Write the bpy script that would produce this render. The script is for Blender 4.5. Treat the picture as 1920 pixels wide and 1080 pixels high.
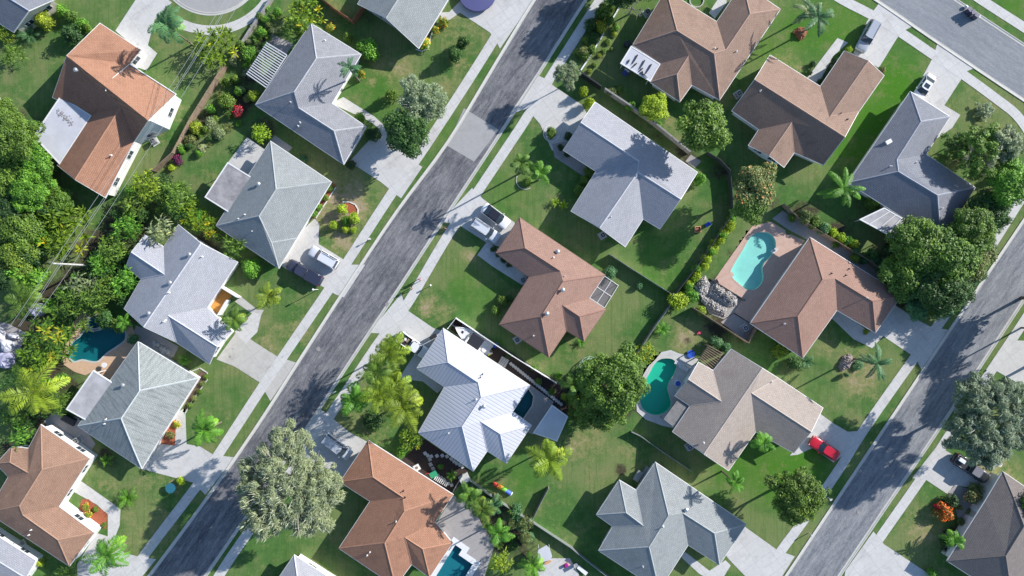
import bpy, bmesh, math, random
import numpy as np
from mathutils import Vector, Matrix
for o in list(bpy.data.objects): bpy.data.objects.remove(o)
SC = bpy.context.scene
COL = SC.collection
# ---------------------------------------------------------------- camera, sky, sun
CAMH, PPM = 105.0, 12.0            # camera height in metres, photo pixels per metre on the ground
cd = bpy.data.cameras.new("camera"); cam = bpy.data.objects.new("camera", cd); COL.objects.link(cam)
cam.location = (0, 0, CAMH); cam.rotation_euler = (0, 0, 0)
cd.sensor_width = 36; cd.lens = 36 * PPM * CAMH / 1920; cd.clip_end = 3000; cd.clip_start = 1
SC.camera = cam
SUN_EL, SUN_AZ = math.radians(26), math.atan2(0.47, 0.88)   # azimuth measured from +X towards +Y
w = bpy.data.worlds.new("World"); SC.world = w; w.use_nodes = True
nt = w.node_tree; sky = nt.nodes.new("ShaderNodeTexSky"); sky.sky_type = 'NISHITA'; sky.sun_disc = False
sky.ozone_density = 3.0; sky.dust_density = 0.4; sky.sun_elevation = SUN_EL; sky.sun_rotation = math.pi / 2 - SUN_AZ
nt.links.new(sky.outputs[0], nt.nodes["Background"].inputs[0]); nt.nodes["Background"].inputs[1].default_value = 0.12
sl = bpy.data.lights.new("sun", 'SUN'); so = bpy.data.objects.new("sun", sl); COL.objects.link(so)
sl.energy = 4.8; sl.angle = math.radians(0.5); sl.color = (1.0, 0.955, 0.90)
sd = Vector((math.cos(SUN_EL) * math.cos(SUN_AZ), math.cos(SUN_EL) * math.sin(SUN_AZ), math.sin(SUN_EL)))
so.rotation_euler = sd.to_track_quat('Z', 'Y').to_euler(); so.location = (60, 40, 60)
SC.view_settings.view_transform = 'Standard'; SC.view_settings.look = 'None'
SC.view_settings.exposure = 0.70; SC.view_settings.gamma = 1
SC.render.engine = 'CYCLES'
SC.cycles.max_bounces = 6; SC.cycles.transparent_max_bounces = 8

def P(px, py, z=0.0):
    k = (CAMH - z) / (CAMH * PPM)
    return Vector(((px - 960) * k, (540 - py) * k, z))

# ---------------------------------------------------------------- materials
def newmat(name):
    m = bpy.data.materials.new(name); m.use_nodes = True
    n = m.node_tree.nodes; b = n["Principled BSDF"]; return m, n, m.node_tree.links, b
def nd(n, t, **k):
    x = n.new(t)
    for a, v in k.items():
        if a.startswith("i_"): x.inputs[int(a[2:]) if a[2:].isdigit() else a[2:]].default_value = v
        else: setattr(x, a, v)
    return x
def ramp(n, stops):
    r = n.new("ShaderNodeValToRGB"); e = r.color_ramp.elements
    while len(e) < len(stops): e.new(0.5)
    for i, (p, c) in enumerate(stops):
        e[i].position = p; e[i].color = (*c, 1)
    return r
def sc3(c, f): return tuple(min(1, x * f) for x in c)
def mat(name, col, rough=0.75, var=0.12, scale=1.5, bump=0.0, bscale=20, metal=0.0, coord="Object", spec=0.3):
    m, n, L, b = newmat(name)
    tc = nd(n, "ShaderNodeTexCoord")
    ns = nd(n, "ShaderNodeTexNoise"); ns.inputs["Scale"].default_value = scale; ns.inputs["Detail"].default_value = 8; ns.inputs["Roughness"].default_value = 0.65
    L.new(tc.outputs[coord], ns.inputs["Vector"])
    r = ramp(n, [(0.3, sc3(col, 1 - var)), (0.7, sc3(col, 1 + var))])
    L.new(ns.outputs["Fac"], r.inputs[0]); L.new(r.outputs[0], b.inputs["Base Color"])
    b.inputs["Roughness"].default_value = rough; b.inputs["Metallic"].default_value = metal
    b.inputs["Specular IOR Level"].default_value = spec
    if bump:
        n2 = nd(n, "ShaderNodeTexNoise"); n2.inputs["Scale"].default_value = bscale; n2.inputs["Detail"].default_value = 4
        L.new(tc.outputs[coord], n2.inputs["Vector"])
        bp = nd(n, "ShaderNodeBump"); bp.inputs["Strength"].default_value = bump; bp.inputs["Distance"].default_value = 0.05
        L.new(n2.outputs["Fac"], bp.inputs["Height"]); L.new(bp.outputs[0], b.inputs["Normal"])
    return m
def mix(n, L, a, bb, fac, mode='MIX'):
    x = n.new("ShaderNodeMix"); x.data_type = 'RGBA'; x.blend_type = mode
    for s, v in ((6, a), (7, bb), (0, fac)):
        if hasattr(v, "is_linked") or hasattr(v, "links"): L.new(v, x.inputs[s])
        elif s == 0: x.inputs[0].default_value = v
        else: x.inputs[s].default_value = (*v, 1)
    return x.outputs[2]
def noise(n, L, vec, scale, det=6, rough=0.6):
    x = n.new("ShaderNodeTexNoise"); x.inputs["Scale"].default_value = scale; x.inputs["Detail"].default_value = det; x.inputs["Roughness"].default_value = rough
    L.new(vec, x.inputs["Vector"]); return x.outputs["Fac"]
def mapping(n, L, vec, scale=(1, 1, 1), rot=(0, 0, 0)):
    x = n.new("ShaderNodeMapping"); x.inputs["Scale"].default_value = scale; x.inputs["Rotation"].default_value = rot
    L.new(vec, x.inputs["Vector"]); return x.outputs[0]
def rng(n, L, v, a, b, c=0.0, d=1.0):
    x = n.new("ShaderNodeMapRange"); L.new(v, x.inputs[0])
    for i, q in enumerate((a, b, c, d)): x.inputs[i + 1].default_value = q
    return x.outputs[0]
def bumpn(n, L, b, h, s, d):
    x = n.new("ShaderNodeBump"); x.inputs["Strength"].default_value = s; x.inputs["Distance"].default_value = d
    L.new(h, x.inputs["Height"]); L.new(x.outputs[0], b.inputs["Normal"])

def roofmat(name, col, kind="shingle", stain=0.25, streak=0.0, var=0.11, dark=None):
    """u runs along the courses, v up the slope (both in metres)"""
    m, n, L, b = newmat(name)
    uv = nd(n, "ShaderNodeUVMap").outputs[0]
    ob = nd(n, "ShaderNodeTexCoord").outputs["Object"]
    big = noise(n, L, ob, 0.35, 5, 0.6)
    fine = noise(n, L, mapping(n, L, uv, (3.5, 6, 1)), 1.0, 6, 0.85)
    c = mix(n, L, sc3(col, 1 - var * 1.5), sc3(col, 1 + var * 1.3), rng(n, L, fine, 0.3, 0.7))
    c = mix(n, L, c, sc3(dark or col, 0.62), rng(n, L, big, 0.52, 0.75, 0, stain))
    spl = noise(n, L, mapping(n, L, uv, (0.9, 0.35, 1)), 1.0, 9, 0.75)
    c = mix(n, L, c, sc3(col, 0.55), rng(n, L, spl, 0.54, 0.72, 0, stain * 1.2))
    c = mix(n, L, c, sc3(col, 1.35), rng(n, L, spl, 0.44, 0.30, 0, stain))
    if kind == "metal":
        wv = nd(n, "ShaderNodeTexWave"); wv.bands_direction = 'X'; wv.inputs["Scale"].default_value = 0.62
        L.new(uv, wv.inputs["Vector"])
        rib = rng(n, L, wv.outputs["Fac"], 0.0, 0.22, 0, 1)
        c = mix(n, L, sc3(col, 0.78), c, rib)
        b.inputs["Roughness"].default_value = 0.45
        bumpn(n, L, b, rib, 0.5, 0.04)
    else:
        br = nd(n, "ShaderNodeTexBrick"); br.offset = 0.5
        br.inputs["Scale"].default_value = 1; br.inputs["Brick Width"].default_value = 0.5; br.inputs["Row Height"].default_value = 0.24
        br.inputs["Mortar Size"].default_value = 0.025; br.inputs["Mortar Smooth"].default_value = 0.4
        br.inputs["Color1"].default_value = (0.90, 0.90, 0.90, 1); br.inputs["Color2"].default_value = (1.06, 1.06, 1.06, 1); br.inputs["Mortar"].default_value = (0.52, 0.52, 0.52, 1)
        L.new(uv, br.inputs["Vector"])
        c = mix(n, L, c, br.outputs["Color"], 0.85, 'MULTIPLY')
        b.inputs["Roughness"].default_value = 0.9
        bumpn(n, L, b, br.outputs["Fac"], 0.35, -0.03)
    if streak:
        st = noise(n, L, mapping(n, L, uv, (2.6, 0.22, 1)), 1.0, 5, 0.7)
        c = mix(n, L, c, sc3(col, 0.4), rng(n, L, st, 0.48, 0.68, 0, streak))
    L.new(c, b.inputs["Base Color"]); b.inputs["Specular IOR Level"].default_value = 0.25
    return m

def grassmat():
    m, n, L, b = newmat("lawn_grass")
    ob = nd(n, "ShaderNodeTexCoord").outputs["Object"]
    lo = noise(n, L, ob, 0.09, 6, 0.6); mid = noise(n, L, ob, 0.7, 8, 0.75); hi = noise(n, L, ob, 5.0, 6, 0.75)
    str_ = noise(n, L, mapping(n, L, ob, (1.0, 0.25, 1), (0, 0, 0.6)), 1.6, 5, 0.7)
    c = mix(n, L, (0.052, 0.128, 0.032), (0.098, 0.192, 0.050), rng(n, L, mid, 0.36, 0.66))
    c = mix(n, L, c, (0.185, 0.215, 0.085), rng(n, L, lo, 0.44, 0.58, 0, 0.7))
    def att(nm): a = nd(n, "ShaderNodeAttribute"); a.attribute_name = nm; return a.outputs["Fac"]
    def mul(a, bb):
        x = nd(n, "ShaderNodeMath"); x.operation = 'MULTIPLY'; L.new(a, x.inputs[0]); L.new(bb, x.inputs[1]); return x.outputs[0]
    def add(a, bb, k=None):
        x = nd(n, "ShaderNodeMath"); x.operation = 'ADD'; L.new(a, x.inputs[0])
        if k is None: L.new(bb, x.inputs[1])
        else: x.inputs[1].default_value = k
        return x.outputs[0]
    br = rng(n, L, noise(n, L, ob, 0.35, 10, 0.8), 0.34, 0.66); sS = rng(n, L, noise(n, L, ob, 1.5, 8, 0.8), 0.3, 0.7)
    wv = noise(n, L, mapping(n, L, ob, (2.2, 0.12, 1), (0, 0, 0.62)), 1.0, 4, 0.6)
    c = mix(n, L, c, (0.055, 0.125, 0.022), rng(n, L, wv, 0.5, 0.6, 0, 0.35))
    c = mix(n, L, c, (0.125, 0.185, 0.045), rng(n, L, sS, 0.72, 0.95, 0, 0.45))
    lu = att("lush"); c = mix(n, L, c, (0.058, 0.175, 0.014), mul(lu, rng(n, L, mid, 0.2, 0.6, 0.5, 1)))
    dr = att("dry"); c = mix(n, L, c, (0.215, 0.205, 0.095), rng(n, L, noise(n, L, ob, 0.22, 10, 0.75), 0.53, 0.64, 0, 0.55))
    f = rng(n, L, add(add(dr, br), sS), 1.25, 1.75)
    c = mix(n, L, c, (0.25, 0.235, 0.10), mul(f, rng(n, L, hi, 0.3, 0.6, 0.35, 1.0)))
    f2 = rng(n, L, add(add(dr, sS), br), 1.75, 2.1, 0, 0.85)
    c = mix(n, L, c, (0.36, 0.28, 0.19), f2)
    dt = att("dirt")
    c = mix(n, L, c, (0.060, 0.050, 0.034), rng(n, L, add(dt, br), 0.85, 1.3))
    c = mix(n, L, c, (0.028, 0.055, 0.010), rng(n, L, hi, 0.52, 0.75, 0, 0.6))
    c = mix(n, L, c, (0.20, 0.23, 0.09), rng(n, L, hi, 0.42, 0.25, 0, 0.5))
    L.new(c, b.inputs["Base Color"]); b.inputs["Roughness"].default_value = 0.95; b.inputs["Specular IOR Level"].default_value = 0.1
    bumpn(n, L, b, hi, 0.5, 0.10)
    return m
def asphalt(name, base, light, ang, patch=0.35):
    m, n, L, b = newmat(name)
    ob = nd(n, "ShaderNodeTexCoord").outputs["Object"]
    al = mapping(n, L, ob, (1, 1, 1), (0, 0, -ang))
    st = noise(n, L, mapping(n, L, al, (0.16, 1.1, 1)), 1.0, 10, 0.82)
    st2 = noise(n, L, mapping(n, L, al, (0.9, 2.6, 1)), 1.0, 8, 0.85)
    big = noise(n, L, ob, 0.13, 6, 0.7); hi = noise(n, L, ob, 6, 5, 0.85)
    c = mix(n, L, base, light, rng(n, L, st, 0.40, 0.62))
    c = mix(n, L, c, sc3(light, 1.25), rng(n, L, st2, 0.50, 0.68, 0, 0.7))
    c = mix(n, L, c, sc3(base, 0.62), rng(n, L, big, 0.48, 0.66, 0, patch))
    c = mix(n, L, c, sc3(base, 0.55), rng(n, L, hi, 0.52, 0.66, 0, 0.7))
    md = noise(n, L, mapping(n, L, al, (0.8, 1.5, 1)), 1.4, 8, 0.85); c = mix(n, L, c, sc3(light, 1.2), rng(n, L, md, 0.55, 0.66, 0, 0.6)); c = mix(n, L, c, sc3(base, 0.7), rng(n, L, md, 0.45, 0.34, 0, 0.6))
    c = mix(n, L, c, sc3(light, 1.5), rng(n, L, hi, 0.45, 0.3, 0, 0.45))
    L.new(c, b.inputs["Base Color"]); b.inputs["Roughness"].default_value = 0.9; b.inputs["Specular IOR Level"].default_value = 0.2
    return m
def concrete(name, col, stain=0.4, joints=True, ang=-0.95, sp=3.0):
    m, n, L, b = newmat(name)
    ob = nd(n, "ShaderNodeTexCoord").outputs["Object"]
    big = noise(n, L, ob, 0.35, 8, 0.7); mid = noise(n, L, ob, 1.6, 8, 0.8); hi = noise(n, L, ob, 12, 3, 0.8)
    c = mix(n, L, sc3(col, 0.88), sc3(col, 1.08), rng(n, L, mid, 0.3, 0.7))
    c = mix(n, L, c, sc3((col[0], col[1] * .98, col[2] * .94), 0.55), rng(n, L, big, 0.53, 0.78, 0, stain))
    c = mix(n, L, c, sc3(col, 0.6), rng(n, L, hi, 0.6, 0.85, 0, 0.35))
    oil = noise(n, L, ob, 0.9, 5, 0.6); c = mix(n, L, c, sc3(col, 0.45), rng(n, L, oil, 0.64, 0.76, 0, stain))
    if joints:
        br = nd(n, "ShaderNodeTexBrick"); br.offset = 0
        for k, v in (("Scale", 1), ("Brick Width", sp), ("Row Height", sp), ("Mortar Size", 0.03), ("Mortar Smooth", 0.3)): br.inputs[k].default_value = v
        br.inputs["Color1"].default_value = (1, 1, 1, 1); br.inputs["Color2"].default_value = (0.95, 0.95, 0.95, 1); br.inputs["Mortar"].default_value = (0.72, 0.72, 0.72, 1)
        L.new(mapping(n, L, ob, (1, 1, 1), (0, 0, -ang)), br.inputs["Vector"])
        c = mix(n, L, c, br.outputs["Color"], 0.9, 'MULTIPLY')
    L.new(c, b.inputs["Base Color"]); b.inputs["Roughness"].default_value = 0.85; b.inputs["Specular IOR Level"].default_value = 0.2
    return m
def leafmat(name, lo, hi, trans=0.22, yellow=None):
    """colour = object colour x per-leaf variation"""
    m, n, L, b = newmat(name)
    a = nd(n, "ShaderNodeAttribute"); a.attribute_name = "var"
    oi = nd(n, "ShaderNodeObjectInfo")
    r = ramp(n, [(0.0, lo), (0.8, hi), (1.0, yellow or hi)]); L.new(a.outputs["Fac"], r.inputs[0])
    c = mix(n, L, oi.outputs["Color"], r.outputs[0], 1.0, 'MULTIPLY')
    L.new(c, b.inputs["Base Color"]); b.inputs["Roughness"].default_value = 0.55; b.inputs["Specular IOR Level"].default_value = 0.35
    t = nd(n, "ShaderNodeBsdfTranslucent"); L.new(c, t.inputs[0])
    ms = nd(n, "ShaderNodeMixShader"); ms.inputs[0].default_value = trans
    L.new(b.outputs[0], ms.inputs[1]); L.new(t.outputs[0], ms.inputs[2])
    L.new(ms.outputs[0], n["Material Output"].inputs[0]); return m
def plain(name, col, rough=0.5, metal=0.0, spec=0.5, coat=0.0):
    m, n, L, b = newmat(name)
    ob = nd(n, "ShaderNodeTexCoord").outputs["Object"]
    c = mix(n, L, sc3(col, 0.93), sc3(col, 1.06), noise(n, L, ob, 3.0, 5, 0.6)); L.new(c, b.inputs["Base Color"])
    b.inputs["Roughness"].default_value = rough; b.inputs["Metallic"].default_value = metal; b.inputs["Specular IOR Level"].default_value = spec
    if coat: b.inputs["Coat Weight"].default_value = coat; b.inputs["Coat Roughness"].default_value = 0.08
    return m
M = {}
M['grass'] = grassmat()
M['roadA'] = asphalt("asphalt_worn", (0.072, 0.076, 0.092), (0.255, 0.25, 0.25), math.atan2(-0.82, -0.57), 0.5)
M['roadB'] = asphalt("asphalt_grey", (0.125, 0.135, 0.155), (0.29, 0.295, 0.30), math.atan2(-0.82, -0.57), 0.2)
M['roadC'] = asphalt("asphalt_pale", (0.19, 0.205, 0.225), (0.27, 0.28, 0.295), math.atan2(-0.56, 0.83), 0.2)
M['patchroad'] = concrete("worn_concrete_slab", (0.34, 0.335, 0.33), 0.5, False)
M['conc'] = concrete("driveway_concrete", (0.53, 0.52, 0.50), 0.6)
M['conc_old'] = concrete("old_stained_concrete", (0.47, 0.455, 0.42), 0.85)
M['conc_dark'] = concrete("dark_patio_concrete", (0.34, 0.32, 0.31), 0.5)  # darker, slightly brown concrete for patios, pool decks and back paths
M['walk'] = concrete("sidewalk_concrete", (0.55, 0.54, 0.52), 0.5, True, -0.95, 1.5)
M['kerb'] = concrete("kerb_concrete", (0.50, 0.49, 0.45), 0.5, False)
M['deck_tan'] = concrete("tan_pool_deck", (0.55, 0.37, 0.24), 0.35, False)
M['deck_pink'] = concrete("pink_pool_deck", (0.52, 0.36, 0.29), 0.4, False)
M['mulch'] = mat("dark_mulch", (0.045, 0.032, 0.028), 0.95, 0.5, 6, 0.8, 12)
M['soil'] = mat("brown_soil", (0.12, 0.085, 0.055), 0.95, 0.4, 3, 0.6, 12)
M['redmulch'] = mat("red_mulch", (0.33, 0.10, 0.05), 0.95, 0.35, 6, 0.6, 12)
M['gravel'] = mat("pale_gravel", (0.33, 0.31, 0.28), 0.95, 0.5, 7, 0.8, 15)
M['wall_w'] = mat("white_stucco", (0.72, 0.71, 0.68), 0.8, 0.05, 1, 0.2, 40)
M['wall_c'] = mat("cream_stucco", (0.62, 0.57, 0.47), 0.8, 0.06, 1, 0.2, 40)
M['wall_g'] = mat("grey_stucco", (0.42, 0.43, 0.43), 0.8, 0.06, 1, 0.2, 40)
M['trim'] = plain("white_trim", (0.68, 0.68, 0.67), 0.5)
M['trimd'] = plain("brown_trim", (0.16, 0.10, 0.075), 0.6)
M['glass'] = plain("window_glass", (0.03, 0.045, 0.06), 0.08, 0, 0.8)
M['door'] = plain("painted_door", (0.42, 0.40, 0.36), 0.5)
M['garage'] = mat("garage_door_paint", (0.62, 0.60, 0.56), 0.5, 0.05, 1)
M['woodf'] = mat("weathered_wood", (0.27, 0.20, 0.14), 0.85, 0.3, 2, 0.3, 20)
M['redwood'] = mat("reddish_wood", (0.30, 0.13, 0.07), 0.8, 0.25, 2, 0.3, 20)
M['greyf'] = mat("grey_block_wall", (0.27, 0.26, 0.25), 0.9, 0.25, 1.5, 0.3, 15)
M['whitef'] = plain("white_vinyl", (0.72, 0.72, 0.72), 0.45)
M['darkf'] = mat("dark_fence_mesh", (0.06, 0.07, 0.065), 0.8, 0.3, 3)
M['metal'] = plain("galvanised_metal", (0.45, 0.46, 0.47), 0.4, 0.6)
M['dark'] = plain("dark_plastic", (0.025, 0.025, 0.03), 0.5)
M['rubber'] = plain("tyre_rubber", (0.02, 0.02, 0.022), 0.85)
M['bark'] = mat("bark", (0.17, 0.13, 0.10), 0.9, 0.35, 4, 0.6, 12)
M['palebark'] = mat("pale_bark", (0.42, 0.38, 0.33), 0.85, 0.25, 4, 0.3, 12)
M['leaf'] = leafmat("broad_leaves", (0.26, 0.30, 0.36), (1.45, 1.35, 0.95), 0.2, (2.1, 1.6, 1.0))
M['frond'] = leafmat("palm_fronds", (0.38, 0.42, 0.42), (1.35, 1.3, 0.95), 0.25, (2.2, 1.6, 0.8))
M['croton'] = leafmat("variegated_leaves", (0.35, 0.5, 0.45), (1.3, 1.3, 0.8), 0.25, (4.2, 2.0, 0.7))
M['feather'] = leafmat("feathery_leaves", (0.30, 0.36, 0.34), (1.15, 1.15, 0.95), 0.25, (2.3, 2.1, 2.4))
M['flower'] = leafmat("flowering_leaves", (0.4, 0.5, 0.4), (1.3, 1.2, 0.9), 0.2, (7.5, 2.2, 2.4))

# ---------------------------------------------------------------- object helpers
def tag(o, label=None, cat=None, group=None, kind=None):
    if label: o['label'] = label
    if cat: o['category'] = cat
    if group: o['group'] = group
    if kind: o['kind'] = kind
    return o
def link(o, parent=None):
    COL.objects.link(o)
    if parent is not None: o.parent = parent
    return o
def empty(name, loc, label, cat, group=None, rz=0.0):
    o = bpy.data.objects.new(name, None); o.location = loc; o.rotation_euler = (0, 0, rz); o.empty_display_size = 0.5
    return tag(link(o), label, cat, group)
def addobj(name, me, parent=None, m=None, loc=None, rz=None):
    if m is not None and len(me.materials) == 0: me.materials.append(m)
    o = bpy.data.objects.new(name, me)
    if loc is not None: o.location = loc
    if rz is not None: o.rotation_euler = (0, 0, rz)
    return link(o, parent)
class MB:
    def __init__(s): s.v = []; s.f = []
    def add(s, vs, fs):
        b = len(s.v); s.v += [tuple(x) for x in vs]; s.f += [tuple(i + b for i in f) for f in fs]; return s
    def box(s, c, d, rz=0.0, taper=1.0):
        x, y, z = d[0] / 2, d[1] / 2, d[2] / 2; ca, sa = math.cos(rz), math.sin(rz); vs = []
        for zz, t in ((-z, 1), (z, taper)):
            for xx, yy in ((-x, -y), (x, -y), (x, y), (-x, y)):
                xx *= t; yy *= t
                vs.append((c[0] + xx * ca - yy * sa, c[1] + xx * sa + yy * ca, c[2] + zz))
        return s.add(vs, [(3, 2, 1, 0), (4, 5, 6, 7), (0, 1, 5, 4), (1, 2, 6, 5), (2, 3, 7, 6), (3, 0, 4, 7)])
    def tube(s, pts, rad, n=8, cap=True):
        pts = [Vector(p) for p in pts]; rad = rad if isinstance(rad, (list, tuple)) else [rad] * len(pts)
        b = len(s.v)
        for i, p in enumerate(pts):
            t = (pts[min(i + 1, len(pts) - 1)] - pts[max(i - 1, 0)]).normalized()
            u = t.cross(Vector((0, 0, 1)) if abs(t.z) < 0.9 else Vector((1, 0, 0))).normalized(); q = t.cross(u)
            for k in range(n):
                a = 2 * math.pi * k / n; s.v.append(tuple(p + (u * math.cos(a) + q * math.sin(a)) * rad[i]))
        for i in range(len(pts) - 1):
            for k in range(n):
                a = b + i * n + k; c = b + i * n + (k + 1) % n; s.f.append((a, a + n, c + n, c))
        if cap:
            s.f.append(tuple(b + k for k in range(n))); s.f.append(tuple(b + (len(pts) - 1) * n + k for k in reversed(range(n))))
        return s
    def cyl(s, c, r, h, n=16, r2=None):
        return s.tube([(c[0], c[1], c[2]), (c[0], c[1], c[2] + h)], [r, r if r2 is None else r2], n)
    def poly(s, pts, z0, z1):
        n = len(pts); vs = [(p[0], p[1], z0) for p in pts] + [(p[0], p[1], z1) for p in pts]
        return s.add(vs, [tuple(reversed(range(n))), tuple(range(n, 2 * n))] + [(i, (i + 1) % n, n + (i + 1) % n, n + i) for i in range(n)])
    def mesh(s, name, m=None, smooth=False):
        me = bpy.data.meshes.new(name); me.from_pydata(s.v, [], s.f)
        if m: me.materials.append(m)
        if smooth: me.polygons.foreach_set("use_smooth", [True] * len(me.polygons))
        me.validate(); return me
    def obj(s, name, m, parent=None, smooth=False, bevel=0.0, loc=None, rz=None):
        me = s.mesh(name, m, smooth)
        bm = bmesh.new(); bm.from_mesh(me); bmesh.ops.recalc_face_normals(bm, faces=bm.faces)
        if bevel: bmesh.ops.bevel(bm, geom=bm.edges[:], offset=bevel, segments=2, affect='EDGES', clamp_overlap=True)
        bm.to_mesh(me); bm.free()
        return addobj(name, me, parent, None, loc, rz)
def area2(p): return sum(p[i][0] * p[(i + 1) % len(p)][1] - p[(i + 1) % len(p)][0] * p[i][1] for i in range(len(p)))
def offset_poly(pts, d):
    """positive d shrinks the polygon"""
    if area2(pts) < 0: pts = pts[::-1]; rev = True
    else: rev = False
    n = len(pts); out = []
    for i in range(n):
        a, b, c = Vector(pts[i - 1][:2]), Vector(pts[i][:2]), Vector(pts[(i + 1) % n][:2])
        e1 = (b - a).normalized(); e2 = (c - b).normalized(); n1 = Vector((-e1.y, e1.x)); n2 = Vector((-e2.y, e2.x))
        k = n1 + n2; k = k / max(0.35, k.dot(n1)) if k.length > 0.01 else n1
        out.append(tuple(b + k * d))
    return out[::-1] if rev else out
def sheet(name, pts, z, m, holes=(), thick=0.0, px=True, parent=None):
    """flat polygon (photo pixels on the ground) with optional holes"""
    bm = bmesh.new(); edges = []; loops = [pts] + list(holes)
    for lp in loops:
        vs = [bm.verts.new((*(P(*q)[:2] if px else q[:2]), z)) for q in lp]
        edges += [bm.edges.new((vs[i], vs[(i + 1) % len(vs)])) for i in range(len(vs))]
    bmesh.ops.triangle_fill(bm, use_beauty=True, use_dissolve=False, edges=edges)
    for f in bm.faces:
        f.normal_update()
        if f.normal.z < 0: f.normal_flip()
    if thick:
        r = bmesh.ops.extrude_face_region(bm, geom=bm.faces[:]); 
        for g in r['geom']:
            if isinstance(g, bmesh.types.BMVert): g.co.z -= thick
        bmesh.ops.recalc_face_normals(bm, faces=bm.faces)
    me = bpy.data.meshes.new(name); bm.to_mesh(me); bm.free()
    return addobj(name, me, parent, m)
def struct(o): o['kind'] = 'structure'; return o
def smooth_line(pts, n=6):
    """Catmull-Rom through the points"""
    p = [Vector((*q, 0)) if len(q) == 2 else Vector(q) for q in pts]; p = [2 * p[0] - p[1]] + p + [2 * p[-1] - p[-2]]; out = []
    for i in range(1, len(p) - 2):
        for k in range(n):
            t = k / n
            out.append(0.5 * ((2 * p[i]) + (-p[i - 1] + p[i + 1]) * t + (2 * p[i - 1] - 5 * p[i] + 4 * p[i + 1] - p[i + 2]) * t * t + (-p[i - 1] + 3 * p[i] - 3 * p[i + 1] + p[i + 2]) * t ** 3))
    out.append(p[-2]); return out
def smooth_loop(pts, n=5):
    p = [Vector(q).to_2d() for q in pts]; m = len(p); out = []
    for i in range(m):
        a, b, c, d = p[i - 1], p[i], p[(i + 1) % m], p[(i + 2) % m]
        for k in range(n):
            t = k / n
            out.append(tuple(0.5 * ((2 * b) + (-a + c) * t + (2 * a - 5 * b + 4 * c - d) * t * t + (-a + 3 * b - 3 * c + d) * t ** 3)))
    return out
def strip(name, line, wid, z, m, px=True):
    L = [P(q[0], q[1]) if px else Vector((q[0], q[1], 0)) for q in line]; vs = []; fs = []
    for i, p in enumerate(L):
        t = (L[min(i + 1, len(L) - 1)] - L[max(i - 1, 0)]).normalized(); nn = Vector((-t.y, t.x, 0)) * wid / 2
        vs += [(p + nn)[:2] + (z,), (p - nn)[:2] + (z,)]
        if i: fs.append((2 * i - 2, 2 * i - 1, 2 * i + 1, 2 * i))
    return MB().add(vs, fs).obj(name, m)
# ================================================================ GROUND
def T(ox, oy, s, pts): return [(ox + x * s, oy + y * s) for x, y in pts]
Q = .25
POOL_L = smooth_loop(T(0, 540, Q, [(520, 470), (545, 415), (600, 370), (640, 325), (700, 325), (760, 315), (800, 275), (870, 290), (930, 312), (938, 380), (890, 425), (800, 485), (740, 543), (690, 548), (620, 533), (560, 548), (528, 520)]), 3)
SPA_L = [(178 + 11.5 * math.cos(a * math.pi / 8), 604 + 11.5 * math.sin(a * math.pi / 8)) for a in range(16)]
POOL_M = smooth_loop(T(960, 540, Q, [(1150, 528), (1205, 535), (1232, 575), (1216, 640), (1180, 700), (1165, 755), (1185, 830), (1188, 885), (1150, 930), (1080, 952), (1010, 930), (968, 880), (962, 800), (985, 720), (1030, 640), (1065, 575), (1105, 538)]), 3)
POOL_R = smooth_loop(T(1330, 400, .2685, [(385, 132), (435, 150), (462, 195), (460, 250), (430, 300), (385, 345), (370, 390), (378, 440), (365, 490), (320, 530), (260, 532), (232, 512), (150, 432), (170, 360), (225, 270), (262, 205), (290, 160), (332, 136)]), 3)
POOL_B = T(480, 810, Q, [(1495, 845), (1545, 880), (1520, 920), (1625, 992), (1540, 1130), (1320, 1130)])
POOL_C = T(770, 600, .287, [(768, 452), (800, 500), (790, 560), (735, 640), (668, 600)])
POOLS = [POOL_L, SPA_L, POOL_M, POOL_R, POOL_B, POOL_C]
def axis(lo, hi, step, far):
    a = list(np.arange(lo, hi + 1e-6, step)); return np.array([-far, -far / 2, lo - 60, lo - 20] + a + [hi + 20, hi + 60, far / 2, far])
gx, gy = axis(-86, 86, 0.5, 900), axis(-50, 50, 0.5, 900)
X, Y = np.meshgrid(gx, gy); NX, NY = len(gx), len(gy)
PX, PY = X * PPM + 960, 540 - Y * PPM
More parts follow.
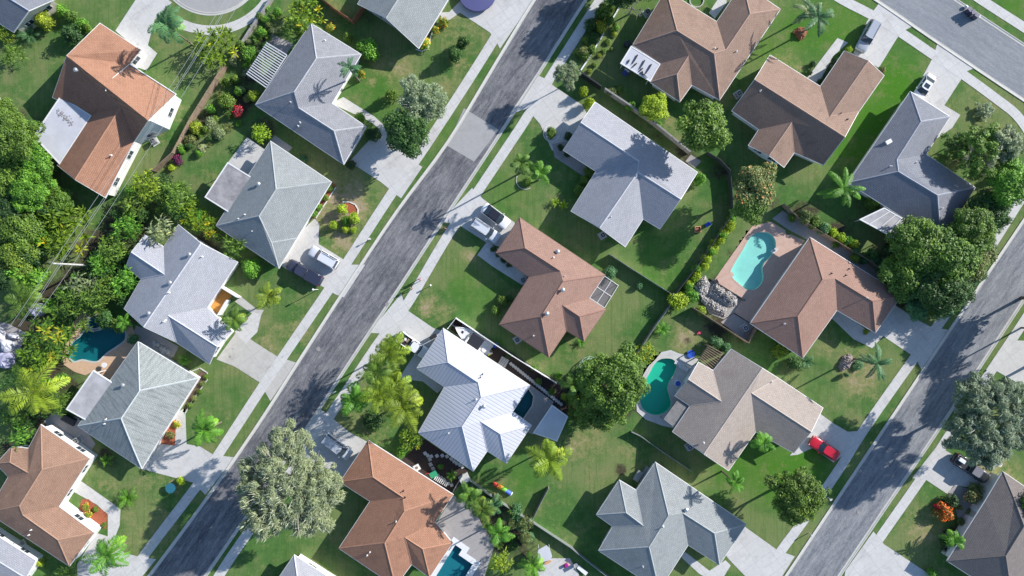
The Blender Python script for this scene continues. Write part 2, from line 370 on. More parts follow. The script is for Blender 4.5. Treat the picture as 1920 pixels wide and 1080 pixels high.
BL = {'dry': [(640, 385, 62, 1.1), (590, 330, 50, .5), (700, 300, 60, .25), (752, 133, 28, .8), (712, 128, 18, .7), (697, 155, 9, .9), (870, 50, 40, .55), (862, 120, 22, .7), (835, 165, 24, .6), (900, 100, 12, .4), (655, 90, 5, .2),
              (560, 610, 36, .55), (500, 650, 28, .6), (520, 620, 30, .45), (640, 640, 20, .3), (800, 572, 26, .75), (830, 590, 26, .5), (880, 480, 16, .7), (735, 570, 8, .4), (755, 560, 20, .4), (640, 790, 60, .35), (700, 800, 40, .5),
              (1285, 630, 34, .8), (1320, 615, 22, .5), (1090, 835, 50, .55), (1130, 800, 30, .4), (1200, 870, 34, .35), (1180, 850, 26, .55), (1000, 700, 36, .35), (1080, 650, 50, .22),
              (1610, 700, 48, .8), (1590, 675, 30, .6), (1560, 650, 26, .4), (1640, 740, 30, .35), (1730, 1000, 44, .7), (1760, 960, 24, .5), (1700, 970, 20, .4), (1860, 880, 36, .9), (1880, 900, 30, .8),
              (1840, 200, 50, .35), (1870, 260, 60, .5), (1790, 250, 20, .3), (1790, 205, 24, .4), (1740, 310, 18, .3), (1475, 110, 20, .5), (1500, 130, 16, .45), (1840, 300, 60, .5),
              (300, 980, 46, .5), (330, 905, 24, .6), (280, 900, 40, .45), (250, 1000, 50, .35), (205, 910, 20, .5), (170, 180, 20, .1), (30, 190, 30, .3), (60, 100, 40, .15), (330, 210, 26, .5), (310, 250, 18, .6), (400, 330, 22, .4), (520, 40, 22, .5), (430, 780, 14, .4), (630, 20, 20, .4),
              (1010, 830, 20, .4), (985, 870, 10, .4), (1310, 320, 20, .2), (1320, 470, 26, .3), (1110, 400, 30, .15), (640, 450, 30, 1.0), (600, 440, 26, .5), (1165, 230, 12, .4), (1255, 230, 18, .55), (1420, 440, 20, .5), (1400, 470, 30, .4), (1500, 455, 14, .5)],
      'lush': [(1680, 160, 60, 1.2), (1640, 220, 60, 1.1), (1600, 280, 50, 1.0), (1560, 60, 60, .9), (1500, 60, 50, .8), (1590, 30, 40, .8), (1450, 100, 40, .7), (1450, 890, 60, 1.0), (1500, 870, 50, 1.0), (1380, 880, 50, .8), (1400, 850, 40, .6), (760, 190, 50, .5), (820, 240, 30, .5), (720, 170, 50, .5), (1900, 10, 30, .8), (1230, 500, 50, .5), (1240, 460, 50, .3), (1200, 20, 30, .4), (1850, 130, 30, .5), (870, 530, 40, .5), (900, 560, 40, .4), (960, 350, 40, .4), (980, 900, 30, .5), (100, 30, 40, .3)],
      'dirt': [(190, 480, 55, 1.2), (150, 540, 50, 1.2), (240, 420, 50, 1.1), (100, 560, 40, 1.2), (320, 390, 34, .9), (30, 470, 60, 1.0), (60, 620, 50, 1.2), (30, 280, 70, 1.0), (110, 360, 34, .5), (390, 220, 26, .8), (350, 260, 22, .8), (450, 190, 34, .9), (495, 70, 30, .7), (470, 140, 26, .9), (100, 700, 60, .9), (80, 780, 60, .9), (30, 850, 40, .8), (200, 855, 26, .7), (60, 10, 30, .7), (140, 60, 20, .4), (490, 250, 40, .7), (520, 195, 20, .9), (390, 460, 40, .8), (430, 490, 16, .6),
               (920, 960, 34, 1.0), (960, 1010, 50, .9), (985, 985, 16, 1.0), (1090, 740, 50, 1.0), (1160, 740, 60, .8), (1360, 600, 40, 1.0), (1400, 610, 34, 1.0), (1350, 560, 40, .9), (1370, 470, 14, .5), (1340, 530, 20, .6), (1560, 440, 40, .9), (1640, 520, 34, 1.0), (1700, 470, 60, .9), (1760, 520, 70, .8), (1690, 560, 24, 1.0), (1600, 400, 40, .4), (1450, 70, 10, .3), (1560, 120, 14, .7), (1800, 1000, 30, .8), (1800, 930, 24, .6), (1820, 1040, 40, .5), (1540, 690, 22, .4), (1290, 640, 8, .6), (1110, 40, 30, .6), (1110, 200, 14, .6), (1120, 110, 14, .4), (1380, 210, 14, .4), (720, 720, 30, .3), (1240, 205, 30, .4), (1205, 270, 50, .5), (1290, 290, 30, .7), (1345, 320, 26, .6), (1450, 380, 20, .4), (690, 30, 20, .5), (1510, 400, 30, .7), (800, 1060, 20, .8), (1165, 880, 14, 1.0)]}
me = bpy.data.meshes.new("ground")
idx = np.arange(NX * NY).reshape(NY, NX)
quads = np.stack([idx[:-1, :-1], idx[:-1, 1:], idx[1:, 1:], idx[1:, :-1]], -1).reshape(-1, 4)
def inside(poly, x, y):
    r = np.zeros(x.shape, bool); n = len(poly)
    for i in range(n):
        x1, y1 = poly[i]; x2, y2 = poly[(i + 1) % n]
        c = ((y1 > y) != (y2 > y)) & (x < (x2 - x1) * (y - y1) / (y2 - y1 + 1e-9) + x1); r ^= c
    return r
hole = np.zeros(X.shape, bool)
for pl in POOLS: hole |= inside(offset_poly(pl, -7), PX, PY) | inside(pl, PX, PY)
hv = hole.ravel(); quads = quads[~hv[quads].any(1)]
vs = np.stack([X.ravel(), Y.ravel(), np.zeros(NX * NY)], -1)
me.vertices.add(len(vs)); me.vertices.foreach_set("co", vs.ravel())
me.loops.add(quads.size); me.loops.foreach_set("vertex_index", quads.ravel().astype(np.int32))
me.polygons.add(len(quads)); me.polygons.foreach_set("loop_start", (np.arange(len(quads)) * 4).astype(np.int32))
me.update(calc_edges=True); me.validate()
for nm, lst in BL.items():
    a = np.zeros(X.shape)
    for (bx, by, r, s) in lst: a = np.maximum(a, s * np.exp(-(((PX - bx) ** 2 + (PY - by) ** 2) / (r * r)) ** 1.3))
    at = me.attributes.new(nm, 'FLOAT', 'POINT'); at.data.foreach_set("value", a.ravel().astype(np.float32))
struct(addobj("ground", me, None, M['grass']))

# ---------------------------------------------------------------- roads
RA_L = [(1105, -150), (1005, 0), (929, 125), (842, 268), (745, 400), (652, 540), (565, 675), (478, 810), (380, 950), (283, 1080), (190, 1200)]
RA_R = [(1205, -165), (1095, 0), (1010, 133), (922, 270), (833, 405), (745, 540), (655, 675), (567, 810), (475, 945), (382, 1080), (290, 1210)]
RB_L = [(2060, 205), (1985, 320), (1920, 417), (1837, 540), (1747, 675), (1657, 810), (1567, 945), (1477, 1080), (1390, 1210)]
RB_R = [(2146, 220), (2076, 325), (2011, 424), (1931, 540), (1842, 675), (1753, 810), (1661, 945), (1570, 1080), (1485, 1205)]
RC_L = [(1500, -98), (1647, 0), (1740, 64), (1830, 125), (1920, 185), (2050, 270)]
RC_R = [(1640, -97), (1787, 0), (1853, 44), (1920, 88), (2000, 140), (2150, 240)]
def between(a, b, z, m, name):
    A = smooth_line(a, 4); B = smooth_line(b, 4)
    pts = [(p.x, p.y) for p in A] + [(p.x, p.y) for p in reversed(B)]
    A = [P(p.x, p.y) for p in A]; B = [P(p.x, p.y) for p in B]; n = len(A)
    return struct(MB().add([(p.x, p.y, z) for p in A] + [(p.x, p.y, z) for p in B], [(i, i + 1, n + i + 1, n + i) for i in range(n - 1)]).obj(name, m))
between(RA_L, RA_R, 0.012, M['roadA'], "road")
between(RC_L, RC_R, 0.012, M['roadC'], "road")
between(RB_L, RB_R, 0.020, M['roadB'], "road")
struct(sheet("road_patch", [(838, 273), (889, 303), (935, 243), (870, 203)], 0.022, M['patchroad']))
cul = [(395 + 100 * math.cos(a), -70 + 99 * math.sin(a)) for a in np.linspace(0, 2 * math.pi, 49)[:-1]]
struct(sheet("road", cul, 0.012, M['patchroad']))
def kerb(line, side, name="kerb", w=0.42, gap=None, cls=4):
    """rolled kerb: rises from the road edge to 9 cm on the outer side"""
    L = [P(p.x, p.y) for p in smooth_line(line, cls)]; b = MB(); vs = []; fs = []
    for i, p in enumerate(L):
        t = (L[min(i + 1, len(L) - 1)] - L[max(i - 1, 0)]).normalized(); nn = Vector((-t.y, t.x, 0)) * side
        for d, z in ((-0.03, 0.026), (w * .55, 0.035), (w * .8, 0.085), (w + .05, 0.09), (w + .06, -0.02)):
            q = p + nn * d; vs.append((q.x, q.y, z))
        if i:
            for k in range(4): a = (i - 1) * 5 + k; fs.append((a, a + 1, a + 6, a + 5))
    return struct(b.add(vs, fs).obj(name, M['kerb']))
kerb(RA_L, -1); kerb(RA_R, 1); kerb(RB_L, -1); kerb(RB_R, 1); kerb(RC_L, -1); kerb(RC_R, 1)
kerb([(395 + 100 * math.cos(a), -70 + 99 * math.sin(a)) for a in np.linspace(0, math.pi, 14)], -1)
# ---------------------------------------------------------------- sidewalks
for ln, wd in (([(1000, -48), (930, 68), (880, 148), (830, 225), (780, 300), (735, 362), (652, 490), (612, 550), (530, 670), (488, 732), (432, 818), (370, 910), (275, 1035), (228, 1105)], 1.5),
               ([(1160, -58), (1125, 0), (1067, 90), (1020, 165), (985, 225), (950, 278), (892, 365), (837, 446), (779, 545), (755, 582), (705, 650), (620, 778), (560, 865), (500, 950), (435, 1042), (395, 1105)], 1.5),
               ([(2010, 225), (1960, 300), (1905, 387), (1840, 490), (1782, 577), (1717, 667), (1620, 805), (1573, 880), (1500, 985), (1465, 1032), (1412, 1115)], 1.5),
               ([(2080, 360), (1980, 510), (1905, 625), (1855, 700), (1790, 800), (1730, 893), (1647, 1012), (1580, 1112)], 1.5),
               ([(1530, -32), (1580, 0), (1632, 27), (1690, 62), (1750, 103), (1810, 143), (1870, 187), (1905, 215), (1930, 250), (1945, 290)], 1.5),
               ([(1790, -36), (1840, 0), (1930, 58), (2010, 112)], 1.5)):
    struct(strip("sidewalk", [(p.x, p.y) for p in smooth_line(ln, 3)], wd, 0.040, M['walk']))
struct(strip("sidewalk", [(395 + 128 * math.cos(a), -70 + 127 * math.sin(a)) for a in np.linspace(0.1, 2.0, 20)], 1.5, 0.040, M['walk']))
# ---------------------------------------------------------------- driveways, walks, patios
def hard(name, pts, m, z): return struct(sheet(name, pts, z, M[m]))
hard("driveway", T(0, 0, Q, [(1030, -20), (1240, -20), (1290, 20), (1160, 150), (1110, 340), (1180, 400), (1100, 530), (960, 480), (1040, 380), (866, 230)]), 'conc', 0.030)
hard("driveway", [(655, 303), (700, 255), (735, 268), (775, 302), (792, 313), (752, 372), (744, 366), (715, 342)], 'conc', 0.030)
hard("path", [(p[0], p[1]) for p in T(480, 0, Q, [(565, 775), (655, 728), (890, 875), (950, 930), (985, 1010), (965, 1080), (900, 1090), (945, 1020), (920, 960), (850, 910)])], 'walk', 0.034)
hard("driveway", T(480, 270, Q, [(180, 905), (290, 700), (440, 560), (475, 600), (470, 750), (650, 862), (700, 905), (820, 905), (660, 1150), (600, 1130), (500, 1070), (220, 935)]), 'conc', 0.030)
hard("driveway", [(406, 674), (446, 619), (480, 643), (521, 669), (556, 680), (507, 752), (487, 717), (440, 687)], 'conc_old', 0.030)
hard("path", T(0, 540, Q, [(1760, 330), (1900, 180), (1960, 200), (1930, 330), (1840, 420)]), 'walk', 0.035)
hard("driveway", T(0, 810, Q, [(1040, 270), (1290, -130), (1390, -180), (1400, 90), (1500, 108), (1600, 170), (1760, 190), (1540, 470), (1450, 380)]), 'conc', 0.030)
hard("path", T(0, 780, .2593, [(500, 520), (590, 472), (872, 672), (866, 790), (820, 910), (780, 880), (780, 712), (700, 640), (520, 540)]), 'walk', 0.030)
hard("driveway", T(0, 780, .2593, [(560, 1070), (700, 845), (780, 870), (900, 990), (1000, 1015), (1130, 1035), (1020, 1170), (560, 1170)]), 'conc', 0.032)
hard("driveway", T(480, 0, Q, [(1420, 172), (1370, 95), (1450, 90), (1540, 0), (1560, -120), (2160, -120), (2080, 0), (1830, 365), (1790, 290), (1752, 242), (1530, 95)]), 'conc', 0.030)
hard("driveway", T(960, 0, Q, [(-20, 860), (180, 560), (250, 590), (320, 650), (530, 790), (560, 850), (400, 1090), (300, 1130), (210, 930), (110, 815)]), 'conc', 0.030)
hard("path", T(960, 0, Q, [(300, 1080), (400, 1060), (470, 1180), (760, 1380), (700, 1430), (320, 1180)]), 'conc_dark', 0.034)
hard("driveway", T(480, 270, Q, [(1480, 480), (1620, 330), (1700, 410), (1940, 590), (1940, 640), (1880, 790), (1730, 740), (1530, 612), (1450, 592), (1380, 585)]), 'conc', 0.030)
hard("path", T(900, 390, .2593, [(-20, 340), (50, 245), (160, 310), (340, 480), (350, 560), (300, 555), (90, 422)]), 'walk', 0.034)
hard("driveway", T(480, 540, Q, [(1090, 40), (850, 335), (1000, 345), (1200, 480), (1070, 680), (1250, 700), (1360, 790), (1420, 730), (1200, 600), (1420, 330), (1330, 300), (1125, 160)]), 'conc', 0.030)
hard("driveway", [(598, 765), (578, 800), (560, 870), (620, 900), (648, 890), (692, 830), (656, 811), (622, 783)], 'conc', 0.030)
hard("driveway", T(1240, 630, .2408, [(1000, 930), (1160, 760), (1230, 600), (1340, 680), (1450, 745), (1530, 740), (1410, 930), (1340, 985), (1180, 870), (1060, 925)]), 'conc', 0.030)
hard("driveway", T(1440, 540, Q, [(940, 120), (1120, 240), (1220, 290), (1360, 315), (1150, 610), (1110, 530), (1060, 492), (862, 360), (780, 452), (640, 382), (470, 220), (500, 140), (760, 330), (850, 280)]), 'conc', 0.030)
hard("driveway", [(1862, 692), (1898, 638), (1960, 640), (1990, 740), (1915, 722)], 'conc', 0.030)
hard("driveway", T(1440, 810, Q, [(1080, 345), (1270, 100), (1400, 180), (1700, 330), (1640, 480), (1560, 420), (1390, 400), (1345, 465), (1190, 362)]), 'conc', 0.030)
hard("path", T(1440, 810, Q, [(1340, 460), (1400, 400), (1560, 440), (1500, 640), (1440, 700), (1400, 560)]), 'conc_dark', 0.034)
hard("driveway", T(1440, 810, Q, [(580, 1040), (790, 745), (870, 842), (1050, 960), (1230, 1080), (1230, 1160), (560, 1160)]), 'conc', 0.030)
hard("driveway", [(1380, 972), (1400, 990), (1457, 1031), (1490, 1043), (1446, 1112), (1428, 1112), (1366, 1048), (1352, 1030)], 'conc', 0.030)
hard("path", T(960, 810, Q, [(1250, 920), (1300, 900), (1480, 1040), (1600, 960), (1640, 1000), (1560, 1130), (1520, 1130), (1400, 1060)]), 'walk', 0.035)
hard("driveway", T(1440, 0, Q, [(740, 165), (795, 75), (835, 20), (1080, 200), (1010, 235), (968, 285), (830, 510), (640, 400)]), 'conc', 0.030)
hard("path", T(1440, 0, Q, [(600, 320), (520, 286), (440, 390), (290, 590), (370, 640), (490, 420)]), 'walk', 0.034)
hard("driveway", T(1440, 0, Q, [(1270, 325), (1560, 505), (1490, 535), (1452, 590), (1322, 790), (1442, 862), (1380, 960), (1190, 1090), (1130, 1060), (1340, 860), (1090, 700), (1232, 440)]), 'conc', 0.030)
hard("patio", T(370, 230, .2593, [(360, 105), (490, 195), (370, 375), (220, 290)]), 'conc', 0.030)
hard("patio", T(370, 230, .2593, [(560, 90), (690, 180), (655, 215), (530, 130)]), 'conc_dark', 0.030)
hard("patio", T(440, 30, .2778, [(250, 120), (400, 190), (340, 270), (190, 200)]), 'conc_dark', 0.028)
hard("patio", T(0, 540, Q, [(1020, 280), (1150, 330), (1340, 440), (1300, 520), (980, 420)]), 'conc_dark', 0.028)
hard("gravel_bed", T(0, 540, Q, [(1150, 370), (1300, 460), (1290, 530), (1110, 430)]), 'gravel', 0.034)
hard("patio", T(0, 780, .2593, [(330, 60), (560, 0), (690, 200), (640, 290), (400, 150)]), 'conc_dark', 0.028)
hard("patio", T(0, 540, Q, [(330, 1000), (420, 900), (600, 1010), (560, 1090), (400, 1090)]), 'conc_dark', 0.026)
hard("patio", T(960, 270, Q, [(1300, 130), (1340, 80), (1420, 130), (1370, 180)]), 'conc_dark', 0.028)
hard("path", T(1140, 0, .1852, [(1020, 130), (1120, -20), (1200, -20), (1200, 30), (1080, 190)]), 'walk', 0.03)
hard("garden_bed", T(0, 780, .2593, [(590, 600), (640, 600), (775, 705), (770, 820), (640, 740), (575, 680)]), 'redmulch', 0.034)
hard("garden_bed", T(480, 270, Q, [(410, 545), (560, 285), (605, 315), (450, 560)]), 'redmulch', 0.030)
hard("garden_bed", T(480, 270, Q, [(660, 440), (720, 435), (765, 480), (765, 540), (700, 520)]), 'redmulch', 0.030)
hard("garden_bed", T(0, 540, Q, [(1370, 930), (1490, 620), (1550, 630), (1545, 690), (1430, 850), (1390, 935)]), 'soil', 0.030)
hard("garden_bed", T(110, 620, .2593, [(740, 820), (760, 700), (850, 640), (842, 830)]), 'redmulch', 0.045)
hard("garden_bed", T(620, 800, .2593, [(500, 250), (680, 90), (1010, 320), (870, 500)]), 'mulch', 0.026)
hard("garden_bed", [(856, 597), (1045, 716), (1080, 770), (1052, 790), (1000, 735), (960, 700), (845, 618)], 'mulch', 0.024)
hard("patio", T(830, 590, .1018, [(300, 260), (420, 230), (900, 520), (700, 760), (560, 700)]), 'conc', 0.030)
hard("gravel_bed", T(1330, 400, .2685, [(-30, 500), (30, 465), (235, 600), (170, 695), (100, 740), (0, 700), (-60, 600)]), 'gravel', 0.026)
hard("patio", T(1330, 400, .2685, [(170, 700), (290, 775), (320, 800), (250, 890), (80, 760)]), 'conc_dark', 0.028)
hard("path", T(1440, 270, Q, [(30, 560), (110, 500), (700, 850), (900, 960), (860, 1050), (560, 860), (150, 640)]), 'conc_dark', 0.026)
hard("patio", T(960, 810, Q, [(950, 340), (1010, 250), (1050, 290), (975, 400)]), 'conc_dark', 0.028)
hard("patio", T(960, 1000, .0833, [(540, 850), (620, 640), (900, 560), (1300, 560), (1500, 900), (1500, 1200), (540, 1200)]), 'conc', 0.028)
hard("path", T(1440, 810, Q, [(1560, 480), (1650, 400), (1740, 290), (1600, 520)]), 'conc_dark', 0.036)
# ---------------------------------------------------------------- pools
def watermat(name, tint):
    m, n, L, b = newmat(name)
    ob = nd(n, "ShaderNodeTexCoord").outputs["Object"]
    tr = nd(n, "ShaderNodeBsdfTransparent"); tr.inputs[0].default_value = (*tint, 1)
    gl = nd(n, "ShaderNodeBsdfGlossy"); gl.inputs["Roughness"].default_value = 0.03
    fr = nd(n, "ShaderNodeFresnel"); fr.inputs[0].default_value = 1.33
    ms = nd(n, "ShaderNodeMixShader"); 
    ge = nd(n, "ShaderNodeNewGeometry"); inv = nd(n, "ShaderNodeMath", operation='SUBTRACT'); inv.inputs[0].default_value = 1; L.new(ge.outputs["Backfacing"], inv.inputs[1])
    mm = nd(n, "ShaderNodeMath", operation='MULTIPLY'); L.new(inv.outputs[0], mm.inputs[0]); L.new(fr.outputs[0], mm.inputs[1]); L.new(mm.outputs[0], ms.inputs[0])
    L.new(tr.outputs[0], ms.inputs[1]); L.new(gl.outputs[0], ms.inputs[2])
    bp = nd(n, "ShaderNodeBump"); bp.inputs["Strength"].default_value = 0.25; bp.inputs["Distance"].default_value = 0.05
    L.new(noise(n, L, ob, 2.5, 3, 0.5), bp.inputs["Height"]); L.new(bp.outputs[0], gl.inputs["Normal"])
    L.new(ms.outputs[0], n["Material Output"].inputs[0]); return m
def pool(outline, label, tint, basincol, cop=0.35, coplvl=0.075, depth=0.62, copmat='kerb'):
    c = P(sum(p[0] for p in outline) / len(outline), sum(p[1] for p in outline) / len(outline))
    root = empty("swimming_pool", c, label, "swimming pool")
    pts = [P(*q) for q in outline]; inv = -c
    b = MB(); n = len(pts); vs = []
    for z in (coplvl - .01, -depth): vs += [(p.x - c.x, p.y - c.y, z) for p in pts]
    b.add(vs, [(i, (i + 1) % n, n + (i + 1) % n, n + i) for i in range(n)])
    bm_m = mat("pool_plaster", basincol, 0.7, 0.06, 0.8)
    o = b.obj("basin_wall", bm_m, root)
    loc = [(p.x - c.x, p.y - c.y) for p in pts]
    sheet("basin_floor", loc, -depth, bm_m, px=False, parent=root)
    sheet("water", offset_poly(loc, -0.02), -0.05, watermat("pool_water", tint), px=False, parent=root)
    out = offset_poly(loc, -cop)
    sheet("coping", out, coplvl, M[copmat], holes=[loc], px=False, parent=root)
    return root
pool(POOL_L, "dark teal free-form pool with a tan deck beside the grey hip roof house", (0.36, 0.62, 0.66), (0.04, 0.30, 0.30), 0.25)  # tint and basin colour darkened to carry the palms' shade
pool(SPA_L, "small round dark spa basin at the edge of the free-form teal pool", (0.4, 0.7, 0.78), (0.04, 0.26, 0.32), 0.35)
pool(POOL_M, "green kidney pool beside the taupe gabled house", (0.46, 0.84, 0.78), (0.09, 0.58, 0.43), 0.35)
pool(POOL_R, "bright turquoise pool in a pink deck behind the terracotta hip roof house", (0.66, 0.90, 0.89), (0.50, 0.70, 0.62), 0.22, copmat='deck_pink')
pool(POOL_B, "blue angular pool with white coping cut by the bottom edge", (0.34, 0.62, 0.66), (0.10, 0.36, 0.40), 0.9, 0.075, 0.62, 'trim')
pool(POOL_C, "small dark teal pool in the corner behind the white metal roof house", (0.34, 0.62, 0.66), (0.07, 0.28, 0.30), 0.2)
struct(sheet("pool_deck", T(0, 540, Q, [(462, 470), (500, 420), (540, 330), (560, 250), (600, 200), (700, 160), (800, 220), (860, 225), (980, 250), (1040, 410), (960, 520), (820, 700), (700, 625), (640, 655), (560, 628), (480, 575)]), 0.060, M['deck_tan'], [POOL_L, SPA_L]))
struct(sheet("pool_deck", T(960, 540, Q, [(1080, 530), (1120, 480), (1190, 465), (1250, 490), (1400, 525), (1340, 640), (1230, 790), (1330, 880), (1210, 1050), (1120, 1030), (1000, 985), (935, 925), (930, 790), (955, 700), (1020, 590)]), 0.060, M['conc'], [POOL_M]))
struct(sheet("pool_deck", T(1330, 400, .2685, [(430, 58), (530, 118), (535, 150), (570, 148), (665, 190), (290, 768), (172, 692), (232, 592), (60, 492), (35, 465), (80, 398), (300, 88)]), 0.060, M['deck_pink'], [POOL_R]))
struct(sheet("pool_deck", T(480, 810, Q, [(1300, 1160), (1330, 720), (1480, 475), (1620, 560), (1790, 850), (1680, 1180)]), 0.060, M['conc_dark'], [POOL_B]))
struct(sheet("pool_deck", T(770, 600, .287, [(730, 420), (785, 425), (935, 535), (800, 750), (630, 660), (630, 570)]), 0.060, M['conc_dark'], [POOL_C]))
# ================================================================ HOUSES
EAVE = 2.75
R_ = {}
R_['orange'] = roofmat("orange_brown_shingle", (0.35, 0.185, 0.12), stain=0.5)
R_['brown'] = roofmat("brown_shingle", (0.285, 0.195, 0.15), stain=0.55)
R_['terra'] = roofmat("terracotta_shingle", (0.33, 0.205, 0.16), stain=0.35)
R_['tan'] = roofmat("tan_brown_shingle", (0.32, 0.195, 0.135), stain=0.6)
R_['taupe'] = roofmat("taupe_shingle", (0.37, 0.315, 0.275), stain=0.3)
R_['grey'] = roofmat("grey_shingle", (0.275, 0.28, 0.30), stain=0.5)
R_['green'] = roofmat("pale_grey_tile", (0.285, 0.305, 0.305), stain=0.4)
R_['moss'] = roofmat("weathered_grey_tile", (0.33, 0.355, 0.345), stain=0.4, streak=0.85)
R_['light'] = roofmat("light_grey_shingle", (0.385, 0.39, 0.42), stain=0.22)
R_['bluegrey'] = roofmat("blue_grey_shingle", (0.345, 0.35, 0.38), stain=0.22)
R_['dark'] = roofmat("slate_shingle", (0.215, 0.225, 0.255), stain=0.4)
R_['dkbrown'] = roofmat("dark_brown_shingle", (0.20, 0.175, 0.165), stain=0.2)
R_['white'] = roofmat("white_ribbed_metal", (0.52, 0.53, 0.58), kind="metal", stain=0.0, var=0.03)
R_['flatgrey'] = mat("flat_patio_roof", (0.38, 0.375, 0.385), 0.8, 0.25, 0.5)
R_['flatbrown'] = mat("stained_patio_roof", (0.27, 0.26, 0.265), 0.8, 0.45, 0.6)
R_['flatwhite'] = mat("white_patio_roof", (0.50, 0.51, 0.55), 0.6, 0.10, 0.5)
WIN = {}
def window_mesh(w, h):
    if (w, h) in WIN: return WIN[(w, h)]
    fr = MB()
    for c, d in (((0, 0, h / 2 - .04), (w, .07, .08)), ((0, 0, -h / 2 + .04), (w, .07, .08)), ((-w / 2 + .04, 0, 0), (.08, .07, h - .16)), ((w / 2 - .04, 0, 0), (.08, .07, h - .16)), ((0, 0, 0), (.05, .06, h - .16))): fr.box(c, d)
    WIN[(w, h)] = (MB().box((0, 0, 0), (w - .1, .03, h - .1)).mesh("window", M['glass']), fr.mesh("frame", M['trim'])); return WIN[(w, h)]
def house(label, tr, verts, faces, roof, pitch=20, wall='wall_w', capf=1.12, gutter='trim', vents=(), garage=None, capw=0.28, eave=EAVE, over=0.6):
    ox, oy, s = tr; tp = math.tan(math.radians(pitch + 6))
    px = {k: (ox + v[0] * s, oy + v[1] * s) for k, v in verts.items()}; e = {k for k, v in verts.items() if len(v) == 2}
    h = {k: (eave if k in e else eave + 1.6) for k in verts}
    NOH = [f[0] == '*' for f in faces]; F = [f.strip('* ').split() for f in faces]
    for _ in range(6):
        p = {k: P(*px[k], h[k]) for k in verts}; acc = {k: [] for k in verts}
        for f, nh in zip(F, NOH):
            if nh: continue
            a, b = p[f[0]].to_2d(), p[f[1]].to_2d(); d = (b - a).normalized()
            for k in f:
                if k not in e: acc[k].append(eave + tp * abs((p[k].to_2d() - a).cross(d)))
        for k, l in acc.items():
            if l: h[k] = sum(l) / len(l)
    p = {k: P(*px[k], h[k]) for k in verts}
    ks = list(verts); c = sum((p[k] for k in ks), Vector()) / len(ks); c.z = 0
    root = empty("house", c, label, "house")
    # --- roof slopes with per-slope UVs
    bm = bmesh.new(); vm = {k: bm.verts.new(p[k] - c) for k in ks}; bfs = []
    for f in F:
        bf = bm.faces.new([vm[k] for k in f]); bf.normal_update()
        if bf.normal.z < 0: bf.normal_flip()
        bfs.append(bf)
    bm.normal_update(); uvl = bm.loops.layers.uv.new("UVMap")
    for f, bf in zip(F, bfs):
        t = (p[f[1]] - p[f[0]]); t.z = 0; t.normalize(); sl_ = bf.normal.cross(t)
        for lp in bf.loops: lp[uvl].uv = (lp.vert.co.dot(t), lp.vert.co.dot(sl_))
    outer = [ed for ed in bm.edges if len(ed.link_faces) == 1]
    caps = MB()
    for ed in bm.edges:
        if len(ed.link_faces) == 2:
            f1, f2 = ed.link_faces; m1, m2 = f1.calc_center_median(), f2.calc_center_median()
            if (m2 - ed.verts[0].co).dot(f1.normal) < -0.02:
                a, b = ed.verts[0].co.copy(), ed.verts[1].co.copy(); d = (b - a).normalized(); up = (f1.normal + f2.normal).normalized()
                n1 = d.cross(f1.normal).normalized(); n1 = n1 if n1.dot(m1 - a) > 0 else -n1
                n2 = d.cross(f2.normal).normalized(); n2 = n2 if n2.dot(m2 - a) > 0 else -n2
                q = [a + n1 * capw / 2 + up * .012, b + n1 * capw / 2 + up * .012, b + up * .05, a + up * .05, b + n2 * capw / 2 + up * .012, a + n2 * capw / 2 + up * .012]
                caps.add(q, [(0, 1, 2, 3), (3, 2, 4, 5)])
    # outline loop
    nxt = {}
    for ed in outer:
        f = ed.link_faces[0]
        for lp in f.loops:
            if lp.edge == ed: nxt[lp.vert] = lp.link_loop_next.vert
    st = next(iter(nxt)); loop = [st]; v = nxt[st]
    while v != st and len(loop) < 60: loop.append(v); v = nxt[v]
    L3 = [v.co.copy() for v in loop]
    me = bpy.data.meshes.new("roof"); bm.to_mesh(me); bm.free()
    roofo = addobj("roof", me, root, R_[roof])
    if caps.f:
        cm_ = R_.get(roof + "_cap")
        if cm_ is None:
            bc = {'white': (.48, .49, .55)}.get(roof) or sc3(ROOFCOL[roof], capf); cm_ = R_[roof + "_cap"] = mat("ridge_tiles", bc, 0.85, 0.15, 2)
        caps.obj("ridge_cap", cm_, roofo)
    # fascia ring (vertical band + soffit)
    n = len(L3); inn = offset_poly([(q.x, q.y) for q in L3], over); outg = offset_poly([(q.x, q.y) for q in L3], -0.07)
    g = MB(); vs = [(q.x, q.y, q.z - .012) for q in L3] + [(outg[i][0], outg[i][1], L3[i].z - .03) for i in range(n)] + [(outg[i][0], outg[i][1], L3[i].z - .20) for i in range(n)] + [(inn[i][0], inn[i][1], L3[i].z - .20 + (0.12 if L3[i].z < eave + .1 else 0)) for i in range(n)]
    fs = []
    for i in range(n):
        j = (i + 1) % n
        for r in range(3): fs.append((r * n + i, r * n + j, (r + 1) * n + j, (r + 1) * n + i))
    g.add(vs, fs).obj("fascia", M[gutter], root)
    # walls following the roof line
    vs = [(inn[i][0], inn[i][1], 0) for i in range(n)] + [(inn[i][0], inn[i][1], L3[i].z - .10) for i in range(n)]
    MB().add(vs, [(i, (i + 1) % n, n + (i + 1) % n, n + i) for i in range(n)]).obj("wall", M[wall], root)
    # openings
    gdi = None
    if garage is not None:
        gp = P(*garage, 1) - c; gdi = min(range(n), key=lambda i: ((Vector(inn[i]) + Vector(inn[(i + 1) % n])) / 2 - gp.to_2d()).length if (Vector(inn[i]) - Vector(inn[(i + 1) % n])).length > 3.5 else 99)
    dr = False
